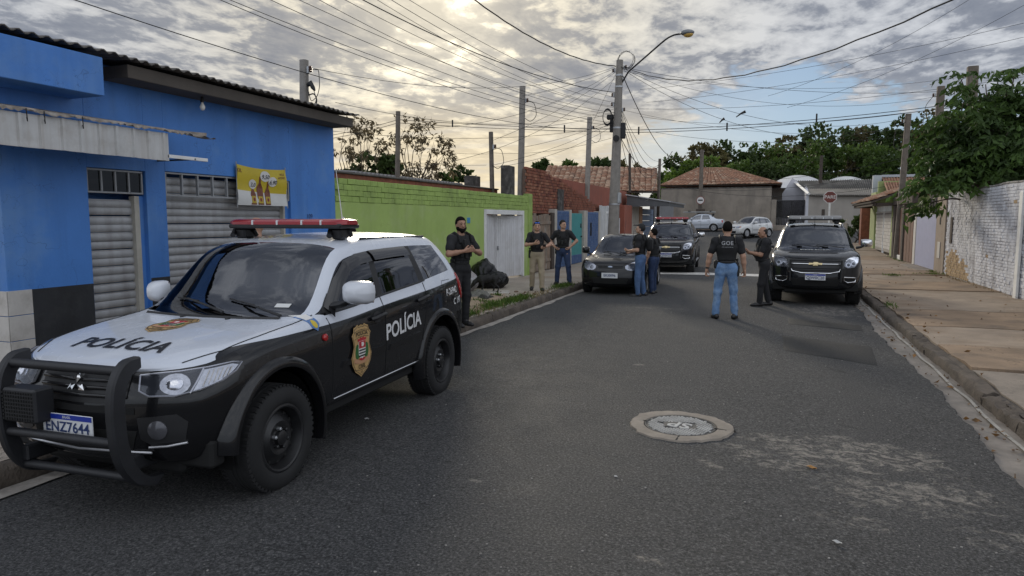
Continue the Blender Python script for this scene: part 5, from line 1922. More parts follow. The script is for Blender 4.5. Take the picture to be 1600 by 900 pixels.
# ---- white over black police SUV in the foreground
PAJ_A = R(3.0)
pj = empty('police_car', (-4.085, 5.07, 0), math.pi * 1.5 + PAJ_A, label='large white over black police SUV with bull bar and gold door badge', cat='police car')
PAJ = Shell(suv_cols(), SUV_SU, SUV_SV)
TONE = two_tone('police_two_tone', (.60, .63, .69), (.010, .0105, .012),
    [(-3, 1.25), (-1.76, 1.20), (-1.21, 1.165), (-.9, 1.15), (-.15, 1.115), (.45, 1.08), (.85, 1.07), (1.25, 1.065), (1.62, 1.055), (1.74, 1.035), (1.85, .975), (2.0, .93), (3, .93)])
AX = (1.36, -1.385)
WR = .37
ARCH = [(AX[0], WR + .02, .475), (AX[1], WR + .02, .475)]
PAJ.part('bonnet', TONE, pj, cells(1, 4, 5, 8) | cells(0, 0, 5, 8))
PAJ.part('front_bumper', BPAINT, pj, cells(0, 2, 0, 4), arch=ARCH)
for sd in (1, -1):
 PAJ.part('fender', TONE, pj, cells(3, 4, 0, 4), (sd,), ARCH)
 PAJ.part('door', TONE, pj, cells(5, 7, 1, 4), (sd,))
 PAJ.part('door', TONE, pj, cells(8, 8, 1, 4), (sd,), ARCH)
 PAJ.part('quarter_panel', TONE, pj, cells(9, 11, 1, 4) | {(11, 5)}, (sd,), ARCH)
 PAJ.part('side_window', GLS, pj, SUV_GLASS['fw'], (sd,))
 PAJ.part('side_window', GLS, pj, SUV_GLASS['rw'], (sd,))
 PAJ.part('quarter_window', GLD, pj, SUV_GLASS['qw'], (sd,))
 PAJ.part('pillar_trim', BLACK, pj, {(7, 5)}, (sd,)); PAJ.part('pillar_trim', BLACK, pj, {(9, 5)}, (sd,))
 PAJ.part('sill', BPAINT, pj, cells(3, 10, 0, 0), (sd,), ARCH)
PAJ.part('roof', TONE, pj, cells(6, 11, 6, 8) | {(5, 6)})
PAJ.part('windscreen', GLW, pj, SUV_GLASS['windscreen'])
PAJ.part('tailgate', TONE, pj, cells(12, 12, 3, 4) | cells(12, 12, 6, 8))
PAJ.part('rear_window', GLD, pj, SUV_GLASS['back'])
PAJ.part('rear_bumper', BPAINT, pj, cells(11, 12, 0, 2))
underbody(pj, -2.0, 1.95, .86, AX, WR)
interior(pj, PAJ, .55, .95, -1.9, .70, SEATM, 1.08, (-.25, -1.05))
for ax in AX:
 for sd in (1, -1):
  wheel(pj, ax, sd * .775, WR, .255, sd, STEELB, 'steel', .225)
  flare(PAJ, pj, ax, .475, sd, BPAINT, .925, WR + .02, .075, 3 if ax > 0 else -12, 200)
S1 = lambda x, z, o=0.: PAJ.on_side(x, z, 1, o)
S2 = lambda x, z, o=0.: PAJ.on_side(x, z, -1, o)
FR = lambda y, z, o=0.: PAJ.on_front(y, z, o)
TP = lambda x, y, o=0.: PAJ.on_top(x, y, o)


def wrap(sh, sd, cx=1.30, cy=.30):
 """surface point by bearing (degrees from straight ahead) round the front corner and height"""
 def f(a, z, o=0.):
  d = (-math.cos(R(a)), -math.sin(R(a)) * sd, 0)
  p, n = sh.hit((cx - 3 * d[0], cy * sd - 3 * d[1], z), d)
  return None if p is None else p + n * o
 return f
b = MB()
for S_ in (S1, S2):
 seam(b, [(.71, 1.12), (.71, .46)], S_); seam(b, [(-.15, 1.19), (-.15, .46)], S_)
 seam(b, [(-1.05, 1.24), (-1.04, 1.02), (-.93, .75), (-.90, .46)], S_)
 seam(b, [(.71, .46), (-.90, .46)], S_, .005)
 seam(b, [(-1.72, 1.22), (-1.5, 1.22), (-1.47, 1.18), (-1.5, 1.07)], S_, .003)
 seam(b, [(-1.95, 1.25), (-1.95, .6)], S_, .003)
for sd in (1, -1):
 seam(b, [(1.93, sd * .60), (1.72, sd * .72), (1.4, sd * .755), (1.05, sd * .775), (.80, sd * .775)], TP)
b.obj('panel_gaps', DARK, pj, kind='stuff')
for S_ in (S1, S2):
 b = MB(); seam(b, [(.69, .475), (-.88, .475)], S_, .006, off=.004); b.obj('sill_trim', CHROME, pj)
# black window visors and belt trim
for sd, S_ in ((1, S1), (-1, S2)):
 b = MB(); seam(b, [(.68, 1.145), (.29, 1.165), (-.2, 1.205), (-.98, 1.25), (-1.1, 1.262)], S_, .011, off=.002); b.obj('belt_trim', BLACK, pj, smooth=60)
 for (pts_) in ([(.66, 1.20), (.44, 1.40), (.24, 1.535), (.03, 1.585), (-.15, 1.60)], [(-.20, 1.605), (-.55, 1.615), (-.90, 1.617)]):
  P = []
  for (a, c), (a2, c2) in zip(pts_, pts_[1:]):
   for t in frange(0, 1, .2)[:-1]:
    P.append((a + (a2 - a) * t, c + (c2 - c) * t))
  P.append(pts_[-1])
  b = MB(); G_ = []
  for k, (a, c) in enumerate(P):
   q0, q1, q2 = S_(a, c - .008, .012), S_(a - .01, c - .055, .03), S_(a - .015, c - .10, .034)
   if None in (q0, q1, q2): continue
   G_.append([q0, q1, q2])
  if len(G_) > 1:
   b.grid(G_); b.grid([[p - Vector((0, .004 * sd, 0)) for p in g] for g in G_], flip=True)
   b.obj('window_visor', mat('smoke_visor', (.02, .02, .022), .12, coat=.4), pj, smooth=70)
 # waist moulding, handles, indicator
 b = MB()
 for (x0, x1) in ((.60, -.12), (-.19, -.86)):
  ring_panel(b, [(x0, .705), (x1, .725), (x1, .775), (x0 - .03, .755)], S_, .014, dense=5, flip=(sd > 0))
 b.obj('door_moulding', BPAINT, pj, smooth=50)
 for (xh, zh) in ((-.01, 1.03), (-.93, 1.085)):
  b = MB()
  P = [S_(xh + dx, zh + dz, o) for dx, dz, o in ((.12, -.005, .01), (.09, 0, .035), (0, .012, .045), (-.09, .016, .035), (-.12, .014, .01))]
  b.tube([p for p in P if p is not None], [.018, .02, .018, .02, .018], 8)
  ring_panel(b, [(xh + .08 * math.cos(t), zh + .0 + .05 * math.sin(t)) for t in frange(0, 6, .6)], S_, .003, skirt=.004, dense=2)
  b.obj('door_handle', BLACK, pj, smooth=50)
 b = MB(); ring_panel(b, [(.81 + .032 * math.cos(t), .985 + .028 * math.sin(t)) for t in frange(0, 6, .6)], S_, .012, .008, dense=2); b.obj('side_indicator', REDL, pj, smooth=60)
 # taillight
 b = MB(); ring_panel(b, [(-1.99, 1.27), (-2.08, 1.25), (-2.11, 1.0), (-2.03, .98), (-1.97, 1.12)], S_, .010, .006, dense=3); b.obj('taillight', REDL, pj, smooth=50)
# lettering
WL = mat('lettering_white', (.66, .66, .66), .5); BL = mat('lettering_black', (.012, .012, .016), .45)
vs, fs = text_mesh('POLÍCIA', .20, .022, 0)
b = MB(); decal(b, vs, fs, S1, lambda x, y: (-.50 - x * .98, .885 + y * 1.0 + .06 * x), .006); b.obj('door_lettering', WL, pj)
b = MB(); decal(b, vs, fs, S2, lambda x, y: (-.50 + x * .98, .885 + y - .06 * x), .006); b.obj('door_lettering', WL, pj)
vs, fs = text_mesh('POLÍCIA', .205, .020, .0)
b = MB(); decal(b, vs, fs, TP, lambda x, y: (1.81 - y * 1.15, .0 + x * 1.0), .006); b.obj('bonnet_lettering', BL, pj)
for (tx, xx, zz, sz) in (('P-26942', -1.70, 1.09, .10), ('C 197', -1.86, .97, .10)):
 vs, fs = text_mesh(tx, sz, .02); b = MB(); decal(b, vs, fs, S1, lambda x, y: (xx - x * .95, zz + y + .05 * x), .008); b.obj('fleet_number', WL, pj)
crest(pj, S1, lambda x, y: (.31 - x * 1.25, .80 + y), .215, .018)
crest(pj, TP, lambda x, y: (1.33 - y * .85, -.05 + x * .95), .24, .006, 'bonnet_badge')
# small unit shield on the fender
b = MB(); ring_panel(b, [(.93, 1.145), (.83, 1.155), (.83, 1.09), (.88, 1.045), (.93, 1.075)], S1, .006, skirt=.003); us = b.obj('unit_shield', mat('unit_blue', (.10, .20, .42), .5), pj)
b = MB(); ring_panel(b, [(.885 + .026 * math.cos(t), 1.093 + .028 * math.sin(t)) for t in frange(0, 6, .5)], S1, .009, skirt=.003, dense=2); b.obj('unit_emblem', mat('unit_yellow', (.60, .45, .05), .5), us)
b = MB(); ring_panel(b, [(.92, 1.15), (.84, 1.155), (.84, 1.128), (.92, 1.122)], S1, .009, skirt=.003, dense=2); b.obj('unit_scroll', mat('badge_white', (.72, .70, .66)), us)
# headlights, grille, fog lights
for sd in (1, -1):
 f = lambda y, z, o=0.: FR(sd * y, z, o)
 wp = wrap(PAJ, sd)
 pol = [(8, .928), (14, .938), (26, .948), (38, .962), (49, .978), (54, .972), (50, .925), (44, .885), (35, .845), (25, .815), (14, .812), (9, .84)]
 b = MB(); ring_panel(b, pol, wp, .006, dense=4, skirt=.02); hl = b.obj('headlight', mat('headlight_black', (.03, .033, .038), .25), pj, smooth=60)
 b = MB(); ring_panel(b, [(24.5 + 6.6 * math.cos(t), .880 + .058 * math.sin(t)) for t in frange(0, 6.1, .4)], wp, .012, -.0, dense=1, skirt=.01); b.obj('reflector', REFL, hl, smooth=60)
 b = MB(); ring_panel(b, [(24.5 + 3.6 * math.cos(t), .880 + .034 * math.sin(t)) for t in frange(0, 6.1, .4)], wp, .02, .012, dense=1, skirt=.01); b.obj('projector', CHROME, hl, smooth=60)
 b = MB(); ring_panel(b, [(32, .838), (36, .95), (49, .968), (52, .96), (48, .92), (42, .88)], wp, .012, dense=2, skirt=.01); b.obj('indicator_reflector', REFL, hl, smooth=60)
 b = MB(); b.tube([wp(a, z, .016) for a, z in ((31, .83), (33.5, .89), (36, .955))], .006, 5)
 P = [wp(y, z, .012) for y, z in pol + pol[:1]]; b.tube([p for p in P if p], .006, 5, caps=False); b.obj('headlight_trim', mat('trim_silver', (.5, .5, .52), .3, .6), hl, smooth=60)
 b = MB()
 for k in range(6):
  b.tube([wp(36 + 2 * k, .862 + .009 * k, .019), wp(38.5 + 2 * k, .945 + .002 * k, .019)], .003, 4)
 b.obj('indicator_ribs', mat('rib_clear', (.6, .55, .45), .2), hl, kind='stuff')
 b = MB(); ring_panel(b, pol, wp, .022, .010, dense=4, skirt=.02); b.obj('headlight_lens', LENS, hl, smooth=60)
 b = MB(); ring_panel(b, [(.42, .68), (.66, .71), (.72, .66), (.70, .545), (.50, .52), (.44, .55)], f, .004, dense=3, skirt=.01); fg = b.obj('fog_bezel', BLACK, pj, smooth=50)
 b = MB(); ring_panel(b, [(.55 + .058 * math.cos(t), .612 + .058 * math.sin(t)) for t in frange(0, 6.1, .4)], f, .012, .012, dense=1, skirt=.015); b.obj('fog_light', mat('fog_lamp', (.10, .10, .11), .12, .3), fg, smooth=60)
 b = MB(); P = [f(y, z, .012) for y, z in ((.49, .505), (.60, .515), (.71, .535))]; b.tube([p for p in P if p], .007, 5); b.obj('fog_trim', mat('trim_silver', (.5, .5, .52)), fg)
b = MB(); ring_panel(b, [(-.345, .935), (.345, .935), (.345, .80), (.24, .755), (-.24, .755), (-.345, .80)], FR, .006, dense=5, skirt=.02); gr_ = b.obj('grille', BLACK, pj, smooth=50)
for z in (.80, .845, .89):
 b = MB()
 P = [FR(y, z, .018) for y in frange(-.33, .33, .06)]
 b.tube(P, .012, 6); b.obj('grille_bar', BPAINT, gr_, smooth=60)
b = MB()
for k in range(3):       # three diamonds
 an = math.pi / 2 + k * 2 * math.pi / 3
 e = lambda r, a: (r * math.cos(a), .862 + r * math.sin(a))
 ring_panel(b, [e(.004, an), e(.042, an - .52), e(.075, an), e(.042, an + .52)], FR, .042, .006, dense=1, rings=(0, 1), skirt=.012)
b.obj('emblem', CHROME, gr_)
b = MB(); ring_panel(b, [(-.40, .74), (.40, .74), (.40, .70), (-.40, .70)], FR, .004, dense=4, skirt=.01); ring_panel(b, [(-.42, .60), (.42, .60), (.36, .44), (-.36, .44)], FR, .006, dense=4, skirt=.02)
b.obj('air_intake', DARK, pj)
b = MB(); b.tube([FR(y, .47, .012) for y in frange(-.5, .5, .1)], .008, 5); b.obj('bumper_trim', mat('trim_silver', (.5, .5, .52)), pj)
plate(pj, 2.235, .635, 'ENZ7644')
# bull bar: two curved uprights, cross tubes, winch box
BULL = mat('bull_bar_black', (.014, .0145, .017), .55, obj=True, var=.25, vs=10, bump=.15, bs=120)
bb = None
for sd in (1, -1):
 b = MB()
 side = [(2.12, 1.065), (2.20, 1.06), (2.28, 1.00), (2.325, .90), (2.34, .78), (2.335, .62), (2.31, .48), (2.25, .36), (2.17, .28), (2.05, .24), (1.98, .24), (1.98, .30), (2.07, .31), (2.15, .37), (2.205, .48), (2.235, .62), (2.24, .78), (2.225, .88), (2.19, .955), (2.12, .99)]
 # extrude the profile sideways
 n = 10
 outer, inner = side[:n + 1], side[n:][::-1]
 G_ = [[(o[0], sd * .43 + w_, o[1]) for w_ in (0,)] for o in outer]
 ys = (sd * .445 - .032, sd * .445 + .032)
 res_o = resample(np.array([(p[0], 0, p[1]) for p in side[:10]]), [3] * 9)
 res_i = resample(np.array([(p[0], 0, p[1]) for p in side[11:][::-1]]), [3] * 8)
 m_ = len(res_o); res_i = np.array([res_i[int(round(k * (len(res_i) - 1) / (m_ - 1)))] for k in range(m_)])
 rows = []
 for k in range(m_):
  o, i_ = res_o[k], res_i[k]
  rows.append([(o[0], ys[0] + .012, o[2]), (o[0], ys[1] - .012, o[2]), (o[0] - (o[0] - i_[0]) * .1, ys[1], o[2] - (o[2] - i_[2]) * .1), (i_[0] + (o[0] - i_[0]) * .1, ys[1], i_[2] + (o[2] - i_[2]) * .1), (i_[0], ys[1] - .012, i_[2]), (i_[0], ys[0] + .012, i_[2]), (i_[0] + (o[0] - i_[0]) * .1, ys[0], i_[2] + (o[2] - i_[2]) * .1), (o[0] - (o[0] - i_[0]) * .1, ys[0], o[2] - (o[2] - i_[2]) * .1), (o[0], ys[0] + .012, o[2])])
 b.grid(rows, flip=True)
 for k in (0, m_ - 1):
  b.f.append(tuple(k * 9 + q for q in range(8))[::(1 if k == 0 else -1)]); b.m.append(0)
 b.obj('bull_bar_upright', BULL, pj, smooth=40)
for (x, z, r_) in ((2.235, .995, .029), (2.285, .575, .028), (2.19, .335, .026)):
 b = MB(); b.tube([(x, -.43, z), (x, .43, z)], r_, 14); b.obj('bull_bar_tube', BULL, pj, smooth=60)
b = MB(); b.box((2.20, -.40, .65), (2.33, -.13, .86), .012); b.obj('winch_box', BULL, pj, smooth=30)
b = MB()
for k in range(12):
 for j in range(8):
  b.box((2.331, -.395 + k * .021, .665 + j * .023), (2.336, -.383 + k * .021, .679 + j * .023))
b.obj('box_mesh', DARK, pj, kind='stuff')
for sd in (1, -1):
 b = MB(); b.box((1.95, sd * .40 - .03, .36), (2.22, sd * .40 + .03, .46), .01); b.obj('bull_bar_bracket', BULL, pj)
mirror(pj, PAJ, .60, 1.29, .90, WPAINT)
for sd, S_ in ((1, S1), (-1, S2)):
 b = MB(); ring_panel(b, [(.72, 1.15), (.58, 1.155), (.50, 1.27), (.56, 1.29)], S_, .008, dense=3, flip=(sd < 0)); b.obj('mirror_base', BLACK, pj, smooth=50)
wipers(pj, PAJ, [((.97, .10), (.80, -.38), (.76, -.62)), ((.97, .62), (.82, .16), (.78, -.1))])
b = MB(); seam(b, [(.985, -.62), (1.03, -.3), (1.04, 0), (1.03, .3), (.985, .62)], lambda x, y, o=0.: PAJ.on_top(x, y, o), .022, off=-.006); b.obj('cowl', BLACK, pj, smooth=60)
for y in (-.2, .22):
 b = MB(); b.sphere(tuple(TP(1.07, y, .004)), .018, 8, 5, sc=(1.2, 1, .6)); b.obj('washer_nozzle', BLACK, pj, smooth=60)
lightbar(pj, 1.735, .61, -.10, REDBAR, BLACK, d=.16, h=.048, lift=.065)
b = MB(); b.tube([(-.12, .52, 1.70), (-.12, .50, 1.86), (-.16, .42, 2.32)], [.006, .005, .003], 5); b.tube([(-.115, .53, 1.70), (-.125, .50, 1.90)], [.014, .016], 6); b.obj('antenna', mat('antenna_white', (.55, .55, .55), .5), pj)
for sd in (1, -1):
 b = MB(); b.tube([TP(x, sd * .585, .012) for x in frange(-.25, -1.6, .15)] if True else [], .012, 6); b.obj('roof_strip', BLACK, pj, smooth=60)
 b = MB(); b.box((AX[0] - WR - .16, sd * .66 - .12, .20), (AX[0] - WR - .13, sd * .66 + .20, .50), .01); b.box((AX[1] - WR - .17, sd * .66 - .12, .20), (AX[1] - WR - .14, sd * .66 + .20, .55), .01); b.obj('mud_flap', BLACK, pj)
b = MB()
for k, (w_, y_) in enumerate(((.10, .0), (.13, -.0))):
 pass
st = [PAJ.hit((3, y, z), (-1, 0, 0)) for y, z in ((.46, 1.20), (.58, 1.20), (.58, 1.225), (.46, 1.225))]
b.add([p + n * .004 for p, n in st], [(0, 1, 2, 3)]); b.obj('windscreen_sticker', mat('sticker_white', (.62, .62, .6), .6), pj)
b = MB(); b.box((-1.0, .45, .36), (-.82, .62, .45), .02); b.obj('exhaust_bracket', mat('rusty_brown', (.15, .06, .03), .9, obj=True, var=.4, vs=20), pj)

# ---- dark SUVs further down the street
TB = Shell([[(p[0] * (1.06 if p[0] > 0 else 1.08), p[1] * 1.045, p[2] * 1.03 + (.055 * min(1, max(0, (p[0] - .6) / .5)) * min(1, max(0, (p[2] - .55) / .3)))) for p in c] for c in suv_cols()], SUV_SU, SUV_SV)
TAX = (1.44, -1.42); TWR = .385
TARCH = [(TAX[0], TWR + .01, .455), (TAX[1], TWR + .01, .455)]
DPAINT = mat('graphite_paint', (.010, .011, .013), .25, coat=.7, spec=.2)
TWOT = two_tone('graphite_two_tone', (.40, .40, .40), (.013, .014, .016), [(-3, 1.6), (-.4, 1.6), (.2, 1.30), (.8, 1.10), (1.4, 1.10), (2, 1.05), (3, 1.03)])


def trailblazer(loc, rz, label, bar_m, bar_off=False, txt='QJW0C20', pale=False):
 t = empty('police_car', loc, rz, label=label, cat='police car')
 HP = DPAINT
 TB.part('bonnet', HP, t, cells(0, 4, 5, 8)); TB.part('front_bumper', DPAINT, t, cells(0, 2, 0, 4), arch=TARCH)
 for sd in (1, -1):
  TB.part('fender', DPAINT, t, cells(3, 4, 0, 4), (sd,), TARCH); TB.part('door', DPAINT, t, cells(5, 7, 1, 4), (sd,)); TB.part('door', DPAINT, t, cells(8, 8, 1, 4), (sd,), TARCH)
  TB.part('quarter_panel', DPAINT, t, cells(9, 11, 1, 4) | {(11, 5)}, (sd,), TARCH); TB.part('side_window', GLD, t, SUV_GLASS['fw'], (sd,)); TB.part('side_window', GLD, t, SUV_GLASS['rw'], (sd,))
  TB.part('quarter_window', GLD, t, SUV_GLASS['qw'], (sd,)); TB.part('pillar_trim', BLACK, t, {(7, 5)}, (sd,)); TB.part('pillar_trim', BLACK, t, {(9, 5)}, (sd,)); TB.part('sill', BLACK, t, cells(3, 10, 0, 0), (sd,), TARCH)
 TB.part('roof', WPAINT if pale else HP, t, cells(6, 11, 6, 8) | {(5, 6)}); TB.part('windscreen', GLW, t, SUV_GLASS['windscreen']); TB.part('tailgate', DPAINT, t, cells(12, 12, 3, 4) | cells(12, 12, 6, 8)); TB.part('rear_window', GLD, t, SUV_GLASS['back']); TB.part('rear_bumper', BLACK, t, cells(11, 12, 0, 2))
 underbody(t, -2.1, 2.1, .90, TAX, TWR); interior(t, TB, .58, 1.0, -1.9, .72, SEATM, 1.13, (-.25, -1.05))
 for ax in TAX:
  for sd in (1, -1):
   wheel(t, ax, sd * .80, TWR, .25, sd, mat('alloy_grey', (.34, .34, .35), .3, .7), 'alloy', .235)
   flare(TB, t, ax, .455, sd, DPAINT, .955, TWR + .01, .06, -12, 192)
 f0 = lambda y, z, o=0.: TB.on_front(y, z, o)
 b = MB(); ring_panel(b, [(-.50, 1.035), (.50, 1.035), (.53, .90), (.46, .76), (.30, .715), (-.30, .715), (-.46, .76), (-.53, .90)], f0, .005, dense=4, skirt=.02); g = b.obj('grille', BLACK, t, smooth=50)
 for z in (.955, 1.0, .84, .80):
  b = MB(); b.tube([f0(y, z, .012) for y in frange(-.48, .48, .08)], .010, 5); b.obj('grille_bar', BLACK, g)
 for (pts_, r_) in (([(-.50, .925), (.50, .925)], .013), ([(-.51, .87), (-.46, .775), (-.28, .735), (.28, .735), (.46, .775), (.51, .87)], .013)):
  b = MB(); seam(b, pts_, f0, r_, 6, .05, .014); b.obj('grille_chrome', CHROME, g, smooth=60)
 b = MB()
 ring_panel(b, [(-.13, .945), (-.045, .945), (-.04, .965), (.05, .965), (.045, .945), (.13, .945), (.12, .905), (.04, .905), (.035, .885), (-.05, .885), (-.045, .905), (-.14, .905)], f0, .03, .006, dense=1, skirt=.012); b.obj('emblem', mat('bow_tie_gold', (.62, .50, .28), .25, .7), g)
 for sd in (1, -1):
  f = lambda y, z, o=0.: TB.on_front(sd * y, z, o)
  pol = [(.56, .96), (.62, 1.04), (.74, 1.07), (.83, 1.06), (.815, .96), (.76, .87), (.62, .845), (.56, .88)]
  b = MB(); ring_panel(b, pol, f, .006, dense=4, skirt=.02); hl = b.obj('headlight', mat('headlight_grey', (.22, .225, .235), .2, .5), t, smooth=60)
  for (cy, cz, rr) in ((.635, .915, .052), (.735, .94, .055)):
   b = MB(); ring_panel(b, [(cy + rr * math.cos(q), cz + rr * math.sin(q)) for q in frange(0, 6.1, .45)], f, .012, dense=1, skirt=.01); b.obj('reflector', REFL, hl, smooth=60)
   b = MB(); ring_panel(b, [(cy + rr * .55 * math.cos(q), cz + rr * .55 * math.sin(q)) for q in frange(0, 6.1, .45)], f, .018, .01, dense=1, skirt=.01); b.obj('projector', mat('lamp_dark', (.06, .07, .08), .1), hl, smooth=60)
  b = MB(); seam(b, [(.58, .99), (.66, 1.045), (.82, 1.055)], f, .010, 5, .05, .016); b.obj('headlight_trim', CHROME, hl, smooth=60)
  b = MB(); ring_panel(b, pol, f, .022, .012, dense=4, skirt=.02); b.obj('headlight_lens', LENS, hl, smooth=60)
  b = MB(); ring_panel(b, [(.56, .66), (.80, .65), (.78, .55), (.62, .53), (.55, .58)], f, .004, dense=3); fg = b.obj('fog_bezel', DARK, t, smooth=50)
  b = MB(); seam(b, [(.56, .655), (.79, .645), (.775, .56), (.63, .545), (.56, .59), (.56, .655)], f, .012, 6, .04, .01); b.obj('fog_chrome', CHROME, fg, smooth=60)
 b = MB(); ring_panel(b, [(-.50, .62), (.50, .62), (.44, .46), (-.44, .46)], f0, .005, dense=4); b.obj('air_intake', DARK, t)
 # push bar corners
 for sd in (1, -1):
  b = MB(); b.box((2.30, sd * .50 - .02, .55), (2.345, sd * .50 + .02, 1.03), .01); b.obj('push_bar', BLACK, t, smooth=30)
 plate(t, 2.36, .655, txt)
 mirror(t, TB, .66, 1.32, .95, CHROME)
 for sd in (1, -1):
  S_ = lambda x, z, o=0.: TB.on_side(x, z, sd, o)
  b = MB(); ring_panel(b, [(.77, 1.18), (.62, 1.19), (.54, 1.29), (.60, 1.32)], S_, .008, dense=3, flip=(sd < 0)); b.obj('mirror_base', BLACK, t, smooth=50)
  b = MB(); b.tube([TB.on_top(.18, sd * .60, .01)] + [TB.on_top(x, sd * .60, .05) for x in frange(.08, -1.6, .2)] + [TB.on_top(-1.72, sd * .60, .01)], .020, 8); b.obj('roof_rail', mat('rail_silver', (.45, .45, .46), .35, .6), t, smooth=60)
  b = MB()
  for (xh, zh) in ((-.02, 1.06), (-.98, 1.10)):
   P = [S_(xh + dx, zh, o) for dx, o in ((.11, .008), (.05, .035), (-.05, .035), (-.11, .008))]; b.tube(P, .016, 6)
  b.obj('door_handles', CHROME if False else BLACK, t, smooth=60, kind='stuff')
  b = MB(); seam(b, [(.74, 1.12), (.74, .5)], S_); seam(b, [(-.16, 1.2), (-.16, .5)], S_); b.obj('panel_gaps', DARK, t, kind='stuff')
  b = MB(); b.tube([(.95, sd * .93, .40), (-.9, sd * .93, .40)], .04, 8); b.obj('side_step', mat('step_silver', (.33, .33, .34), .4, .5), t, smooth=60)
 b = MB(); b.tube([(.24, -.0, 1.73), (.22, 0, 1.95)], .006, 5); b.sphere((.24, 0, 1.745), .03, 8, 5); b.obj('antenna', BLACK, t)
 wipers(t, TB, [((1.03, .10), (.88, -.38), (.84, -.60)), ((1.03, .62), (.90, .16), (.86, -.1))])
 vs, fs = text_mesh('POLÍCIA', .17, .02); b = MB(); decal(b, vs, fs, lambda a, c, o: TB.on_top(a, c, o), lambda x, y: (1.45 - y * 1.1, x), .006); b.obj('bonnet_lettering', mat('lettering_pale', (.62, .62, .60), .5), t)
 lightbar(t, 1.80, .60, -.05, bar_m, BLACK, d=.15, h=.075, lift=.06)
 return t


GREYBAR = mat('clear_bar_cover', (.22, .215, .21), .25, coat=.4)
trailblazer((.99, 18.25, 0), math.pi * 1.5 + R(-1.6), 'dark police SUV with an unlit pale lightbar parked by the right kerb', GREYBAR)
trailblazer((-3.48, 26.2, 0), math.pi * 1.5 + R(3), 'dark police SUV with a red lightbar behind the small black sedan', REDBAR, txt='QJX0H25')

# ---- saloons and hatchbacks


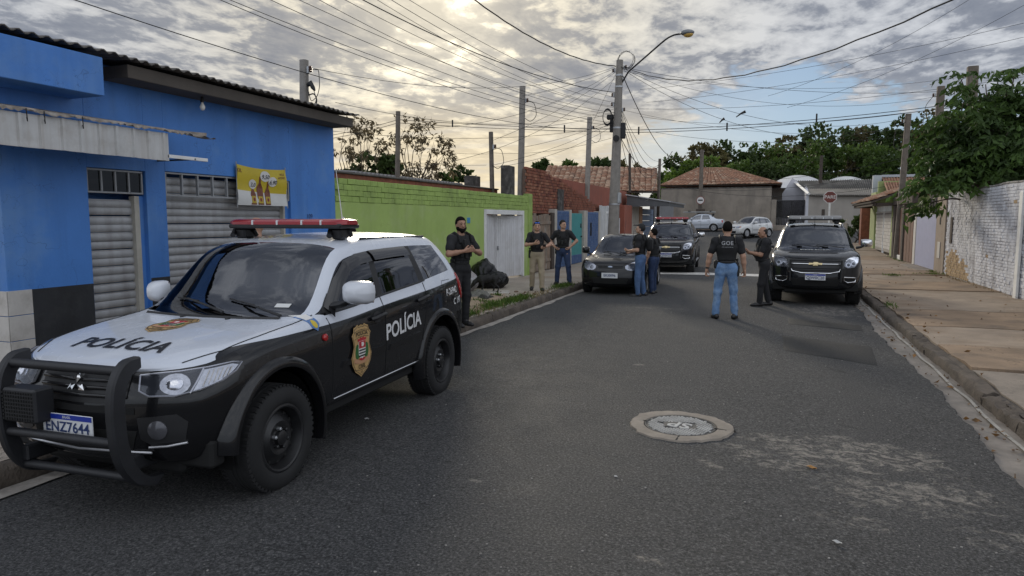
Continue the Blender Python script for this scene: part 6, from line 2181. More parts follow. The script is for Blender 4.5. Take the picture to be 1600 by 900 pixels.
def sedan_cols(hatch=False):
 C = []
 C.append([(x, 0, z) for x, z in zip([1.93, 2.03, 2.05, 2.03, 1.985, 1.975, 1.965, 1.955, 1.945, 1.94], [.22, .28, .42, .58, .70, .735, .75, .76, .768, .775])])
 C.append(list(zip([1.88, 1.97, 1.99, 1.97, 1.92, 1.905, 1.915, 1.93, 1.938, 1.94], [.40, .44, .46, .46, .45, .44, .38, .28, .15, 0], [.22, .28, .42, .59, .705, .742, .756, .764, .77, .775])))
 C.append(list(zip([1.76, 1.83, 1.85, 1.84, 1.74, 1.70, 1.78, 1.84, 1.87, 1.88], [.56, .68, .73, .73, .70, .67, .56, .42, .22, 0], [.21, .28, .42, .60, .735, .785, .80, .805, .81, .812])))
 C.append(list(zip([1.52, 1.56, 1.57, 1.57, 1.54, 1.54, 1.58, 1.62, 1.64, 1.65], [.62, .76, .80, .81, .785, .72, .60, .44, .22, 0], [.2, .27, .42, .64, .80, .855, .868, .874, .878, .88])))
 C.append(list(zip([1.24] * 6 + [1.25, 1.27, 1.29, 1.3], [.64, .79, .82, .825, .80, .735, .63, .46, .23, 0], [.19, .27, .42, .66, .83, .895, .91, .918, .922, .925])))
 C.append(list(zip([.64, .64, .64, .64, .645, .63, .70, .80, .93, .97], [.64, .80, .825, .83, .81, .755, .72, .66, .37, 0], [.19, .27, .42, .66, .84, .945, .96, .962, .958, .956])))
 C.append(list(zip([.20, .20, .20, .20, .20, .19, .04, -.02, .04, .06], [.64, .80, .825, .835, .815, .76, .60, .53, .29, 0], [.19, .27, .42, .66, .85, .96, 1.32, 1.40, 1.432, 1.44])))
 C.append(list(zip([-.20, -.20, -.20, -.20, -.20, -.21, -.27, -.28, -.26, -.26], [.64, .80, .825, .835, .815, .76, .60, .525, .29, 0], [.19, .27, .42, .66, .855, .97, 1.345, 1.42, 1.455, 1.463])))
 C.append(list(zip([-.29, -.29, -.29, -.29, -.29, -.30, -.35, -.36, -.34, -.34], [.64, .80, .825, .835, .815, .76, .60, .525, .29, 0], [.19, .27, .42, .66, .857, .975, 1.346, 1.421, 1.456, 1.464])))
 if hatch:
  C.append(list(zip([-.95, -.95, -.95, -.95, -.95, -.96, -.88, -.88, -.88, -.88], [.64, .80, .825, .835, .815, .755, .60, .52, .29, 0], [.19, .27, .42, .66, .875, 1.0, 1.335, 1.41, 1.445, 1.453])))
  C.append(list(zip([-1.03, -1.03, -1.03, -1.03, -1.03, -1.04, -.96, -.96, -.96, -.96], [.64, .80, .825, .835, .815, .755, .60, .52, .29, 0], [.19, .27, .42, .66, .88, 1.005, 1.33, 1.405, 1.44, 1.448])))
  C.append(list(zip([-1.45, -1.45, -1.45, -1.45, -1.45, -1.43, -1.32, -1.36, -1.38, -1.38], [.62, .78, .81, .815, .79, .72, .57, .49, .27, 0], [.2, .28, .42, .66, .90, 1.05, 1.29, 1.36, 1.392, 1.40])))
  C.append(list(zip([-1.65, -1.72, -1.74, -1.75, -1.72, -1.64, -1.50, -1.46, -1.47, -1.47], [.56, .70, .73, .73, .71, .65, .53, .46, .26, 0], [.26, .32, .45, .68, .90, 1.04, 1.27, 1.335, 1.365, 1.372])))
  C.append(list(zip([-1.72, -1.80, -1.83, -1.82, -1.78, -1.71, -1.56, -1.50, -1.49, -1.48], [0] * 10, [.28, .32, .45, .68, .90, 1.04, 1.26, 1.325, 1.355, 1.365])))
 else:
  C.append(list(zip([-.95, -.95, -.95, -.95, -.95, -.96, -.85, -.80, -.82, -.82], [.64, .80, .825, .835, .815, .755, .60, .52, .29, 0], [.19, .27, .42, .66, .875, 1.0, 1.325, 1.395, 1.432, 1.44])))
  C.append(list(zip([-1.05, -1.05, -1.05, -1.05, -1.05, -1.06, -1.05, -1.02, -.98, -.98], [.64, .80, .825, .835, .815, .755, .615, .54, .29, 0], [.19, .27, .42, .66, .88, 1.005, 1.24, 1.315, 1.372, 1.38])))
  C.append(list(zip([-1.52, -1.52, -1.52, -1.52, -1.52, -1.50, -1.50, -1.50, -1.46, -1.45], [.62, .79, .815, .82, .80, .735, .70, .63, .36, 0], [.2, .28, .42, .66, .90, 1.0, 1.02, 1.03, 1.04, 1.042])))
  C.append(list(zip([-1.92, -1.98, -2.0, -2.0, -1.97, -1.93, -1.93, -1.93, -1.95, -1.96], [.56, .70, .73, .73, .71, .66, .60, .5, .28, 0], [.26, .32, .45, .68, .90, .975, .99, 1.0, 1.01, 1.012])))
  C.append(list(zip([-2.02, -2.10, -2.12, -2.11, -2.06, -2.0, -1.99, -1.98, -1.97, -1.965], [0] * 10, [.28, .32, .45, .68, .90, .97, .98, .99, 1.0, 1.005])))
 return C


def small_car(loc, rz, label, name, cat, paint, hatch, style, sx=1.0, sy=1.0, sz=1.0, txt='', dark=False, lamp='round', mirror_m=None, old=True, roof_bar=False):
 sh = Shell(sedan_cols(hatch), [4, 4, 5, 6, 9, 7, 6, 2, 9, 2, 7, 6, 5], [2, 3, 4, 4, 3, 5, 3, 4, 4], sx, sy, sz)
 t = empty(name, loc, rz, label=label, cat=cat)
 ax = (1.22 * sx, -1.25 * sx); wr = .295
 ar = [(a, wr + .01, .35) for a in ax]
 sh.part('bonnet', paint, t, cells(0, 4, 5, 8)); sh.part('front_bumper', paint, t, cells(0, 2, 0, 4), arch=ar)
 for sd in (1, -1):
  sh.part('fender', paint, t, cells(3, 4, 0, 4), (sd,), ar); sh.part('door', paint, t, cells(5, 7, 1, 4), (sd,)); sh.part('door', paint, t, cells(8, 8, 1, 4), (sd,), ar)
  sh.part('quarter_panel', paint, t, cells(9, 11, 1, 4) | ({(11, 5)} if hatch else {(10, 5), (11, 5)}), (sd,), ar)
  sh.part('side_window', GLD, t, cells(5, 6, 5, 5), (sd,)); sh.part('side_window', GLD, t, cells(8, 8, 5, 5), (sd,))
  if hatch: sh.part('quarter_window', GLD, t, {(10, 5)}, (sd,))
  sh.part('pillar_trim', BLACK if hatch else paint, t, {(7, 5)}, (sd,)); sh.part('pillar_trim', BLACK if hatch else paint, t, {(9, 5)}, (sd,)); sh.part('sill', paint, t, cells(3, 10, 0, 0), (sd,), ar)
 sh.part('windscreen', GLW, t, cells(5, 5, 7, 8))
 if hatch:
  sh.part('roof', paint, t, cells(6, 11, 6, 8) | {(5, 6)}); sh.part('rear_window', GLD, t, {(12, 5)}); sh.part('tailgate', paint, t, cells(12, 12, 3, 4) | cells(12, 12, 6, 8))
 else:
  sh.part('roof', paint, t, cells(6, 9, 6, 8) | {(5, 6), (10, 6)}); sh.part('rear_window', GLD, t, cells(10, 10, 7, 8)); sh.part('boot', paint, t, cells(11, 11, 6, 8) | cells(12, 12, 3, 8))
 sh.part('rear_bumper', paint, t, cells(11, 12, 0, 2), arch=ar)
 xr = -1.6 * sx if hatch else -1.85 * sx
 underbody(t, xr, 1.75 * sx, .80 * sy, ax, wr, .24, .5); interior(t, sh, .42, .85 * sx, -1.2 * sx, .62 * sy, SEATM, .93 * sz, (-.3, -.95))
 for a in ax:
  for sd in (1, -1):
   wheel(t, a, sd * .72 * sy, wr, .18, sd, mat('hubcap_silver', (.38, .38, .39), .35, .5), 'cover', .19)
 f0 = lambda y, z, o=0.: sh.on_front(y * sy, z * sz, o)
 b = MB(); ring_panel(b, [(-.33, .735), (.33, .735), (.30, .665), (-.30, .665)], f0, .006, dense=4); g = b.obj('grille', BLACK, t)
 for z in (.685, .715):
  b = MB(); b.tube([f0(y, z, .012) for y in frange(-.30, .30, .1)], .006, 5); b.obj('grille_bar', BPAINT if dark else CHROME, g)
 b = MB(); ring_panel(b, [(.055 * math.cos(q), .70 + .024 * math.sin(q)) for q in frange(0, 6, .5)], f0, .022, .006, dense=1); b.obj('emblem', mat('emblem_blue_silver', (.30, .34, .42), .25, .6), g)
 b = MB(); ring_panel(b, [(-.46, .45), (.46, .45), (.40, .30), (-.40, .30)], f0, .005, dense=4); b.obj('air_intake', DARK, t)
 for sd in (1, -1):
  f = lambda y, z, o=0.: sh.on_front(sd * y * sy, z * sz, o)
  pol = [(.36, .725), (.44, .77), (.58, .815), (.66, .81), (.69, .74), (.66, .66), (.56, .615), (.42, .625), (.37, .66)] if lamp == 'round' else [(.38, .73), (.48, .765), (.66, .79), (.71, .75), (.68, .67), (.52, .645), (.39, .655)]
  b = MB(); ring_panel(b, pol, f, .006, dense=3, skirt=.02); hl = b.obj('headlight', REFL, t, smooth=60)
  for (cy, cz, rr) in ((.47, .69, .045), (.585, .72, .055)):
   b = MB(); ring_panel(b, [(cy + rr * math.cos(q), cz + rr * math.sin(q)) for q in frange(0, 6.1, .5)], f, .012, .008, dense=1, skirt=.01); b.obj('projector', mat('lamp_grey', (.25, .26, .28), .15, .5), hl, smooth=60)
  if not dark:
   b = MB(); ring_panel(b, [(.64, .79), (.70, .75), (.67, .68), (.63, .68)], f, .013, dense=2, skirt=.01); b.obj('indicator', AMBER, hl)
  b = MB(); ring_panel(b, pol, f, .02, .012, dense=3, skirt=.02); b.obj('headlight_lens', LENS, hl, smooth=60)
  S_ = lambda x, z, o=0.: sh.on_side(x, z * sz, sd, o)
  b = MB(); seam(b, [(.64, .93), (.64, .3)], S_); seam(b, [(-.25, .96), (-.25, .3)], S_); seam(b, [(-.98, .99), (-.95, .75), (-.85, .5)], S_); b.obj('panel_gaps', DARK, t, kind='stuff')
  b = MB(); seam(b, [(1.5, .52), (.8, .52)], S_, .012, off=.004) if False else seam(b, [(.6, .52), (-.85, .54)], S_, .014, off=.004); b.obj('side_moulding', BLACK, t)
  xr_ = -1.62 if hatch else -1.9
  b = MB(); ring_panel(b, [(xr_ + .06, .93), (xr_ - .06, .92), (xr_ - .07, .72), (xr_ + .02, .72)], S_, .01, dense=2); b.obj('taillight', REDL, t)
  b = MB()
  for (xh, zh) in ((-.12, .84), (-.85, .87)):
   P = [S_(xh + dx, zh, o) for dx, o in ((.09, .006), (.04, .03), (-.04, .03), (-.09, .006))]; b.tube([p for p in P if p], .013, 6)
  b.obj('door_handles', BLACK, t, kind='stuff')
 mirror(t, sh, .50 * sx, 1.02 * sz, .80 * sy, mirror_m or paint, .8)
 wipers(t, sh, [((.98 * sx, .1), (.80 * sx, -.3), (.77 * sx, -.5)), ((.98 * sx, .5), (.82 * sx, .12), (.79 * sx, -.05))])
 if txt: plate(t, 2.065 * sx, .50 * sz, txt, old=old)
 b = MB(); b.tube([sh.on_top(-.1, 0, -.005), sh.on_top(-.1, 0, .01) + Vector((-.18, 0, .35))], [.006, .003], 5); b.obj('antenna', BLACK, t)
 return t


SILVER = mat('silver_paint', (.55, .58, .63), .3, .15, coat=.5)
CHAMP = mat('silver_champagne_paint', (.62, .62, .61), .3, .15, coat=.5)
small_car((-3.74, 18.55, 0), math.pi * 1.5 + R(2), 'small black sedan parked at the left kerb beside the two men in jeans', 'parked_car', 'car', BPAINT, False, 'cover', 1.0, 1.0, 1.02, 'EKI0096', True)
cy_ = 52.0
small_car((-1.45, cy_, gz(cy_) + .03), math.pi * 1.5 + R(-38), 'small silver hatchback turning in the crossing with its front toward the street', 'hatchback_car', 'car', CHAMP, True, 'cover', .95, .98, 1.0, 'FJT4B66', False, 'wide')
cy_ = 58.5
sc_ = small_car((-5.6, cy_, gz(cy_)), R(180), 'silver sedan with a white roof spoiler bar passing along the far beige wall', 'sedan_car', 'car', SILVER, False, 'cover', 1.0, 1.0, .98, '', False, 'wide')
b = MB(); b.box((-1.3, -.55, 1.52), (1.2, .55, 1.60), .02); b.tube([(.2, -.5, 1.38), (.2, -.5, 1.53)], .03, 6); b.tube([(-.6, .5, 1.38), (-.6, .5, 1.53)], .03, 6); b.tube([(.2, .5, 1.38), (.2, .5, 1.53)], .03, 6); b.tube([(-.6, -.5, 1.38), (-.6, -.5, 1.53)], .03, 6)
b.obj('roof_rack', mat('rack_grey', (.34, .34, .33), .5), sc_)
b = MB(); b.box((-1.0, -.62, 1.602), (-.9, .62, 1.68), .01); b.box((.7, -.62, 1.602), (.8, .62, 1.68), .01); b.obj('rack_bar', BLACK, sc_)
# ------------------------------------------------------------------ organic bodies: smooth unions of tapered limbs, meshed by surface nets
class Field:
 def __init__(s, lo, hi, h):
  s.lo = np.array(lo, float); s.h = h
  n = np.ceil((np.array(hi) - s.lo) / h).astype(int) + 1
  s.ax = [s.lo[k] + h * np.arange(n[k]) for k in range(3)]
  s.F = np.full(n, 1.0)

 def _win(s, lo, hi):
  sl = []
  for k in range(3):
   a = max(0, int((lo[k] - s.lo[k]) / s.h)); b = min(s.F.shape[k], int((hi[k] - s.lo[k]) / s.h) + 2)
   if b <= a: return None
   sl.append(slice(a, b))
  return tuple(sl)

 def _pts(s, sl):
  return (s.ax[0][sl[0]][:, None, None], s.ax[1][sl[1]][None, :, None], s.ax[2][sl[2]][None, None, :])

 def _blend(s, sl, d, k):
  a = s.F[sl]
  if k <= 0:
   s.F[sl] = np.minimum(a, d); return
  h = np.clip(.5 + .5 * (d - a) / k, 0, 1)
  s.F[sl] = d * (1 - h) + a * h - k * h * (1 - h)

 def cone(s, a, b, ra, rb, k=.03, ys=1.0):
  """tapered capsule; ys > 1 flattens it along y"""
  a, b = np.array(a, float), np.array(b, float)
  m = max(ra, rb) + k + 2 * s.h
  sl = s._win(np.minimum(a, b) - m, np.maximum(a, b) + m)
  if sl is None: return s
  x, y, z = s._pts(sl)
  d = b - a; L2 = max(1e-9, d[0]**2 + (d[1] * ys)**2 + d[2]**2)
  px, py, pz = x - a[0], (y - a[1]) * ys, z - a[2]
  t = np.clip((px * d[0] + py * d[1] * ys + pz * d[2]) / L2, 0, 1)
  q = np.sqrt((px - t * d[0])**2 + (py - t * d[1] * ys)**2 + (pz - t * d[2])**2) - (ra + (rb - ra) * t)
  s._blend(sl, q / (ys if ys > 1 else 1) ** .5, k)
  return s

 def ell(s, c, r, k=.02, Rm=None):
  c = np.array(c, float); r = np.array(r, float)
  m = r.max() + k + 2 * s.h
  sl = s._win(c - m, c + m)
  if sl is None: return s
  x, y, z = s._pts(sl)
  X = np.stack(np.broadcast_arrays(x - c[0], y - c[1], z - c[2]), -1)
  if Rm is not None:
   X = X @ np.array(Rm)          # world -> local (Rm columns are local axes)
  q = X / r
  n = np.sqrt((q**2).sum(-1)) + 1e-9
  n2 = np.sqrt(((q / r)**2).sum(-1)) + 1e-9
  s._blend(sl, n * (n - 1) / n2, k)
  return s

 def clip(s, fn):
  x, y, z = s._pts((slice(None),) * 3)
  s.F = np.maximum(s.F, fn(x, y, z))
  return s

 def mesh(s):
  F, h = s.F, s.h
  S = F < 0
  nx, ny, nz = F.shape
  c = lambda A, i, j, k: A[i:nx - 1 + i, j:ny - 1 + j, k:nz - 1 + k]
  cnt = sum(c(S, i, j, k).astype(np.int8) for i in (0, 1) for j in (0, 1) for k in (0, 1))
  act = (cnt > 0) & (cnt < 8)
  idx = np.argwhere(act)
  if len(idx) == 0: return np.zeros((0, 3)), np.zeros((0, 4), int)
  I, J, K = idx.T
  pos = np.zeros((len(idx), 3)); w = np.zeros(len(idx))
  for ax in range(3):
   o1, o2 = [q for q in range(3) if q != ax]
   for u in (0, 1):
    for v in (0, 1):
     e0 = [0, 0, 0]; e0[o1], e0[o2] = u, v
     e1 = list(e0); e1[ax] = 1
     f0 = F[I + e0[0], J + e0[1], K + e0[2]]; f1 = F[I + e1[0], J + e1[1], K + e1[2]]
     m = (f0 < 0) != (f1 < 0)
     t = np.where(m, f0 / np.where(m, f0 - f1, 1), 0)
     p = np.tile(np.array(e0, float), (len(idx), 1)); p[:, ax] += t
     pos += p * m[:, None]; w += m
  V = (idx + pos / w[:, None]) * h + s.lo
  num = np.full(act.shape, -1); num[act] = np.arange(len(idx))
  Q = []
  for ax in range(3):
   o1, o2 = [(1, 2), (2, 0), (0, 1)][ax]
   sl0 = [slice(1, -1)] * 3; sl1 = [slice(1, -1)] * 3
   sl0[ax] = slice(0, -1); sl1[ax] = slice(1, None)
   A, B = S[tuple(sl0)], S[tuple(sl1)]
   for (m, fl) in ((A & ~B, False), (~A & B, True)):
    e = np.argwhere(m)
    if len(e) == 0: continue
    g = e.copy(); g[:, o1] += 1; g[:, o2] += 1
    q = []
    for (d1, d2) in ((-1, -1), (0, -1), (0, 0), (-1, 0)):
     r_ = g.copy(); r_[:, o1] += d1; r_[:, o2] += d2
     q.append(num[r_[:, 0], r_[:, 1], r_[:, 2]])
    q = np.stack(q, 1)
    q = q[(q >= 0).all(1)]
    Q.append(q[:, ::-1] if fl else q)
  return V, np.concatenate(Q) if Q else np.zeros((0, 4), int)


def folds(V, amp, seed, zc=None):
 """cloth creases: ridges that run round the limb, strongest near the given heights"""
 r = np.random.default_rng(seed)
 d = np.zeros(len(V))
 for k in range(6):
  a = r.normal(size=3) * np.array([16, 16, 22]); d += np.sin(V @ a + r.uniform(0, 6)) / 6
 if zc is not None:
  w = np.zeros(len(V))
  for z0, s0 in zc: w += np.exp(-((V[:, 2] - z0) / s0)**2)
  d *= .35 + np.clip(w, 0, 1.3)
 return d * amp


def displace(V, F, d):
 n = np.zeros_like(V)
 fn = np.cross(V[F[:, 2]] - V[F[:, 0]], V[F[:, 3]] - V[F[:, 1]])
 for k in range(4): np.add.at(n, F[:, k], fn)
 n /= np.linalg.norm(n, axis=1)[:, None] + 1e-9
 return V + n * d[:, None]


SKIN = mat('skin_tan', (.34, .185, .12), .55, obj=True, var=.12, vs=14)
SKIN2 = mat('skin_light', (.43, .25, .17), .55, obj=True, var=.12, vs=14)
HAIR = mat('hair_black', (.010, .0085, .0075), .9, spec=.1, obj=True, bump=.5, bs=120, var=.3, vs=60)
HAIRG = mat('hair_grey', (.032, .029, .027), .9, spec=.1, obj=True, bump=.4, bs=120, var=.4, vs=40)
EYE = mat('eye_dark', (.02, .015, .012), .2)
LIP = mat('lips', (.26, .10, .08), .5)
TSHIRT = mat('black_tshirt', (.016, .016, .018), .9, obj=True, var=.25, vs=8, bump=.3, bs=200)
VEST = mat('black_vest', (.012, .012, .013), .85, obj=True, var=.3, vs=12, bump=.4, bs=240)
JEANS = mat('blue_jeans', (.065, .12, .24), .85, obj=True, var=.35, vs=7, bump=.3, bs=260, dirt=((.12, .20, .36), .6, 5))
JEANSL = mat('light_jeans', (.115, .205, .36), .85, obj=True, var=.45, vs=6, bump=.3, bs=260, dirt=((.30, .42, .58), .8, 4))
JEANSD = mat('dark_jeans', (.022, .04, .095), .85, obj=True, var=.35, vs=7, bump=.3, bs=260)
KHAKI = mat('khaki_cloth', (.33, .27, .19), .85, obj=True, var=.15, vs=7, bump=.3, bs=260)
BLACKT = mat('black_trousers', (.014, .014, .016), .88, obj=True, var=.25, vs=7, bump=.3, bs=240)
SHOE = mat('black_shoe', (.014, .013, .013), .45, obj=True, var=.2, vs=20)
WEB = mat('belt_webbing', (.012, .012, .012), .7)


def vec(*a): return np.array(a, float)


def ik(S, W, l1, l2, hint):
 d = W - S; L_ = np.linalg.norm(d)
 L_c = min(L_, l1 + l2 - .004)
 W2 = S + d / L_ * L_c
 a = (l1**2 - l2**2 + L_c**2) / (2 * L_c)
 hgt = math.sqrt(max(0, l1**2 - a * a))
 n = np.array(hint, float); dd = d / L_; n = n - dd * (n @ dd); n /= np.linalg.norm(n) + 1e-9
 return S + dd * a + n * hgt, W2


def hand_mesh(W, direc, palm, side, curl=.5, scale=1.0):
 """palm, four unequal bent fingers and a thumb off the side of the palm.
 direc: wrist to knuckles; palm: where the palm faces; side: +1 when the thumb lies on cross(direc, palm)"""
 d = direc / np.linalg.norm(direc); p = palm - d * (palm @ d); p /= np.linalg.norm(p)
 t = np.cross(d, p) * side
 s = scale
 pts = lambda f, q, r_: W + (d * f + t * q + p * r_) * s
 lo, hi = W - .21 * s, W + .21 * s
 f = Field(lo, hi, .0052)
 f.cone(W - d * .05 * s, W + d * .01 * s, .027 * s, .026 * s, .01)
 for q in (-.026, -.009, .009, .026):
  f.cone(pts(.01, q * .7, 0), pts(.085, q, .002), .017 * s, .0135 * s, .012)
 for q, L_ in ((.030, .068), (.010, .078), (-.011, .073), (-.031, .056)):
  a = pts(.088, q, .002); ang = .25 + curl * .9
  e1 = d * math.cos(ang * .6) + p * math.sin(ang * .6)
  e2 = d * math.cos(ang * 1.5) + p * math.sin(ang * 1.5)
  e3 = d * math.cos(ang * 2.2) + p * math.sin(ang * 2.2)
  b_ = a + e1 * L_ * .48 * s + t * q * .10; c_ = b_ + e2 * L_ * .32 * s; g_ = c_ + e3 * L_ * .25 * s
  f.cone(a, b_, .0098 * s, .0090 * s, .004); f.cone(b_, c_, .0090 * s, .0082 * s, .003); f.cone(c_, g_, .0082 * s, .0070 * s, .003)
 a = pts(.022, .028, .008); b_ = pts(.055, .056, .022); c_ = pts(.085, .060, .032 + .012 * curl)
 f.cone(a, b_, .0145 * s, .0115 * s, .010); f.cone(b_, c_, .0112 * s, .0088 * s, .003)
 return f.mesh()


def join_meshes(parts):
 V, F, n = [], [], 0
 for v, f in parts:
  V.append(v); F.append(f + n); n += len(v)
 return np.concatenate(V), np.concatenate(F)


def person(loc, face, label, height=1.74, lh=None, rh=None, lhint=(-.6, -.6, -.3), rhint=(.6, -.6, -.3), lpalm=(1, 0, 0), rpalm=(-1, 0, 0), lcurl=.5, rcurl=.5,
   feet=((-.11, 0, 0), (.11, .02, 0)), knees=(.02, .02), yaw=0., pitch=0., trousers=BLACKT, shirt=TSHIRT, vest=True, hair='short', beard=False, skin=SKIN, belly=0., lean=0., h=.0105,
   build=1.0, hairm=HAIR, sleeves=.55, cap=False, group='officers standing in the street', tucked=True):
 k_ = height / 1.76
 root = empty('person', loc, math.atan2(-face[0], face[1]), label=label, cat='person', group=group)
 B = build
 hipz = .93
 pel = vec(0, 0, .96); wst = vec(0, lean * .25, 1.10); cst = vec(0, lean * .7, 1.31); nk = vec(0, lean, 1.475)
 SHL, SHR = vec(-.178 * B, lean * .95, 1.418), vec(.178 * B, lean * .95, 1.418)
 lh = vec(*(lh or (-.30, .05, .86))); rh = vec(*(rh or (.30, .05, .86)))
 EL, WL_ = ik(SHL, lh, .285, .255, lhint); ER, WR_ = ik(SHR, rh, .285, .255, rhint)
 hd = Matrix.Rotation(yaw, 3, 'Z') @ Matrix.Rotation(-pitch, 3, 'X')
 hb = nk + vec(0, .012, .035)
 HM = np.array(hd)
 H_ = lambda x, y, z: hb + HM @ np.array((x, y, z - 1.51))
 lo, hi = (-.75, -.55, -.02), (.75, .65, 1.86)
 legs = []
 for sd, ft, kn in ((-1, feet[0], knees[0]), (1, feet[1], knees[1])):
  hp = vec(sd * .092, 0, hipz); an = vec(ft[0], ft[1] - .03, .085 + (ft[3] if len(ft) > 3 else 0))
  kn_ = (hp * .49 + an * .51) + vec(sd * .008, kn, .0)
  legs.append((hp, kn_, an, ft))

 def sc(V): return V * k_
 # ---- body: one continuous skin surface
 f = Field(lo, hi, h)
 f.cone(pel, wst, .125, .115, .05, 1.35).cone(wst, cst, .115, .14, .05, 1.4).cone(cst, nk, .12, .06, .06, 1.25)
 f.cone(SHL, SHR, .050, .050, .05)
 f.cone(nk - vec(0, .01, .03), H_(0, -.012, 1.60), .060, .055, .03)
 for S_, E_, W_ in ((SHL, EL, WL_), (SHR, ER, WR_)):
  f.cone(S_, E_, .050 * B, .042 * B, .03); f.cone(E_, (E_ * .55 + W_ * .45), .044 * B, .040 * B, .02); f.cone((E_ * .55 + W_ * .45), W_, .040 * B, .027, .02)
 for hp, kn_, an, ft in legs:
  f.cone(hp, kn_, .080, .052, .05); f.cone(kn_, an, .050, .034, .03)
 f.ell(H_(0, -.012, 1.668), (.075, .094, .098), .02, HM)
 f.cone(H_(0, .035, 1.625), H_(0, .052, 1.572), .060, .040, .03)
 f.cone(H_(-.04, .02, 1.59), H_(.04, .02, 1.59), .04, .04, .02)
 f.cone(H_(0, .088, 1.655), H_(0, .108, 1.615), .010, .0155, .010)
 f.cone(H_(-.035, .078, 1.672), H_(.035, .078, 1.672), .014, .014, .012)
 for sd in (-1, 1): f.ell(H_(sd * .079, -.008, 1.63), (.011, .020, .032), .008, HM)
 parts = [f.mesh()]
 for W_, E_, pl, cu, sd in ((WL_, EL, lpalm, lcurl, -1), (WR_, ER, rpalm, rcurl, 1)):
  # thumb points forward/up when the palm faces the body
  dr = W_ - E_; dr = dr / np.linalg.norm(dr)
  pv = np.array(pl, float); th = np.cross(dr, pv)
  want = vec(0, 1, .4)
  parts.append(hand_mesh(W_ + dr * .005, dr, pv, 1 if th @ want > 0 else -1, cu, 1.0 / max(k_, .95)))
 V, F = join_meshes(parts)
 body = link('body', np_mesh('body', sc(V), F, skin), root)
 # ---- face details
 for sd in (-1, 1):
  b = MB(); c = H_(sd * .030, .086, 1.652) * k_; b.sphere(tuple(c), .0105, 8, 6, sc=(1.15, .7, .62)); b.obj('eye', EYE, root, smooth=80)
  b = MB(); b.tube([H_(sd * .014, .094, 1.672) * k_, H_(sd * .030, .093, 1.678) * k_, H_(sd * .046, .078, 1.672) * k_], .0048, 5); b.obj('eyebrow', hairm, root, smooth=80)
 b = MB(); b.tube([H_(-.022, .078, 1.584) * k_, H_(0, .0945, 1.586) * k_, H_(.022, .078, 1.584) * k_], .0065, 5); b.obj('mouth', LIP, root, smooth=80)
 # ---- hair
 if hair:
  f = Field(H_(0, 0, 1.66) - .2, H_(0, 0, 1.66) + .2, .0075)
  if hair == 'ring':
   f.ell(H_(0, -.022, 1.655), (.0795, .093, .094), .01, HM)
   inv = HM.T

   def cut(x, y, z):
    X = np.stack(np.broadcast_arrays(x - hb[0], y - hb[1], z - hb[2]), -1) @ HM
    return np.maximum(np.maximum(X[..., 1] - .005, X[..., 2] - .20 + .0 * X[..., 1]), .085 - X[..., 2])
   f.clip(cut)
  else:
   f.ell(H_(0, -.018, 1.675), (.085, .103, .107), .01, HM)
   if cap: f.cone(H_(0, .07, 1.70), H_(0, .15, 1.685), .045, .05, .01)

   def cut(x, y, z):
    X = np.stack(np.broadcast_arrays(x - hb[0], y - hb[1], z - hb[2]), -1) @ HM
    line = .183 + np.clip(X[..., 1] + .01, -.2, .06) * .38
    line = np.where(X[..., 1] < -.03, .09, line)
    front = np.where(X[..., 1] > .02, line - X[..., 2], np.minimum(line - X[..., 2], .2))
    side_ = (.085 + np.clip(X[..., 1] + .03, 0, .05) * 1.6) - X[..., 2]
    return np.maximum(np.where(X[..., 1] > .02, front, side_), -1)
   f.clip(cut)
  V, F = f.mesh()
  if len(F):
   V = V + RNG.normal(size=V.shape) * .0012
   link('cap' if cap else 'hair', np_mesh('hair', sc(V), F, mat('cap_black', (.014, .014, .015), .8) if cap else hairm), root)
 if beard:
  f = Field(H_(0, 0, 1.58) - .16, H_(0, 0, 1.58) + .16, .0075)
  f.cone(H_(0, .036, 1.605), H_(0, .060, 1.558), .062, .045, .03); f.cone(H_(-.045, .015, 1.59), H_(.045, .015, 1.59), .043, .043, .02)

  def cut(x, y, z):
   X = np.stack(np.broadcast_arrays(x - hb[0], y - hb[1], z - hb[2]), -1) @ HM
   return np.maximum(X[..., 2] - np.where(np.abs(X[..., 0]) < .03, .080, .088 + np.where(np.abs(X[..., 0]) > .05, .02, 0)), -.005 - X[..., 1])
  f.clip(cut)
  V, F = f.mesh(); V = V + RNG.normal(size=V.shape) * .0012
  link('beard', np_mesh('beard', sc(V), F, hairm), root)
 # ---- trousers
 f = Field((-.5, -.5, .02), (.5, .5, 1.12), h)
 f.cone(pel + vec(0, -.01, .06), pel, .142, .150, .03, 1.28)
 for hp, kn_, an, ft in legs:
  f.cone(hp + vec(0, -.015, .0), kn_, .104, .074, .05); f.cone(kn_, an + vec(0, 0, .01), .073, .062, .03)
  f.cone(hp + vec(0, -.05, .02), hp + vec(0, -.04, -.04), .085, .08, .05)
 f.clip(lambda x, y, z: np.maximum(z - 1.055, .055 - z) + 0 * x + 0 * y)
 V, F = f.mesh()
 V = displace(V, F, folds(V, .014, int(abs(loc[0] * 100) + abs(loc[1] * 10)), [(.12, .10), (.48, .10), (.86, .08)]))
 link('trousers', np_mesh('trousers', sc(V), F, trousers), root)
 # ---- shirt with short sleeves
 f = Field((-.62, -.45, .9), (.62, .5, 1.56), h)
 f.cone(pel + vec(0, belly * .4, .04), wst + vec(0, belly, 0), .146, .132 + belly * .5, .05, 1.3); f.cone(wst + vec(0, belly, 0), cst, .132 + belly * .5, .158 * B, .06, 1.36); f.cone(cst, nk - vec(0, .0, .03), .140 * B, .075, .06, 1.25)
 f.cone(SHL, SHR, .068, .068, .07); f.cone(vec(-.09, lean, 1.455), vec(.09, lean, 1.455), .062, .062, .06)
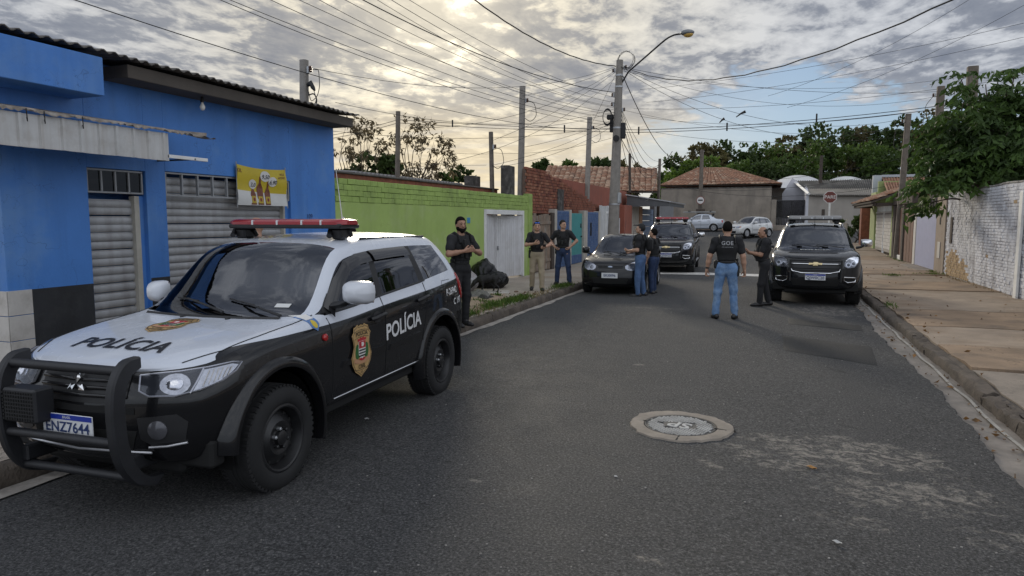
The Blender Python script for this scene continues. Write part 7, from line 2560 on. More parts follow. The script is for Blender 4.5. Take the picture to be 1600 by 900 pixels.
 for S_, E_ in ((SHL, EL), (SHR, ER)):
  f.cone(S_, S_ + (E_ - S_) * sleeves, .067 * B, .063 * B, .05); f.cone(S_ + (E_ - S_) * sleeves, S_ + (E_ - S_) * (sleeves + .10), .064 * B, .062 * B, .01)
 f.clip(lambda x, y, z: np.maximum(z - (1.498 - np.clip(y - nk[1], -.1, .1) * .35), 1.0 - z) + 0 * x)
 V, F = f.mesh(); V = displace(V, F, folds(V, .012, int(abs(loc[1] * 77)), [(1.1, .1), (1.38, .12)]))
 shirt_o = link('shirt', np_mesh('shirt', sc(V), F, shirt), root)
 # ---- vest over it
 back_bvh = None
 if vest:
  f = Field((-.45, -.45, .96), (.45, .5, 1.56), h)
  f.cone(pel + vec(0, belly * .5, .10), wst + vec(0, belly, .02), .155, .152 + belly * .5, .05, 1.22); f.cone(wst + vec(0, belly, .02), cst, .152 + belly * .5, .178 * B, .05, 1.28); f.cone(cst, nk - vec(0, 0, .06), .165 * B, .11, .05, 1.15)
  f.clip(lambda x, y, z: np.maximum(np.maximum(z - 1.47, 1.075 - z), np.abs(x) - (.165 * B + np.clip(1.30 - z, 0, .1) * .5)) + 0 * y)
  V, F = f.mesh(); V = displace(V, F, folds(V, .004, 5))
  vo = link('vest', np_mesh('vest', sc(V), F, VEST), root)
  back_bvh = BVHTree.FromPolygons([tuple(v) for v in sc(V)], [tuple(q) for q in F])
  for sd in (-1, 1):                       # shoulder straps
   b = MB()
   P = [(sd * .115 * B, lean * .7 + .135, 1.36), (sd * .12 * B, lean + .09, 1.475), (sd * .12 * B, lean - .0, 1.512), (sd * .118 * B, lean - .09, 1.48), (sd * .115 * B, lean * .7 - .13, 1.38)]
   b.tube([vec(*p) * k_ for p in P], .030, 6, flat=.45); b.obj('strap', WEB, vo, smooth=60)
  for (px, pz, w_, hh) in ((-.085, 1.19, .07, .11), (.0, 1.17, .07, .12), (.085, 1.19, .07, .11), (.08, 1.34, .05, .08)):
   r_ = back_bvh.ray_cast(Vector((px * k_, 2, pz * k_)), Vector((0, -1, 0)))
   if r_[0] is None: continue
   y0 = r_[0].y
   b = MB(); b.box((px * k_ - w_ / 2, y0 - .03, pz * k_ - hh / 2), (px * k_ + w_ / 2, y0 + .028, pz * k_ + hh / 2), .010); b.obj('pouch', WEB, vo, smooth=40)
 # belt and holster
 b = MB(); P = [((.158 * math.cos(t)) * k_, (-.008 + .125 * math.sin(t)) * k_, 1.045 * k_) for t in frange(0, 2 * math.pi, .25)]
 P.append(P[0])
 b.grid([[(p[0], p[1], p[2] - .022), (p[0] * 1.02, p[1] * 1.02, p[2] - .018), (p[0] * 1.02, p[1] * 1.02, p[2] + .018), (p[0], p[1], p[2] + .022)] for p in P], flip=False); b.obj('belt', WEB, root, smooth=60)
 b = MB(); b.box((.155 * k_, -.05, .84 * k_), (.215 * k_, .05, 1.05 * k_), .018); b.box((.165 * k_, -.035, 1.05 * k_), (.205 * k_, .06, 1.11 * k_), .014); b.obj('holster', WEB, root, smooth=40)
 # shoes
 for hp, kn_, an, ft in legs:
  a = ft[2]; dx, dy = math.sin(-a), math.cos(-a)
  lift = ft[3] if len(ft) > 3 else 0
  f = Field((ft[0] - .2, ft[1] - .25, -.01), (ft[0] + .2, ft[1] + .28, .2 + lift), .009)
  heel = vec(ft[0] - dx * .06, ft[1] - dy * .06 - .02, .042 + lift); ball = vec(ft[0] + dx * .10, ft[1] + dy * .10 - .02, .036 + lift * .4); toe = vec(ft[0] + dx * .165, ft[1] + dy * .165 - .02, .030 + lift * .3)
  f.cone(heel, ball, .042, .046, .02); f.cone(ball, toe, .046, .034, .02); f.cone(heel + vec(0, 0, .02), an + vec(0, .005, .02), .040, .050, .03)
  f.clip(lambda x, y, z: (.002 - z) + 0 * x + 0 * y)
  V, F = f.mesh(); link('shoe', np_mesh('shoe', sc(V), F, SHOE), root)
 return dict(root=root, k=k_, H=H_, HM=HM, lh=WL_ * k_, rh=WR_ * k_, bvh=back_bvh, EL=EL * k_, ER=ER * k_)


def dirto(p, a, b):
 """facing direction: a parts towards the camera, b parts to the viewer's right"""
 c = Vector((-p[0], -p[1])).normalized(); r_ = Vector((-c.y, c.x))
 d = c * a + r_ * b
 return (d.x, d.y)


def gl(p, off):
 """local point of a person to world"""
 r_ = p['root']
 return Matrix.Translation(r_.location) @ Matrix.Rotation(r_.rotation_euler[2], 4, 'Z') @ Vector(off)


def phone(p, hand, tilt, label, name='phone'):
 o = empty(name, gl(p, hand), p['root'].rotation_euler[2], label=label, cat='phone')
 b = MB(); M = Matrix.Rotation(tilt, 4, 'X')
 b.box((-.037, -.006, -.075), (.037, .006, .075), .006, M=M); b.obj('phone_body', BLACK, o, smooth=40)
 b = MB(); b.box((-.033, -.0075, -.07), (.033, -.0062, .07), M=M); b.obj('screen', mat('phone_screen', (.05, .06, .07), .1), o)


# 1 bearded man at the back of the foreground SUV
p = (-4.66, 10.0)
P1 = person((*p, .15), dirto(p, .72, .62), 'bearded man in black vest with a tattooed arm standing by the SUV rear', 1.76, lh=(-.10, .215, 1.235), rh=(.11, .215, 1.235), lhint=(-1, -.35, -.45), rhint=(1, -.35, -.45), lpalm=(.25, -.9, .2), rpalm=(-.25, -.9, .2), lcurl=.9, rcurl=.9, beard=True, yaw=R(-18), build=1.06, skin=SKIN)
b = MB(); b.box((.05, .165, 1.28), (.10, .21, 1.42), .01); b.tube([(.06, .19, 1.42), (.055, .19, 1.64)], [.006, .004], 5); b.obj('radio', WEB, P1['root'], smooth=40)
b = MB(); E_, W_ = P1['ER'], P1['rh']
# 2 khaki trousers
p = (-5.30, 15.75)
P2 = person((*p, .15), dirto(p, 1, .05), 'man in khaki trousers with blue sunglasses pushed up on his head', 1.67, rh=(.08, .26, 1.22), lh=(-.20, .24, 1.13), lhint=(-1, -.5, -.5), rhint=(1, -.5, -.5), lpalm=(.5, -.3, .8), rpalm=(-.5, -.6, .4), lcurl=.9, rcurl=.9, trousers=KHAKI, feet=((-.13, .10, .1), (.12, -.12, -.15, .03)), knees=(.03, .06), belly=.01, skin=SKIN2)
b = MB()
for sd in (-1, 1):
 c = P2['H'](sd * .032, .075, 1.735) * P2['k']; b.sphere(tuple(c), .028, 10, 6, sc=(1.1, .35, .7))
b.obj('sunglasses', mat('blue_mirror_lens', (.05, .15, .55), .1, .4), P2['root'], smooth=60)
phone(P2, P2['lh'] + vec(.03, .10, .03), R(-60), 'dark phone held by the man in khaki trousers')
# 3 jeans, hands on hips
p = (-5.16, 17.5)
P3 = person((*p, .15), dirto(p, 1, -.12), 'man in blue jeans with both hands on his hips near the sedan', 1.70, lh=(-.205, .07, 1.035), rh=(.205, .07, 1.035), lhint=(-1, -.35, .1), rhint=(1, -.35, .1), lpalm=(1, .2, -.2), rpalm=(-1, .2, -.2), lcurl=1.0, rcurl=1.0, trousers=JEANSD, feet=((-.20, .06, .25), (.17, 0, -.2)), yaw=R(48), hairm=HAIRG, skin=SKIN2, build=1.04)
# 4, 5 the pair by the black sedan
p = (-2.95, 16.6)
P4 = person((*p, 0), dirto(p, -.18, -1), 'man in a black cap and jeans facing the small black sedan', 1.77, lh=(-.12, .25, 1.12), rh=(.13, .24, 1.08), lhint=(-.6, -.9, -.4), rhint=(.5, -.9, -.5), lpalm=(.6, .2, .5), rpalm=(-.6, .2, .5), lcurl=.9, rcurl=.8, trousers=JEANS, feet=((-.11, .05, .1), (.12, -.06, -.1)), hair='short', cap=True, skin=SKIN2, build=1.05, pitch=R(-4), shirt=TSHIRT)
b = MB(); b.box((-.14, -.30, 1.12), (.14, -.16, 1.44), .05); b.obj('back_carrier', VEST, P4['root'], smooth=50)
b = MB(); b.tube([(.09, .18, 1.40), (.09, .19, 1.62)], [.006, .003], 5); b.box((.065, .15, 1.25), (.115, .20, 1.41), .01); b.obj('radio', WEB, P4['root'])
p = (-2.74, 17.3)
P5 = person((*p, 0), dirto(p, -.45, -1), 'man in dark jeans half hidden behind the man in the cap', 1.64, lh=(-.26, .10, .88), rh=(.27, .16, .92), lhint=(-.4, -1, 0), rhint=(.4, -1, 0), lcurl=.7, rcurl=.9, trousers=JEANSD, skin=SKIN2, feet=((-.12, .0, .1), (.12, .04, -.1)))
# 6 seen from behind
p = (-.75, 13.25)
P6 = person((*p, .03), dirto(p, -1, -.06), 'man seen from behind in light blue jeans and a lettered black vest', 1.80, lh=(-.335, .03, .90), rh=(.32, .05, .89), lhint=(-.8, -.8, 0), rhint=(.8, -.8, 0), lpalm=(.7, -.3, 0), rpalm=(-.7, -.3, 0), lcurl=.85, rcurl=.85, trousers=JEANSL, feet=((-.165, 0, .28), (.165, .02, -.28)), build=1.12, skin=SKIN2)
vs, fs = text_mesh('GOE', .098, .016, space=1.12)
b = MB(); out = []
for (x, y, z) in vs:
 r_ = P6['bvh'].ray_cast(Vector((-x * 0 + x, -2, 1.385 * P6['k'] + y)), Vector((0, 1, 0)))
 q = r_[0] if r_[0] else Vector((x, -.2, 1.38 + y)); out.append((q.x, q.y - .006, q.z))
b.add(out, fs); b.obj('vest_lettering', mat('lettering_grey', (.30, .30, .31), .6), P6['root'])
vs, fs = text_mesh('GRUPO OPERACOES ESPECIAIS', .018, .01)
b = MB(); out = []
for (x, y, z) in vs:
 r_ = P6['bvh'].ray_cast(Vector((x * .8, -2, 1.315 * P6['k'] + y)), Vector((0, 1, 0)))
 q = r_[0] if r_[0] else Vector((x, -.2, 1.32 + y)); out.append((q.x, q.y - .006, q.z))
b.add(out, fs); b.obj('vest_small_lettering', mat('lettering_grey', (.3, .3, .31)), P6['root'])
b = MB(); d_ = Vector(P6['lh'] - P6['EL']).normalized(); c_ = Vector(P6['lh']) - d_ * .035
b.tube([c_ - d_ * .014, c_ + d_ * .014], .034, 12); b.obj('watch', BLACK, P6['root'], smooth=40)
b = MB(); b.box((-.225, -.10, .95), (-.155, .03, 1.10), .02); b.box((.17, -.06, .80), (.235, .05, 1.02), .02); b.obj('belt_pouches', WEB, P6['root'], smooth=40)
# 7 with the phone
p = (-.12, 15.55)
P7 = person((*p, .03), dirto(p, .16, -1), 'balding man in black looking down at a phone beside the parked dark SUV', 1.69, lh=(-.06, .30, 1.20), rh=(.08, .27, 1.17), lhint=(-.6, -.5, -.8), rhint=(.6, -.5, -.8), lpalm=(.4, -.2, .9), rpalm=(-.6, .1, .6), lcurl=.8, rcurl=.8, trousers=BLACKT, feet=((-.10, .10, .1), (.10, -.12, -.12)), hair='ring', hairm=HAIRG, yaw=R(12), pitch=R(14), belly=.05, build=1.05, skin=SKIN)
phone(P7, P7['lh'] + vec(.01, .11, .05), R(-42), 'phone held up in both hands by the balding man')
# 8, 9 two heads behind the foreground SUV
q = at(407, 350, X=-6.0)
P8 = person((q.x, q.y, .15), dirto((q.x, q.y), -.2, -.9), 'bald man leaning behind the foreground SUV under its red lightbar', 1.75, lh=(-.2, .38, 1.05), rh=(.2, .36, 1.05), hair=None, skin=SKIN2, lean=.05, h=.013, build=1.1)
q = at(548, 360, X=-6.0)
P9 = person((q.x, q.y, .15), dirto((q.x, q.y), -.8, -.3), 'dark haired man mostly hidden behind the foreground SUV roof', 1.62, skin=SKIN, h=.013)
# ------------------------------------------------------------------ poles, lamp, cables
def square_pole(name, u0, v0, u1, v1, label, w, X=None, Y=None, m=CONC_POLE, base=None, fit=True, group='service poles along the street'):
 top = at(u0, v0, X=X, Y=Y); lo = at(u1, v1, X=X, Y=Y)
 if abs(top.y - lo.y) > .01:                 # keep it standing: bottom below the top, slight lean kept
  lo = Vector((lo.x, lo.y, lo.z))
 d = (top - lo); d = d / max(.1, d.z)
 zb = gz(top.y) if base is None else base
 bot = top - d * (top.z - zb)
 r_ = empty(name, bot, 0, label=label, cat='pole', group=group)
 b = MB()
 H_ = top - bot
 rows = []
 for t in (0, .5, 1):
  c = H_ * t; k = w * (1.15 - .15 * t)
  ch = k * .18
  rows.append([(c.x + x, c.y + y, c.z) for x, y in ((-k / 2 + ch, -k / 2), (k / 2 - ch, -k / 2), (k / 2, -k / 2 + ch), (k / 2, k / 2 - ch), (k / 2 - ch, k / 2), (-k / 2 + ch, k / 2), (-k / 2, k / 2 - ch), (-k / 2, -k / 2 + ch), (-k / 2 + ch, -k / 2))])
 b.grid(rows, flip=True); b.f.append(tuple(len(b.v) - 9 + q for q in range(8))); b.m.append(0)
 b.obj('post', m, r_, smooth=30)
 return r_, top


def insulator(root, off, side=1, wires=True):
 b = MB(); o = Vector(off)
 b.box(o + Vector((0, -.02, -.07)), o + Vector((.05 * side, .02, .07)), .005)
 b.obj('bracket', GALV, root)
 M = Matrix.Translation(o + Vector((.085 * side, 0, 0)))
 b = MB(); b.lathe([(0, .07), (.025, .07), (.035, .045), (.02, .03), (.04, .01), (.02, -.01), (.04, -.03), (.022, -.05), (0, -.06)], 10, M)
 b.obj('insulator', mat('porcelain_brown', (.09, .045, .03), .25), root, smooth=50)


def loose(root, pts, r_=.008, name='drop_wire'):
 P = [Vector(p) for p in pts]
 res = resample(np.array([tuple(p) for p in P]), [5] * (len(P) - 1))
 b = MB(); b.tube(res, r_, 5, caps=False); b.obj(name, CABLE, root, smooth=60)


r_, tp_ = square_pole('service_pole', 475, 94, 475.5, 200, 'grey concrete service pole rising behind the blue shop roof', .15, X=-9.0, base=.1)
h_ = tp_ - r_.location
insulator(r_, h_ + Vector((.08, -.02, -.20)))
b = MB(); b.tube([h_ + Vector((.08, 0, -.50)), h_ + Vector((.16, -.02, -.46)), h_ + Vector((.20, 0, -.56)), h_ + Vector((.24, 0, -.62))], [.04, .05, .045, .02], 8); b.obj('entry_head', CABLE, r_, smooth=60)
loose(r_, [h_ + Vector(q) for q in ((.2, 0, -.2), (.34, 0, -.22), (.36, 0, -.5), (.30, 0, -.72), (.16, 0, -.82), (.08, 0, -.6))], .008)
loose(r_, [h_ + Vector(q) for q in ((.09, 0, -.70), (.2, 0, -.68), (.28, 0, -.80), (.22, 0, -1.0), (.12, 0, -.9))], .014)
loose(r_, [h_ + Vector(q) for q in ((.22, 0, -.62), (.27, 0, -.80), (.22, 0, -.92), (.3, 0, -1.2))], .008)
for args in ((622, 174, 621, 272, 'thin weathered pole in front of the airy gum trees', .10, -9.0, WOOD_POLE),
    (767, 206, 769, 300, 'short leaning pole with small insulators above the green wall', .115, -8.0, WOOD_POLE),
    (816.5, 135, 813.5, 300, 'tall grey pole at the far corner of the green wall', .165, -7.55, CONC_POLE),
    (921.5, 183, 916.5, 325, 'grey pole just left of the main pole above blue piers', .19, -7.55, CONC_POLE)):
 u0, v0, u1, v1, lab, w, X_, m_ = args
 r_, tp_ = square_pole('service_pole', u0, v0, u1, v1, lab, w, X=X_, m=m_, base=.1)
 h_ = tp_ - r_.location
 if u0 > 700:
  insulator(r_, h_ + Vector((w * .5, 0, -.45)))
  loose(r_, [h_ + Vector(q) for q in ((w * .6, 0, -.45), (w + .22, 0, -.55), (w + .3, 0, -.9), (w + .1, 0, -1.1), (w * .5, 0, -1.0))], .010)
for args in ((1031, 248, 1029, 310, 'far thin pole at the right edge of the red house', .16, 44.0, WOOD_POLE), (1284, 243, 1281, 302, 'dark thin pole standing behind the warehouse roof', .24, 66.0, OLDP)):
 u0, v0, u1, v1, lab, w, Y_, m_ = args
 square_pole('service_pole', u0, v0, u1, v1, lab, w, Y=Y_, m=m_)
for args in ((1419.5, 178, 1408, 312, 'leaning weathered pole in front of the green house roof', .22, 33.9, WOOD_POLE),
    (1470.5, 135, 1461, 290, 'tall weathered pole at the left edge of the big tree', .24, 29.0, WOOD_POLE),
    (1520, 104, 1516, 200, 'pole whose head pokes out of the big tree crown', .30, 26.8, WOOD_POLE)):
 u0, v0, u1, v1, lab, w, Y_, m_ = args
 r_, tp_ = square_pole('service_pole', u0, v0, u1, v1, lab, w, Y=Y_, m=m_)
 h_ = tp_ - r_.location
 insulator(r_, h_ + Vector((-w * .6, 0, -.30)), -1)
 loose(r_, [h_ + Vector(q) for q in ((-.2, 0, -.3), (-.45, 0, -.7), (-.5, 0, -1.3), (-.2, 0, -1.6))], .010)

# main pole with street lamp
MP = Vector((-5.32, 24.3, .12))
top = at(968.5, 94, Y=24.3)
lean = (top - MP); ln = lean / lean.z
mp = empty('street_lamp', MP, 0, label='large round concrete power pole with a long lamp arm over the street', cat='street lamp')
b = MB()
b.tube([Vector((0, 0, 0)) + ln * 0, ln * 2.5, ln * 5, lean], [.215, .185, .15, .115], 20); b.obj('post', CONC_POLE, mp, smooth=50)
pz = lambda v: at(965, v, Y=24.3).z - MP.z
for v in (136, 118, 200, 319):
 z = pz(v); b = MB(); b.lathe([(.12 + .014 * (7 - z), -.03), (.135 + .014 * (7 - z), -.03), (.135 + .014 * (7 - z), .03), (.12 + .014 * (7 - z), .03)], 16, Matrix.Translation(ln * z)); b.obj('pole_band', GALV, mp, smooth=40)
arm = [ln * pz(130) + Vector((.10, 0, 0)), at(982, 112, Y=24.2) - MP, at(1036, 65, Y=23.5) - MP, at(1046, 58, Y=23.4) - MP, at(1056, 54, Y=23.35) - MP, at(1066, 52.5, Y=23.3) - MP]
res = resample(np.array([tuple(a) for a in arm]), [1, 1, 4, 4, 4])
b = MB(); b.tube(res, .029, 8); b.obj('lamp_arm', STEELB, mp, smooth=60)
lh_ = at(1074, 51, Y=23.2) - MP
b = MB(); b.sphere(tuple(lh_), .155, 14, 8, sc=(1.45, 1, .62)); lhd = b.obj('lamp_head', mat('lamp_housing', (.20, .21, .22), .45, .4), mp, smooth=60)
b = MB(); b.sphere(tuple(lh_ + Vector((.03, 0, -.05))), .125, 14, 8, sc=(1.3, 1, .8)); b.obj('lamp_bowl', mat('amber_bowl', (.62, .40, .10), .25), lhd, smooth=60)
for (du, v, kind) in ((-6, 148, 'i'), (-7, 183, 'b'), (-6, 110, 'i'), (6, 106, 'i'), (-4, 163, 'i'), (6, 172, 'i')):
 p_ = ln * pz(v)
 sd = 1 if du > 0 else -1
 if kind == 'i':
  insulator(mp, p_ + Vector((.14 * sd, 0, 0)), sd)
 else:
  b = MB(); b.box(p_ + Vector((-.38, -.09, -.08)), p_ + Vector((-.14, .08, .10)), .03); b.box(p_ + Vector((-.27, -.07, -.52)), p_ + Vector((-.14, .07, -.09)), .02); b.obj('junction_box', CABLE, mp, smooth=40)
  b = MB()
  for k in range(4):
   b.tube([p_ + Vector((-.34 + .16 * math.cos(t), -.16 + .01 * k, .0 + (.24 + .02 * k) * math.sin(t))) for t in frange(0, 2 * math.pi, .4)], .012, 5, caps=False)
  b.obj('cable_coil', CABLE, mp, smooth=60, kind='stuff')
p_ = ln * pz(217); b = MB(); b.lathe([(0, -.03), (.11, -.03), (.11, .03), (0, .04)], 14, Matrix.Translation(p_ + Vector((.02, -.20, 0))) @ Matrix.Rotation(R(90), 4, 'X')); b.box(p_ + Vector((.15, -.08, .0)), p_ + Vector((.30, .08, .55)), .02); b.obj('meter', CABLE, mp, smooth=40)
p_ = ln * pz(310); b = MB(); b.box(p_ + Vector((.12, -.14, -.18)), p_ + Vector((.24, .04, .20)), .02); b.obj('small_box', GALV, mp, smooth=40)
wr_ = random.Random(5)
for k in range(7):
 c = ln * pz(100) + Vector((.12, 0, .0)); a0 = wr_.uniform(0, 6)
 b = MB(); b.tube([c + Vector((.10 + .26 * math.cos(a0 + t) * (1 + .2 * k / 7), .1 * math.sin(t * 2), .12 + .30 * math.sin(a0 + t) * wr_.uniform(.9, 1.1))) for t in frange(0, 4.6, .3)], .006, 4, caps=False)
 b.obj('loose_wire', CABLE, mp, smooth=60)


def cable(p0, p1, sag=.3, r_=.012, lab=None, grp=None, wav=0.):
 p0, p1 = Vector(p0), Vector(p1)
 n = 28; P = []
 for i in range(n + 1):
  t = i / n
  p = p0.lerp(p1, t); p.z -= sag * 4 * t * (1 - t) - wav * math.sin(t * 60)
  P.append(p)
 mid_ = P[0]
 b = MB(); b.tube([p - mid_ for p in P], r_ * .62, 5)
 o = b.obj('power_cable', CABLE, smooth=60); o.location = mid_
 prop(o, lab, 'cable', grp)
 return o


MPt = lambda v, dx=-.14: MP + ln * pz(v) + Vector((dx, 0, 0))
G1 = 'overhead cables running along the left of the street to the main pole'
L1 = 'thin black overhead cable running over the shop toward the main pole'
ORD = 'first second third fourth fifth sixth seventh eighth ninth tenth eleventh twelfth thirteenth'.split()
for k, (u, v, ve, r_, sg) in enumerate(((330, -6, 196, .010, .35), (345, -6, 192, .010, .3), (410, -6, 184, .010, .35), (455, -6, 176, .009, .3), (488, -6, 178, .009, .4), (528, -6, 168, .009, .3), (580, -6, 166, .008, .35), (602, -6, 160, .010, .3), (630, -6, 152, .009, .25))):
 e = MPt(ve); cable(at(u, v, Z=e.z + .15), e, sg, r_, ORD[k] + ' thin cable from the left where the bundle crosses the top edge', G1)
e = MPt(144); cable(at(552, -8, Z=e.z + .3), e, .35, .020, 'thick green black cable second from the right in the overhead bundle', G1)
e = MPt(103); cable(at(734, -6, Z=e.z + .1), e, .35, .028, 'thickest twisted black cable reaching the main pole top from upper left', G1, .006)
e = MPt(200); cable(at(105, -4, Z=e.z - .9), e, .45, .010, 'single thin cable passing above the blue shop roof', G1)
# to the service poles on the left
G2 = 'service cables from the main pole to the left houses'
TGT = ['tall grey pole head', 'thin pole by the gum trees', 'short leaning pole head', 'middle of the short leaning pole', 'foot of the short leaning pole', 'grey pole left of it', 'middle of the tall grey pole', 'yard behind the thin pole', 'upper side of the tall grey pole', 'shop roof end, upper one', 'shop roof end, lower one']
SP = lambda u, v, X: at(u, v, X=X)
cable(SP(490, 107, -9), MPt(104), .55, .009, 'service cable from the shop roof pole to the main pole top', G2)
for k, (u, v, X_, ve, sg) in enumerate(((816, 150, -7.5, 106, .1), (640, 200, -9, 110, .5), (768, 220, -8, 112, .2), (770, 258, -8, 190, .15), (768, 262, -8, 196, .25), (921, 200, -7.5, 116, .05), (818, 230, -7.5, 186, .1), (640, 262, -9, 122, .6), (815, 200, -7.5, 175, .1), (524, 160, -9, 170, .5), (520, 205, -10, 195, .3))):
 cable(SP(u, v, X_), MPt(ve), sg, .009, 'thin cable from the main pole to the ' + TGT[k], G2)
# to the right
G3 = 'service cables from the main pole to the right side'
R_ = lambda v: MPt(v, .14)
cable(R_(104), at(1506, -8, Y=10.5), .75, .020, 'thick wavy cable swinging from the main pole to the upper right', G3, .012)
for k, (ve, q, sg, r__) in enumerate(((106, at(1468, 143, Y=29.0), .35, .011), (108, at(1468, 150, Y=29.0), .75, .009), (108, at(1419, 184, Y=33.9), 1.0, .012), (110, at(1418, 190, Y=33.9), 1.35, .012), (112, at(1519, 118, Y=26.8), .5, .008), (172, at(1418, 200, Y=33.9), .5, .008))):
 cable(R_(ve), q, sg, r__, ('upper', 'lower', 'upper sagging', 'lower sagging', 'single', 'lowest')[k] + ' cable from the main pole to the ' + ('tall pole at the big tree edge', 'tall pole at the big tree edge', 'leaning weathered pole', 'leaning weathered pole', 'pole head in the tree crown', 'leaning weathered pole')[k], G3)
cable(R_(120), at(1060, 246, Y=58), .9, .026, 'thick dark cable dropping steeply right from the main pole to the corner house', G3)
for k, (ve, u, v) in enumerate(((172, 1030, 252), (174, 1030, 256), (178, 1031, 262), (186, 1031, 250), (180, 1030, 268), (215, 1030, 258))):
 cable(R_(ve), at(u, v, Y=44), .5 + .35 * k, .012 + .004 * (k % 2), ORD[k] + ' slack cable from the top in the bundle falling to the far pole', 'slack cables falling to the far pole')
cable(R_(215), R_(222) + Vector((1.4, 3, -.1)), .9, .02, 'short slack loop of cable hanging beside the main pole meter', 'slack cables falling to the far pole')
# lines across the end of the street
G5 = 'cables strung across the end of the street'
for k, (dv) in enumerate((0, 5)):
 pts_ = [at(500, 214 + dv, Y=48), at(622, 187 + dv, Y=48), at(1000, 203 + dv * .8, Y=50), at(1600, 148 + dv, Y=46)]
 b = MB(); P = []
 for a_, c_ in zip(pts_, pts_[1:]):
  for i in range(12):
   t = i / 12; p = a_.lerp(c_, t); p.z -= (.35 if c_.x > 0 else .12) * 4 * t * (1 - t); P.append(p)
 P.append(pts_[-1]); b.tube([p - P[0] for p in P], .021, 5)
 o = b.obj('power_cable', CABLE, smooth=60); o.location = P[0]
 prop(o, ('upper', 'lower')[k] + ' strand of the dark double cable strung across the street end', 'cable', G5)
for k, (u, v) in enumerate(((707, 192), (882, 200), (998, 203), (1136, 197), (1276, 183))):
 q = at(u, v, Y=48.5); b = MB(); b.box((-.05, -.05, -.32), (.05, .05, .22), .02); o = b.obj('cable_spacer', CABLE); o.location = q
 prop(o, 'small dark spacer on the double cable, ' + ('over the gum tree side', 'left of the main pole', 'just right of the main pole', 'under the blue gap', 'nearest the leaning pole')[k], 'spacer', 'spacers on the cross street cables')
FNT = ['faint cable rising right from the main pole, topmost of its pair', 'faint cable rising right from the main pole, lower of its pair', 'faint cable across the blue gap toward the tree crown', 'faint cable along the blue gap to the leaning pole', 'faint cable along the lower blue gap over the wood', 'faint cable left of the main pole above the leaning pole', 'faint cable from the gum trees to the short leaning pole', 'faint steep cable rising to the upper right corner', 'faint steep cable leaving the top edge at right', 'faint cable in front of the gum tree stems', 'faint cable across the wood, topmost', 'faint cable across the wood, middle one', 'faint cable across the wood, lowest']
for k, (a_, c_, sg) in enumerate((((1000, 140), (1600, 36), .4), ((1010, 160), (1600, 58), .4), ((990, 170), (1600, 120), .5), ((1000, 182), (1430, 175), .6), ((1020, 206), (1410, 214), .5), ((760, 238), (955, 216), .4), ((640, 224), (770, 240), .3), ((1230, 168), (1600, 8), .5), ((1200, 150), (1520, -4), .5), ((530, 240), (760, 258), .3), ((1060, 280), (1420, 245), .6), ((1040, 290), (1420, 262), .7), ((1080, 296), (1420, 285), .6))):
 cable(at(*a_, Y=50), at(*c_, Y=42), sg, .017, FNT[k], G5)
# scraps caught on the lines
for (u0, v0, u1, v1) in ((1165, 174, 1150, 183), (1132, 185, 1124, 192)):
 b = MB(); q = at(u0, v0, Y=46); b.tube([(0, 0, 0), at((u0 + u1) / 2, (v0 + v1) / 2 - 1, Y=46) - q, at(u1, v1, Y=46) - q], [.10, .06, .03], 5); o = b.obj('kite_scrap', CABLE); o.location = q
 prop(o, ('larger' if u0 > 1150 else 'smaller') + ' dark kite scrap hanging on the cables in the blue sky', 'kite scrap', 'scraps on the cables')

# ------------------------------------------------------------------ signs
q = at(1297, 308, Y=44.5)
ss = empty('stop_sign', (q.x, 44.5, gz(44.5) + .13), 0, label='red octagonal stop sign reading PARE on a white post', cat='sign')
zc_ = q.z - ss.location.z
oct_ = lambda r_: [(r_ * math.cos(R(22.5 + 45 * k)), r_ * math.sin(R(22.5 + 45 * k))) for k in range(8)]
Mz = Matrix.Translation((0, 0, zc_)) @ Matrix.Rotation(R(90), 4, 'X')
b = MB(); b.prism(oct_(.385), 0, .02, Mz); b.obj('border', mat('sign_white', (.60, .58, .56), .6), ss)
b = MB(); b.prism(oct_(.345), .0205, .026, Mz); b.obj('face', mat('sign_red', (.16, .042, .032), .6, var=.15, vs=3), ss)
vs, fs = text_mesh('PARE', .27, .012); b = MB(); b.add([Mz @ Vector((x, y, .030)) for x, y, z in vs], fs); b.obj('lettering', mat('sign_white', (.6, .58, .56)), ss)
b = MB(); b.tube([(0, .03, 0), (0, .03, zc_ + .3)], .055, 10); b.obj('post', WHITE, ss, smooth=50)
q = at(1094.5, 313, Y=60.8)
r_, tp_ = square_pole('sign_pole', 1097, 234, 1094, 330, 'weathered pole with a round white sign in front of the beige wall', .30, Y=61.2, m=WOOD_POLE, group=None)
lq = q - r_.location
Mz = Matrix.Translation(lq) @ Matrix.Rotation(R(90), 4, 'X')
b = MB(); b.lathe([(0, 0), (.36, 0), (.36, .03), (0, .03)], 24, Mz); b.obj('round_sign', mat('sign_red2', (.22, .10, .08), .6), r_)
b = MB(); b.lathe([(0, .032), (.29, .032), (.29, .036), (0, .036)], 24, Mz); b.obj('sign_face', mat('sign_white', (.6, .58, .56)), r_)
b = MB(); b.box((-.20, -.05, .0), (.20, .07, .04), .01, M=Mz); b.obj('sign_symbol', DARK, r_)
b = MB(); b.box(lq + Vector((-.35, -.1, -1.0)), lq + Vector((.40, .05, -.72)), .03); b.box(lq + Vector((-.2, -.12, -1.9)), lq + Vector((.3, .05, -1.0)), .03); b.obj('junction_box', OLDP, r_)
q = at(1326, 352, Y=46.5)
b = MB(); b.tube([(0, 0, 0), (0, 0, 1.25)], [.14, .12], 8); o = b.obj('bollard', mat('pale_post', (.36, .33, .28), .9, var=.2, vs=6), smooth=50); o.location = (q.x - .2, 46.3, gz(46.3) + .1); prop(o, 'short pale post at the far right street corner', 'post')

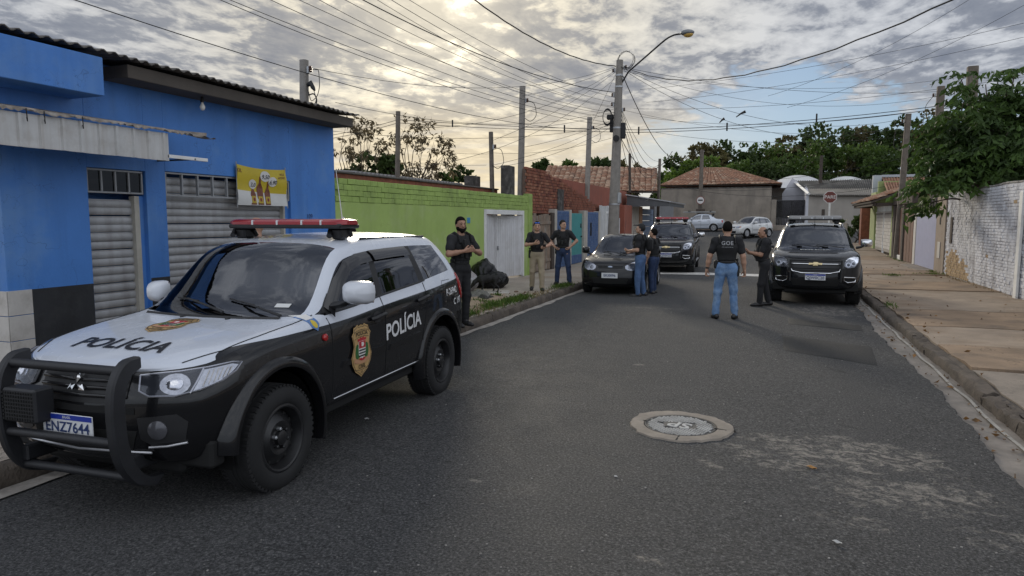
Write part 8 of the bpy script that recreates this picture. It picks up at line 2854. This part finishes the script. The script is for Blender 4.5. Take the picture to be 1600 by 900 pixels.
# ------------------------------------------------------------------ manhole, litter, bags, dog
mh = empty('manhole', (-.70, 6.12, .036), 0, label='round metal manhole cover in a ragged concrete ring on the street', cat='manhole')
mr = random.Random(2)
P = []
for k in range(73):
 a_ = 2 * math.pi * (k % 72) / 72
 ro = .455 + .012 * math.sin(a_ * 3 + 1) + .006 * math.sin(a_ * 8) + .006 * math.sin(a_ * 19 + 2) + (.012 if k % 5 == 0 else 0)
 P.append([(.315 * math.cos(a_), .315 * math.sin(a_), -.012), (.322 * math.cos(a_), .322 * math.sin(a_), .012), (.38 * math.cos(a_), .38 * math.sin(a_), .016), (ro * .97 * math.cos(a_), ro * .97 * math.sin(a_), .012), (ro * math.cos(a_), ro * math.sin(a_), -.02)])
b = MB(); b.grid(P, flip=True); b.obj('concrete_ring', mat('ring_concrete', (.26, .225, .185), .9, var=.25, vs=5, bump=.5, bs=60, dirt=((.17, .15, .13), .6, 6), speck=((.14, .12, .11), .4, 90)), mh, smooth=40)
IRON = mat('cast_iron', (.42, .42, .41), .45, .35, var=.3, vs=10, dirt=((.12, .11, .10), .6, 8), bump=.3, bs=90)
b = MB(); b.lathe([(0, .002), (.298, .002), (.302, .010), (.311, .010), (.311, -.02)], 64); cv = b.obj('cover', mat('dark_iron', (.075, .073, .07), .6, .3, var=.3, vs=12), mh, smooth=40)
b = MB()
for i in range(-11, 12):
 for j in range(-11, 12):
  x, y = i * .030 + (.015 if j % 2 else 0), j * .0255
  if math.hypot(x, y) < .285 and not (abs(x) < .15 and abs(y) < .09):
   c30 = Matrix.Rotation(R(12), 4, 'Z')
   b.box((x - .0105, y - .0075, .002), (x + .0105, y + .0075, .011), .002, M=c30)
b.obj('cover_studs', IRON, mh, smooth=30, kind='stuff')
vs, fs = text_mesh('SP', .21, .020, depth=.004)
M = Matrix.Rotation(R(168), 4, 'Z')
b = MB(); b.add([M @ Vector((x, y, z + .010)) for x, y, z in vs], fs); b.obj('cover_lettering', mat('worn_iron', (.55, .55, .54), .4, .5), mh)
for (x0, y0, x1, y1, w) in ((.30, -.005, .40, -.03, .012), (-.335, .02, -.30, .015, .008), (-.2, .02, -.15, .012, .010), (.03, -.33, .022, -.44, .010)):
 b = MB(); b.tube([(x0, y0, .012), (x1, y1, .012)], w, 5, flat=.5); b.obj('lifting_slot', DARK, mh)

b = MB(); b.box((-.155, -.095, .002), (.155, .095, .008), .003, M=M); b.obj('cover_plaque', mat('dark_iron', (.075, .073, .07)), mh)

# dog nosing at the bags
dg_ = empty('dog', (-6.28, 14.95, .15), R(114), label='small black dog with lowered head sniffing beside the garbage bags', cat='dog', )
f = Field((-.25, -.55, -.01), (.25, .6, .6), .0095)
f.cone((0, .13, .315), (0, -.02, .335), .098, .088, .04).cone((0, -.02, .335), (0, -.20, .345), .080, .076, .04)     # deep chest, narrower loin
f.cone((0, .17, .345), (0, .29, .255), .060, .050, .04).cone((0, .29, .255), (0, .335, .195), .050, .044, .02).cone((0, .335, .19), (0, .39, .115), .036, .022, .02)
for sd in (-1, 1):
 f.cone((sd * .042, .315, .245), (sd * .062, .29, .20), .020, .010, .01)
 f.cone((sd * .058, .13, .28), (sd * .062, .10, .17), .044, .026, .03).cone((sd * .062, .10, .17), (sd * .062, .125, .03), .023, .017, .01).cone((sd * .062, .125, .025), (sd * .062, .155, .018), .020, .016, .01)
 k = .05 * sd
 f.cone((sd * .055, -.19, .32), (sd * .066, -.14 + k, .20), .062, .034, .03).cone((sd * .066, -.14 + k, .20), (sd * .066, -.225 + k, .125), .030, .019, .012).cone((sd * .066, -.225 + k, .125), (sd * .066, -.20 + k, .025), .018, .016, .008).cone((sd * .066, -.20 + k, .022), (sd * .066, -.165 + k, .018), .018, .015, .008)
f.cone((0, -.26, .365), (0, -.34, .30), .024, .018, .02).cone((0, -.34, .30), (0, -.40, .20), .018, .009, .01)
V, F = f.mesh(); V = V + RNG.normal(size=V.shape) * .0015
link('body', np_mesh('body', V, F, mat('black_fur', (.012, .011, .011), .75, obj=True, bump=.5, bs=150)), dg_)


def bag(loc, r_, label, m, seed, sc=(1, 1, 1), knot=True, cat='bag', name='garbage_bag'):
 rg = np.random.default_rng(seed)
 f = Field((-r_ * 1.7, -r_ * 1.7, -.02), (r_ * 1.7, r_ * 1.7, r_ * 2.6), r_ / 22)
 f.ell((0, 0, r_ * .72 * sc[2]), (r_ * sc[0], r_ * sc[1], r_ * .80 * sc[2]), .05)
 for k in range(7):
  a = rg.uniform(0, 6.3); q = rg.uniform(.3, .62) * r_
  f.ell((q * math.cos(a) * sc[0], q * math.sin(a) * sc[1], rg.uniform(.3, 1.0) * r_ * sc[2]), (r_ * .5, r_ * .5, r_ * .5), .07)
 if knot: f.cone((0, 0, r_ * 1.1 * sc[2]), (r_ * .15, 0, r_ * 1.5 * sc[2]), r_ * .42, r_ * .14, .12)
 f.clip(lambda x, y, z: .001 - z + 0 * x + 0 * y)
 V, F = f.mesh()
 d = np.zeros(len(V))
 for k in range(9):
  a = rg.normal(size=3) / r_ * 4.2; d += np.abs(np.sin(V @ a + rg.uniform(0, 6)))
 V = displace(V, F, (d / 9 - .6) * r_ * .22); V[:, 2] = np.maximum(V[:, 2], 0)
 o = link(name, np_mesh(name, V, F, m)); o.location = loc
 return prop(o, label, cat)


BAGB = mat('black_bag_plastic', (.006, .006, .007), .3, spec=.35, obj=True, bump=.5, bs=30, bd=.01)
bag((-6.82, 16.0, .15), .36, 'large upright black garbage bag knotted at its top behind the dog', BAGB, 1, (.95, .95, 1.25))
bag((-6.50, 15.95, .15), .30, 'lower black garbage bag slumped against the white gate', BAGB, 2, (1.2, 1.1, .95), False)
bag((-6.86, 15.15, .15), .26, 'translucent white garbage bag by the green wall', mat('white_bag_plastic', (.34, .33, .34), .3, obj=True, var=.3, vs=10, bump=.4, bs=30, dirt=((.20, .13, .08), .7, 6)), 3, (.9, .9, 1.15))


def rag(loc, sx, sy, hh, label, m, seed, name='cloth_heap'):
 rg = np.random.default_rng(seed); P = []
 n = 26
 ph = rg.uniform(0, 6, 8)
 for i in range(n + 1):
  row = []
  for j in range(n + 1):
   u, v = i / n * 2 - 1, j / n * 2 - 1
   r2 = max(0, 1 - (abs(u) ** 2.2 + abs(v) ** 2.2) ** .9)
   z = hh * r2 ** .5 * (.65 + .35 * math.sin(u * 5 + v * 3 + ph[0]) + .22 * math.sin(u * 11 - v * 9 + ph[1]) + .12 * math.sin(v * 19 + u * 7 + ph[2]))
   row.append((u * sx * (1 + .12 * math.sin(v * 5 + ph[3])), v * sy * (1 + .15 * math.sin(u * 4 + ph[4])), max(.003, z)))
  P.append(row)
 b = MB(); b.grid(P); o = b.obj(name, m, smooth=80); o.location = loc; o.rotation_euler[2] = rg.uniform(-.5, .5)
 return prop(o, label, 'cloth')


rag((-6.15, 13.9, .15), .42, .34, .15, 'grey cloth heap lying on the pavement in front of the dog', mat('grey_rag', (.14, .135, .12), .9, var=.35, vs=9, bump=.4, bs=60), 4)
rag((-5.75, 13.6, .15), .22, .16, .10, 'dark crumpled rag at the right end of the grey cloth', mat('dark_rag', (.045, .043, .04), .9, var=.3, vs=9), 6)
b = MB(); b.box((-.30, -.2, 0), (.30, .2, .015), .004); b.box((-.22, .12, .016), (.34, .30, .03), .004, M=Matrix.Rotation(.2, 4, 'Z')); o = b.obj('cardboard', mat('pale_card', (.45, .42, .38), .85, var=.2, vs=5)); o.location = (-6.0, 14.9, .152); o.rotation_euler[2] = .4
prop(o, 'flat pale cardboard sheets on the pavement under the dog', 'cardboard')
rg = random.Random(9)
RUB = mat('rubble', (.17, .12, .085), .95, var=.4, vs=10)
b = MB()
for k in range(160):
 y = rg.uniform(10.2, 15.4); x = rg.uniform(-6.5, -4.95); s = rg.uniform(.008, .032) * (1 if rg.random() < .9 else 1.6)
 M = Matrix.Translation((x, y, .165)) @ Matrix.Rotation(rg.uniform(0, 6), 4, 'Z') @ Matrix.Rotation(rg.uniform(-.6, .6), 4, 'X')
 b.box((-s, -s * .7, -s * .5), (s, s * .7, s * .5), s * .3, M=M)
for k in range(120):
 y = rg.uniform(4, 22); x = 2.05 + rg.uniform(-.25, .12); s = rg.uniform(.005, .016)
 M = Matrix.Translation((x, y, -.005)) @ Matrix.Rotation(rg.uniform(0, 6), 4, 'Z')
 b.box((-s, -s * .7, -s * .5), (s, s * .7, s * .6), s * .3, M=M)
b.obj('rubble', RUB, kind='stuff')
b = MB()
for k in range(420):          # loose grit and pale chips on the asphalt
 y = 2.3 + 12 * rg.random() ** 1.6; x = rg.uniform(-3.0, 1.7); s = rg.uniform(.003, .008)
 M = Matrix.Translation((x, y, .035 * (1 - ((x + 1.4) / 3.4) ** 2) + s * .3)) @ Matrix.Rotation(rg.uniform(0, 6), 4, 'Z')
 b.box((-s, -s * .8, -s * .5), (s, s * .6, s * .5), s * .3, M=M)
b.obj('grit', mat('pale_grit', (.26, .245, .225), .9, var=.4, vs=30), kind='stuff')
for (u, v, s, m_, lab, nm, cat_) in ((573, 655, .035, mat('paper_scrap', (.40, .40, .39), .8), 'tiny pale paper scrap on the asphalt beside the front wheel', 'paper_scrap', 'paper scrap'), (1268, 731, .042, mat('dry_leaf', (.36, .18, .05), .8, var=.3, vs=40), 'dry orange leaf lying on the pale cement stain', 'dry_leaf', 'leaf'), (962, 745, .02, mat('paper_scrap', (.40, .40, .39), .8), 'tiny pale scrap on the asphalt below the manhole', 'paper_scrap', 'paper scrap'), (1308, 848, .03, mat('paper_scrap', (.40, .40, .39), .8), 'flat pale chip on the asphalt at the lower right', 'paper_scrap', 'paper scrap')):
 q = at(u, v, Z=.035)
 P = [[(s * (i - 2) / 2 * (1 - .3 * abs(j - 1)), s * .55 * (j - 1) * (1 - .22 * (i - 2) ** 2 * .6), .004 + s * .12 * abs(j - 1) + s * .1 * math.sin(i * 1.7)) for j in range(3)] for i in range(5)]
 b = MB(); b.grid(P, flip=False); b.grid([[(p[0], p[1], p[2] - .003) for p in r_] for r_ in P], flip=True); o = b.obj(nm, m_, smooth=60); o.location = q; o.rotation_euler[2] = rg.uniform(-1, 1); prop(o, lab, cat_)


# ------------------------------------------------------------------ plants
def leaf_mat(name, col, trans=.35, var=.4, vs=.8):
 m = bpy.data.materials.new(name); MATS[name] = m
 m.use_nodes = True
 nt = m.node_tree; N, L = nt.nodes, nt.links
 N.clear()
 out = N.new('ShaderNodeOutputMaterial')
 ge = N.new('ShaderNodeNewGeometry')
 n1 = N.new('ShaderNodeTexNoise'); n1.inputs['Scale'].default_value = vs; n1.inputs['Detail'].default_value = 4; L.new(ge.outputs['Position'], n1.inputs['Vector'])
 mr = N.new('ShaderNodeMapRange'); mr.inputs[1].default_value = .3; mr.inputs[2].default_value = .7; L.new(n1.outputs[0], mr.inputs[0])
 ri = N.new('ShaderNodeMath'); ri.operation = 'MULTIPLY_ADD'; L.new(ge.outputs['Random Per Island'], ri.inputs[0]); ri.inputs[1].default_value = .6; ri.inputs[2].default_value = -.3
 ad = N.new('ShaderNodeMath'); ad.operation = 'ADD'; ad.use_clamp = True; L.new(mr.outputs[0], ad.inputs[0]); L.new(ri.outputs[0], ad.inputs[1])
 mx = N.new('ShaderNodeMix'); mx.data_type = 'RGBA'
 mx.inputs[6].default_value = (*[c * (1 - var) for c in col], 1); mx.inputs[7].default_value = (col[0] * (1 + var * 1.3), col[1] * (1 + var), col[2] * (1 + var * .5), 1)
 L.new(ad.outputs[0], mx.inputs[0])
 p = N.new('ShaderNodeBsdfPrincipled'); p.inputs['Roughness'].default_value = .55; p.inputs['Specular IOR Level'].default_value = .35; L.new(mx.outputs[2], p.inputs['Base Color'])
 tr = N.new('ShaderNodeBsdfTranslucent'); L.new(mx.outputs[2], tr.inputs[0])
 ms = N.new('ShaderNodeMixShader'); ms.inputs[0].default_value = trans
 L.new(p.outputs[0], ms.inputs[1]); L.new(tr.outputs[0], ms.inputs[2]); L.new(ms.outputs[0], out.inputs['Surface'])
 return m


def leaves(P, D, size, asp, rg, m, name, root, fold=.25):
 """one bent two-face leaf per point: P points, D pointing directions"""
 n = len(P)
 D = D / (np.linalg.norm(D, axis=1)[:, None] + 1e-9)
 U = rg.normal(size=(n, 3)); U -= D * (U * D).sum(1)[:, None]; U /= np.linalg.norm(U, axis=1)[:, None]
 W = np.cross(D, U)
 s = (size * rg.uniform(.65, 1.35, n))[:, None]
 a = P; t = P + D * s + W * s * -.10
 mid = P + D * s * .48 + W * s * .06
 l = mid + U * s * asp + W * s * fold * asp; r_ = mid - U * s * asp + W * s * fold * asp
 V = np.stack([a, l, t, r_, mid], 1).reshape(-1, 3)
 k = np.arange(n)[:, None] * 5
 F = np.concatenate([k + np.array([[0, 4, 2, 1]]), k + np.array([[0, 3, 2, 4]])])
 return link(name, np_mesh(name, V, F, m, smooth=False), root)


BARK = mat('bark', (.09, .07, .055), .95, obj=True, var=.35, vs=6, bump=.6, bs=30)
BARKP = mat('pale_bark', (.22, .18, .15), .9, obj=True, var=.3, vs=6)


def limb(b, p, q, r0, r1, rg, n=6, bend=.12):
 p, q = np.array(p), np.array(q); L_ = np.linalg.norm(q - p); P = []
 o = rg.normal(size=3) * bend * L_
 for i in range(n + 1):
  t = i / n; P.append(p + (q - p) * t + o * math.sin(math.pi * t))
 b.tube([Vector(x) for x in P], [r0 + (r1 - r0) * i / n for i in range(n + 1)], 7)
 return P


def tree(name, base, height, rx, ry, cb, label, m, nl, size, seed, lumps=16, asp=.35, droop=.2, trunk_r=.18, bark=BARK, thin=1.0, cat='tree', group=None):
 """trunk and limbs to the lumps of the crown; leaves spread through every lump with gaps between"""
 rg = np.random.default_rng(seed)
 root = empty(name, base, 0, label=label, cat=cat, group=group)
 b = MB(); cz = cb
 lump = []
 for k in range(lumps):
  a = rg.uniform(0, 6.283); rr = rg.uniform(.15, 1) ** .6
  zz = rg.uniform(0, 1)
  w = math.sin(math.pi * (.18 + .72 * zz)) ** .8
  c = np.array([rx * rr * w * math.cos(a), ry * rr * w * math.sin(a), cz + (height - cz) * (.10 + .82 * zz)])
  lump.append((c, rg.uniform(.24, .42) * min(rx, (height - cz) * .6)))
 fork = np.array([rg.normal() * .2, rg.normal() * .2, cz * .85 + .1])
 limb(b, (0, 0, -.2), fork, trunk_r, trunk_r * .7, rg)
 for c, r_ in lump:
  limb(b, fork + rg.normal(size=3) * .05, c, trunk_r * .45, trunk_r * .09, rg)
 b.obj('trunk', bark, root, smooth=60)
 P, D = [], []
 per = nl // lumps
 for c, r_ in lump:
  v = rg.normal(size=(per, 3)); v /= np.linalg.norm(v, axis=1)[:, None]
  rad = rg.uniform(.25, 1, per) ** (.5) * r_
  # a few smaller twigs of leaves inside each lump leave gaps
  tw = rg.normal(size=(max(4, per // 14), 3)); tw /= np.linalg.norm(tw, axis=1)[:, None]
  pick_ = tw[rg.integers(0, len(tw), per)]
  v = v * .33 + pick_; v /= np.linalg.norm(v, axis=1)[:, None]
  p = c + v * rad[:, None] * np.array([1.15, 1.15, .85])
  d = v * .8 + rg.normal(size=(per, 3)) * .6; d[:, 2] -= droop
  P.append(p); D.append(d)
 leaves(np.concatenate(P), np.concatenate(D), size, asp, rg, m, 'crown', root)
 return root


LF_D = leaf_mat('foliage_dark', (.046, .078, .024), .38)
LF_M = leaf_mat('foliage_mid', (.062, .110, .025), .4)
LF_L = leaf_mat('foliage_light', (.085, .15, .028), .4)
LF_R = leaf_mat('foliage_rusty', (.105, .100, .045), .4)
LF_G = leaf_mat('foliage_gum', (.125, .105, .065), .45, .45, 1.5)
LF_B = leaf_mat('foliage_big', (.050, .098, .024), .40, .5, 1.6)

# the wood beyond the crossing
wood = [  # u, v_top, width px, Y, material, label
 (1055, 243, 80, 84, LF_D, 'dark round tree at the left end of the wood behind the main pole'), (1102, 219, 84, 90, LF_R, 'sparse rusty topped tree standing behind the clay tile roof'),
 (1150, 226, 92, 92, LF_D, 'dark tree left of the wood centre behind the tile roof'), (1192, 221, 84, 95, LF_M, 'mid green tree rising between the tile roof and white halls'),
 (1236, 208, 84, 97, LF_R, 'reddish flowering tree top in the middle of the wood'), (1282, 193, 118, 98, LF_D, 'tallest dark spreading tree in the middle of the wood'),
 (1332, 203, 90, 100, LF_R, 'thin brown topped tree right of the tallest tree'), (1378, 205, 104, 98, LF_D, 'dark broad tree left of the leaning pole'),
 (1425, 186, 110, 96, LF_D, 'dark tree right behind the leaning weathered pole'), (1482, 176, 110, 94, LF_R, 'thin pale tree top seen beside the tall weathered pole'),
 (1090, 250, 92, 78, LF_L, 'light green tree low behind the clay tile roof ridge'), (1150, 252, 100, 80, LF_M, 'lower green tree just over the right tile roof slope'),
 (1248, 228, 130, 82, LF_M, 'broad green tree above the left white hall'), (1200, 258, 90, 79, LF_D, 'low dark tree left of the white arched halls'), (1318, 232, 120, 84, LF_M, 'bright green tree above the warehouse roof'),
 (1392, 226, 110, 80, LF_M, 'green bushy tree behind the green house roof'), (1455, 215, 110, 76, LF_D, 'dark green tree between the two right poles'), (1345, 262, 90, 78, LF_D, 'low dark tree right behind the second white hall'), (1550, 190, 140, 84, LF_D, 'dark tree hidden behind the big leafy tree')]
for k, (u, v, wd, Y_, m_, lab) in enumerate(wood):
 q = at(u, v, Y=Y_); g = gz(Y_)
 dist = q.length
 rx = wd * dist / FPX * .5
 tree('wood_tree', (q.x, Y_, g), q.z - g, rx, rx * .8, max(.5, (q.z - g) * .12), lab, m_, 3600, .52 * dist / 95, 100 + k, 20, .36, .15, .25, group='trees of the wood beyond the crossing')
# left background trees
for k, (u, v, wd, Y_, m_, lab, nl, cbk) in enumerate(((928, 237, 64, 62, LF_D, 'dark tree behind the tile roof just left of the main pole', 2600, .2), (975, 246, 50, 64, LF_R, 'small rusty tree peeking right of the main pole over the roof', 1300, .4), (848, 252, 60, 58, LF_D, 'low bush top behind the brick wall pole', 1500, .3), (885, 250, 40, 60, LF_M, 'small green bush top behind the brick wall', 1000, .3), (722, 262, 70, 46, LF_D, 'dark bush behind the grey shed roof', 1600, .3), (688, 266, 60, 44, LF_M, 'green bush right of the gum trees', 1400, .3), (590, 250, 110, 40, LF_D, 'dense dark bush under the left gum tree', 3000, .3), (545, 258, 50, 40, LF_D, 'dark bush beside the end of the shop roof', 1400, .3))):
 q = at(u, v, Y=Y_); dist = q.length; rx = wd * dist / FPX * .5
 tree('bush_tree', (q.x, Y_, 0), q.z, rx, rx * .8, q.z * cbk, lab, m_, nl, .42 * dist / 60, 300 + k, 12, .36, .1, .16)
for k, (u, v, wd, Y_, lab, nl, lp) in enumerate(((563, 180, 90, 40, 'airy gum tree with drooping grey brown leaves by the shop roof end', 1250, 26), (652, 184, 112, 42, 'airy many stemmed gum tree behind the thin pole', 1500, 30))):
 q = at(u, v, Y=Y_); dist = q.length; rx = wd * dist / FPX * .5
 tree('gum_tree', (q.x, Y_, 0), q.z, rx, rx * .8, q.z * (.42 if k == 0 else .50), lab, LF_G, nl, .34, 400 + k, lp, .15, .9, .09, BARK)

# big leafy tree hanging over the whitewashed wall
rg = np.random.default_rng(77)
bq = at(1560, 330, Y=23.5)
bt = empty('leafy_tree', (bq.x, 23.5, .1), 0, label='big leafy tree with drooping compound leaves behind the whitewashed wall', cat='tree')
b = MB()
fork = np.array([-.1, 0, 2.9])
limb(b, (0, 0, 0), fork, .20, .15, rg)
tips = []
loc = lambda u, v, Y_: np.array(at(u, v, Y=Y_) - Vector(bt.location))
targets = [(1448, 200, 23.2), (1440, 240, 22.8), (1452, 285, 22.3), (1470, 262, 22.6), (1478, 215, 23.0), (1500, 128, 23.8), (1512, 150, 23.4), (1530, 165, 22.6), (1560, 122, 23.2), (1585, 125, 22.4), (1600, 150, 22.0), (1545, 200, 22.0), (1520, 215, 22.3), (1490, 240, 21.9), (1505, 275, 21.8), (1540, 260, 21.6), (1575, 215, 21.5), (1600, 230, 21.3), (1580, 275, 21.3), (1465, 312, 21.8), (1432, 322, 21.6), (1490, 300, 21.6), (1530, 295, 21.6), (1560, 300, 21.4), (1605, 285, 21.0), (1630, 190, 21.5), (1640, 140, 22.5), (1650, 250, 21.2), (1620, 110, 23.5), (1480, 180, 24.2), (1520, 190, 24.5), (1560, 175, 24.5), (1600, 190, 24.4), (1500, 250, 24.5), (1550, 245, 24.8), (1600, 260, 24.5), (1470, 285, 24.2), (1660, 300, 22), (1690, 200, 23), (1540, 140, 24.0), (1572, 150, 22.2), (1612, 172, 22.0), (1515, 180, 22.0), (1462, 238, 23.6), (1540, 228, 21.6), (1590, 250, 21.4), (1470, 190, 22.6)]
SP_, SD_ = [], []
for (u, v, Y_) in targets:
 v -= 8 + (12 if (u < 1484 and v > 270) else 0) + (26 if (u > 1484 and v > 255) else 10 if v > 255 else 0)
 tgt = loc(u + (6 if u < 1500 else 0), v, Y_)
 tgt[2] -= .0
 path = limb(b, fork + rg.normal(size=3) * .12, tgt, .06, .012, rg, 8, .10)
 out_dir = (tgt - np.array([fork[0], fork[1], tgt[2]])); out_dir[2] = 0
 nsp = 19
 for s in range(nsp):
  t = rg.uniform(.55, 1.03)
  i = min(7, int(t * 8)); base = path[i] + (path[i + 1] - path[i]) * (t * 8 - i)
  d = out_dir / (np.linalg.norm(out_dir) + .3) * .5 + rg.normal(size=3) * .75; d[2] = abs(d[2]) * .3 + .1
  d /= np.linalg.norm(d)
  L_ = rg.uniform(.45, .8)
  side = np.cross(d, [0, 0, 1.0]); side /= np.linalg.norm(side) + 1e-6
  nl = 11
  for j in range(nl):
   q = (j + 1) / nl
   pos = base + d * L_ * q + np.array([0, 0, -.55 * L_ * q * q])
   sd = 1 if j % 2 else -1
   ld = side * sd * .75 + d * .35 + np.array([0, 0, -.85]) + rg.normal(size=3) * .22
   SP_.append(pos); SD_.append(ld)
b.obj('trunk', BARK, bt, smooth=60)
leaves(np.array(SP_), np.array(SD_), .235, .21, rg, LF_B, 'crown', bt, .5)
# small overhanging twig over the lilac gate
b = MB(); P0 = loc(1470, 322, 23.2); P1_ = loc(1422, 326, 23.0)
tw = empty('hanging_branch', bt.location, 0, label='low leafy twig hanging over the lilac gate pillar', cat='branch')
limb(b, loc(1500, 312, 23.4), P1_, .03, .008, rg); b.obj('twig', BARK, tw, smooth=60)
SP_, SD_ = [], []
for k in range(90):
 t = rg.uniform(0, 1); pos = P0 + (P1_ - P0) * t + rg.normal(size=3) * np.array([.12, .12, .14]); SP_.append(pos); SD_.append(rg.normal(size=3) * .5 + np.array([-.3, 0, -.7]))
leaves(np.array(SP_), np.array(SD_), .26, .22, rg, LF_B, 'leaves', tw, .5)
tree('corner_shrub', (at(1338, 352, Y=47).x, 47.5, gz(47)), 1.9, 1.3, 1.0, .3, 'dark shrub at the far right corner beyond the parked SUV', LF_D, 900, .25, 501, 8, .36, .1, .06, cat='shrub')

# grass on the kerb and weeds on the right pavement


def grass(name, spots, m, seed, hgt=.10):
 rg = np.random.default_rng(seed); P, D = [], []
 for (x, y, sx, sy, n, z) in spots:
  p = np.stack([x + rg.normal(size=n) * sx, y + rg.normal(size=n) * sy, np.full(n, z)], 1)
  d = rg.normal(size=(n, 3)) * .55; d[:, 2] = 1
  P.append(p); D.append(d)
 o = leaves(np.concatenate(P), np.concatenate(D), hgt, .07, rg, m, name, None, .3)
 o['kind'] = 'stuff'
 return o


GR = leaf_mat('grass_green', (.075, .135, .025), .35, .5, 6)
GRD = leaf_mat('dry_grass', (.20, .16, .08), .3, .4, 6)
grass('grass', [(-5.05, 11.2, .10, .2, 200, .15), (-5.12, 12.5, .12, .35, 650, .15), (-5.05, 13.5, .09, .25, 420, .15), (-5.05, 13.9, .10, .3, 420, .15), (-4.98, 16.8, .09, .35, 420, .15), (-5.6, 12.9, .12, .12, 160, .15), (-5.7, 14.2, .06, .06, 60, .15), (-5.3, 10.6, .12, .15, 140, .15)], GR, 1, .105)
grass('weeds', [(3.6, 24.0, .12, .08, 120, .13), (4.9, 24.9, .25, .1, 160, .13), (2.35, 15.6, .05, .3, 80, .12), (5.05, 26.0, .08, .3, 80, .13), (5.1, 34, .06, 1.2, 200, .13)], GR, 2, .09)
grass('dry_weeds', [(-5.2, 11.8, .2, .7, 300, .15), (-4.95, 14.9, .08, .6, 200, .15), (5.1, 22.5, .05, 1.8, 200, .13)], GRD, 3, .08)
rg = np.random.default_rng(12)
n = 260
lx = np.where(rg.random(n) < .6, 2.3 + rg.random(n) ** 2 * 2.9, 1.75 + rg.random(n) * .3)
ly = 5 + rg.random(n) * 24
P = np.stack([lx, ly, np.where(lx > 2.2, .142, -.005)], 1)
D = rg.normal(size=(n, 3)); D[:, 2] = np.abs(D[:, 2]) * .12
o = leaves(P, D, .065, .28, rg, leaf_mat('fallen_leaves', (.17, .095, .035), .15, .5, 9), 'leaf_litter', None, .2); o['kind'] = 'stuff'
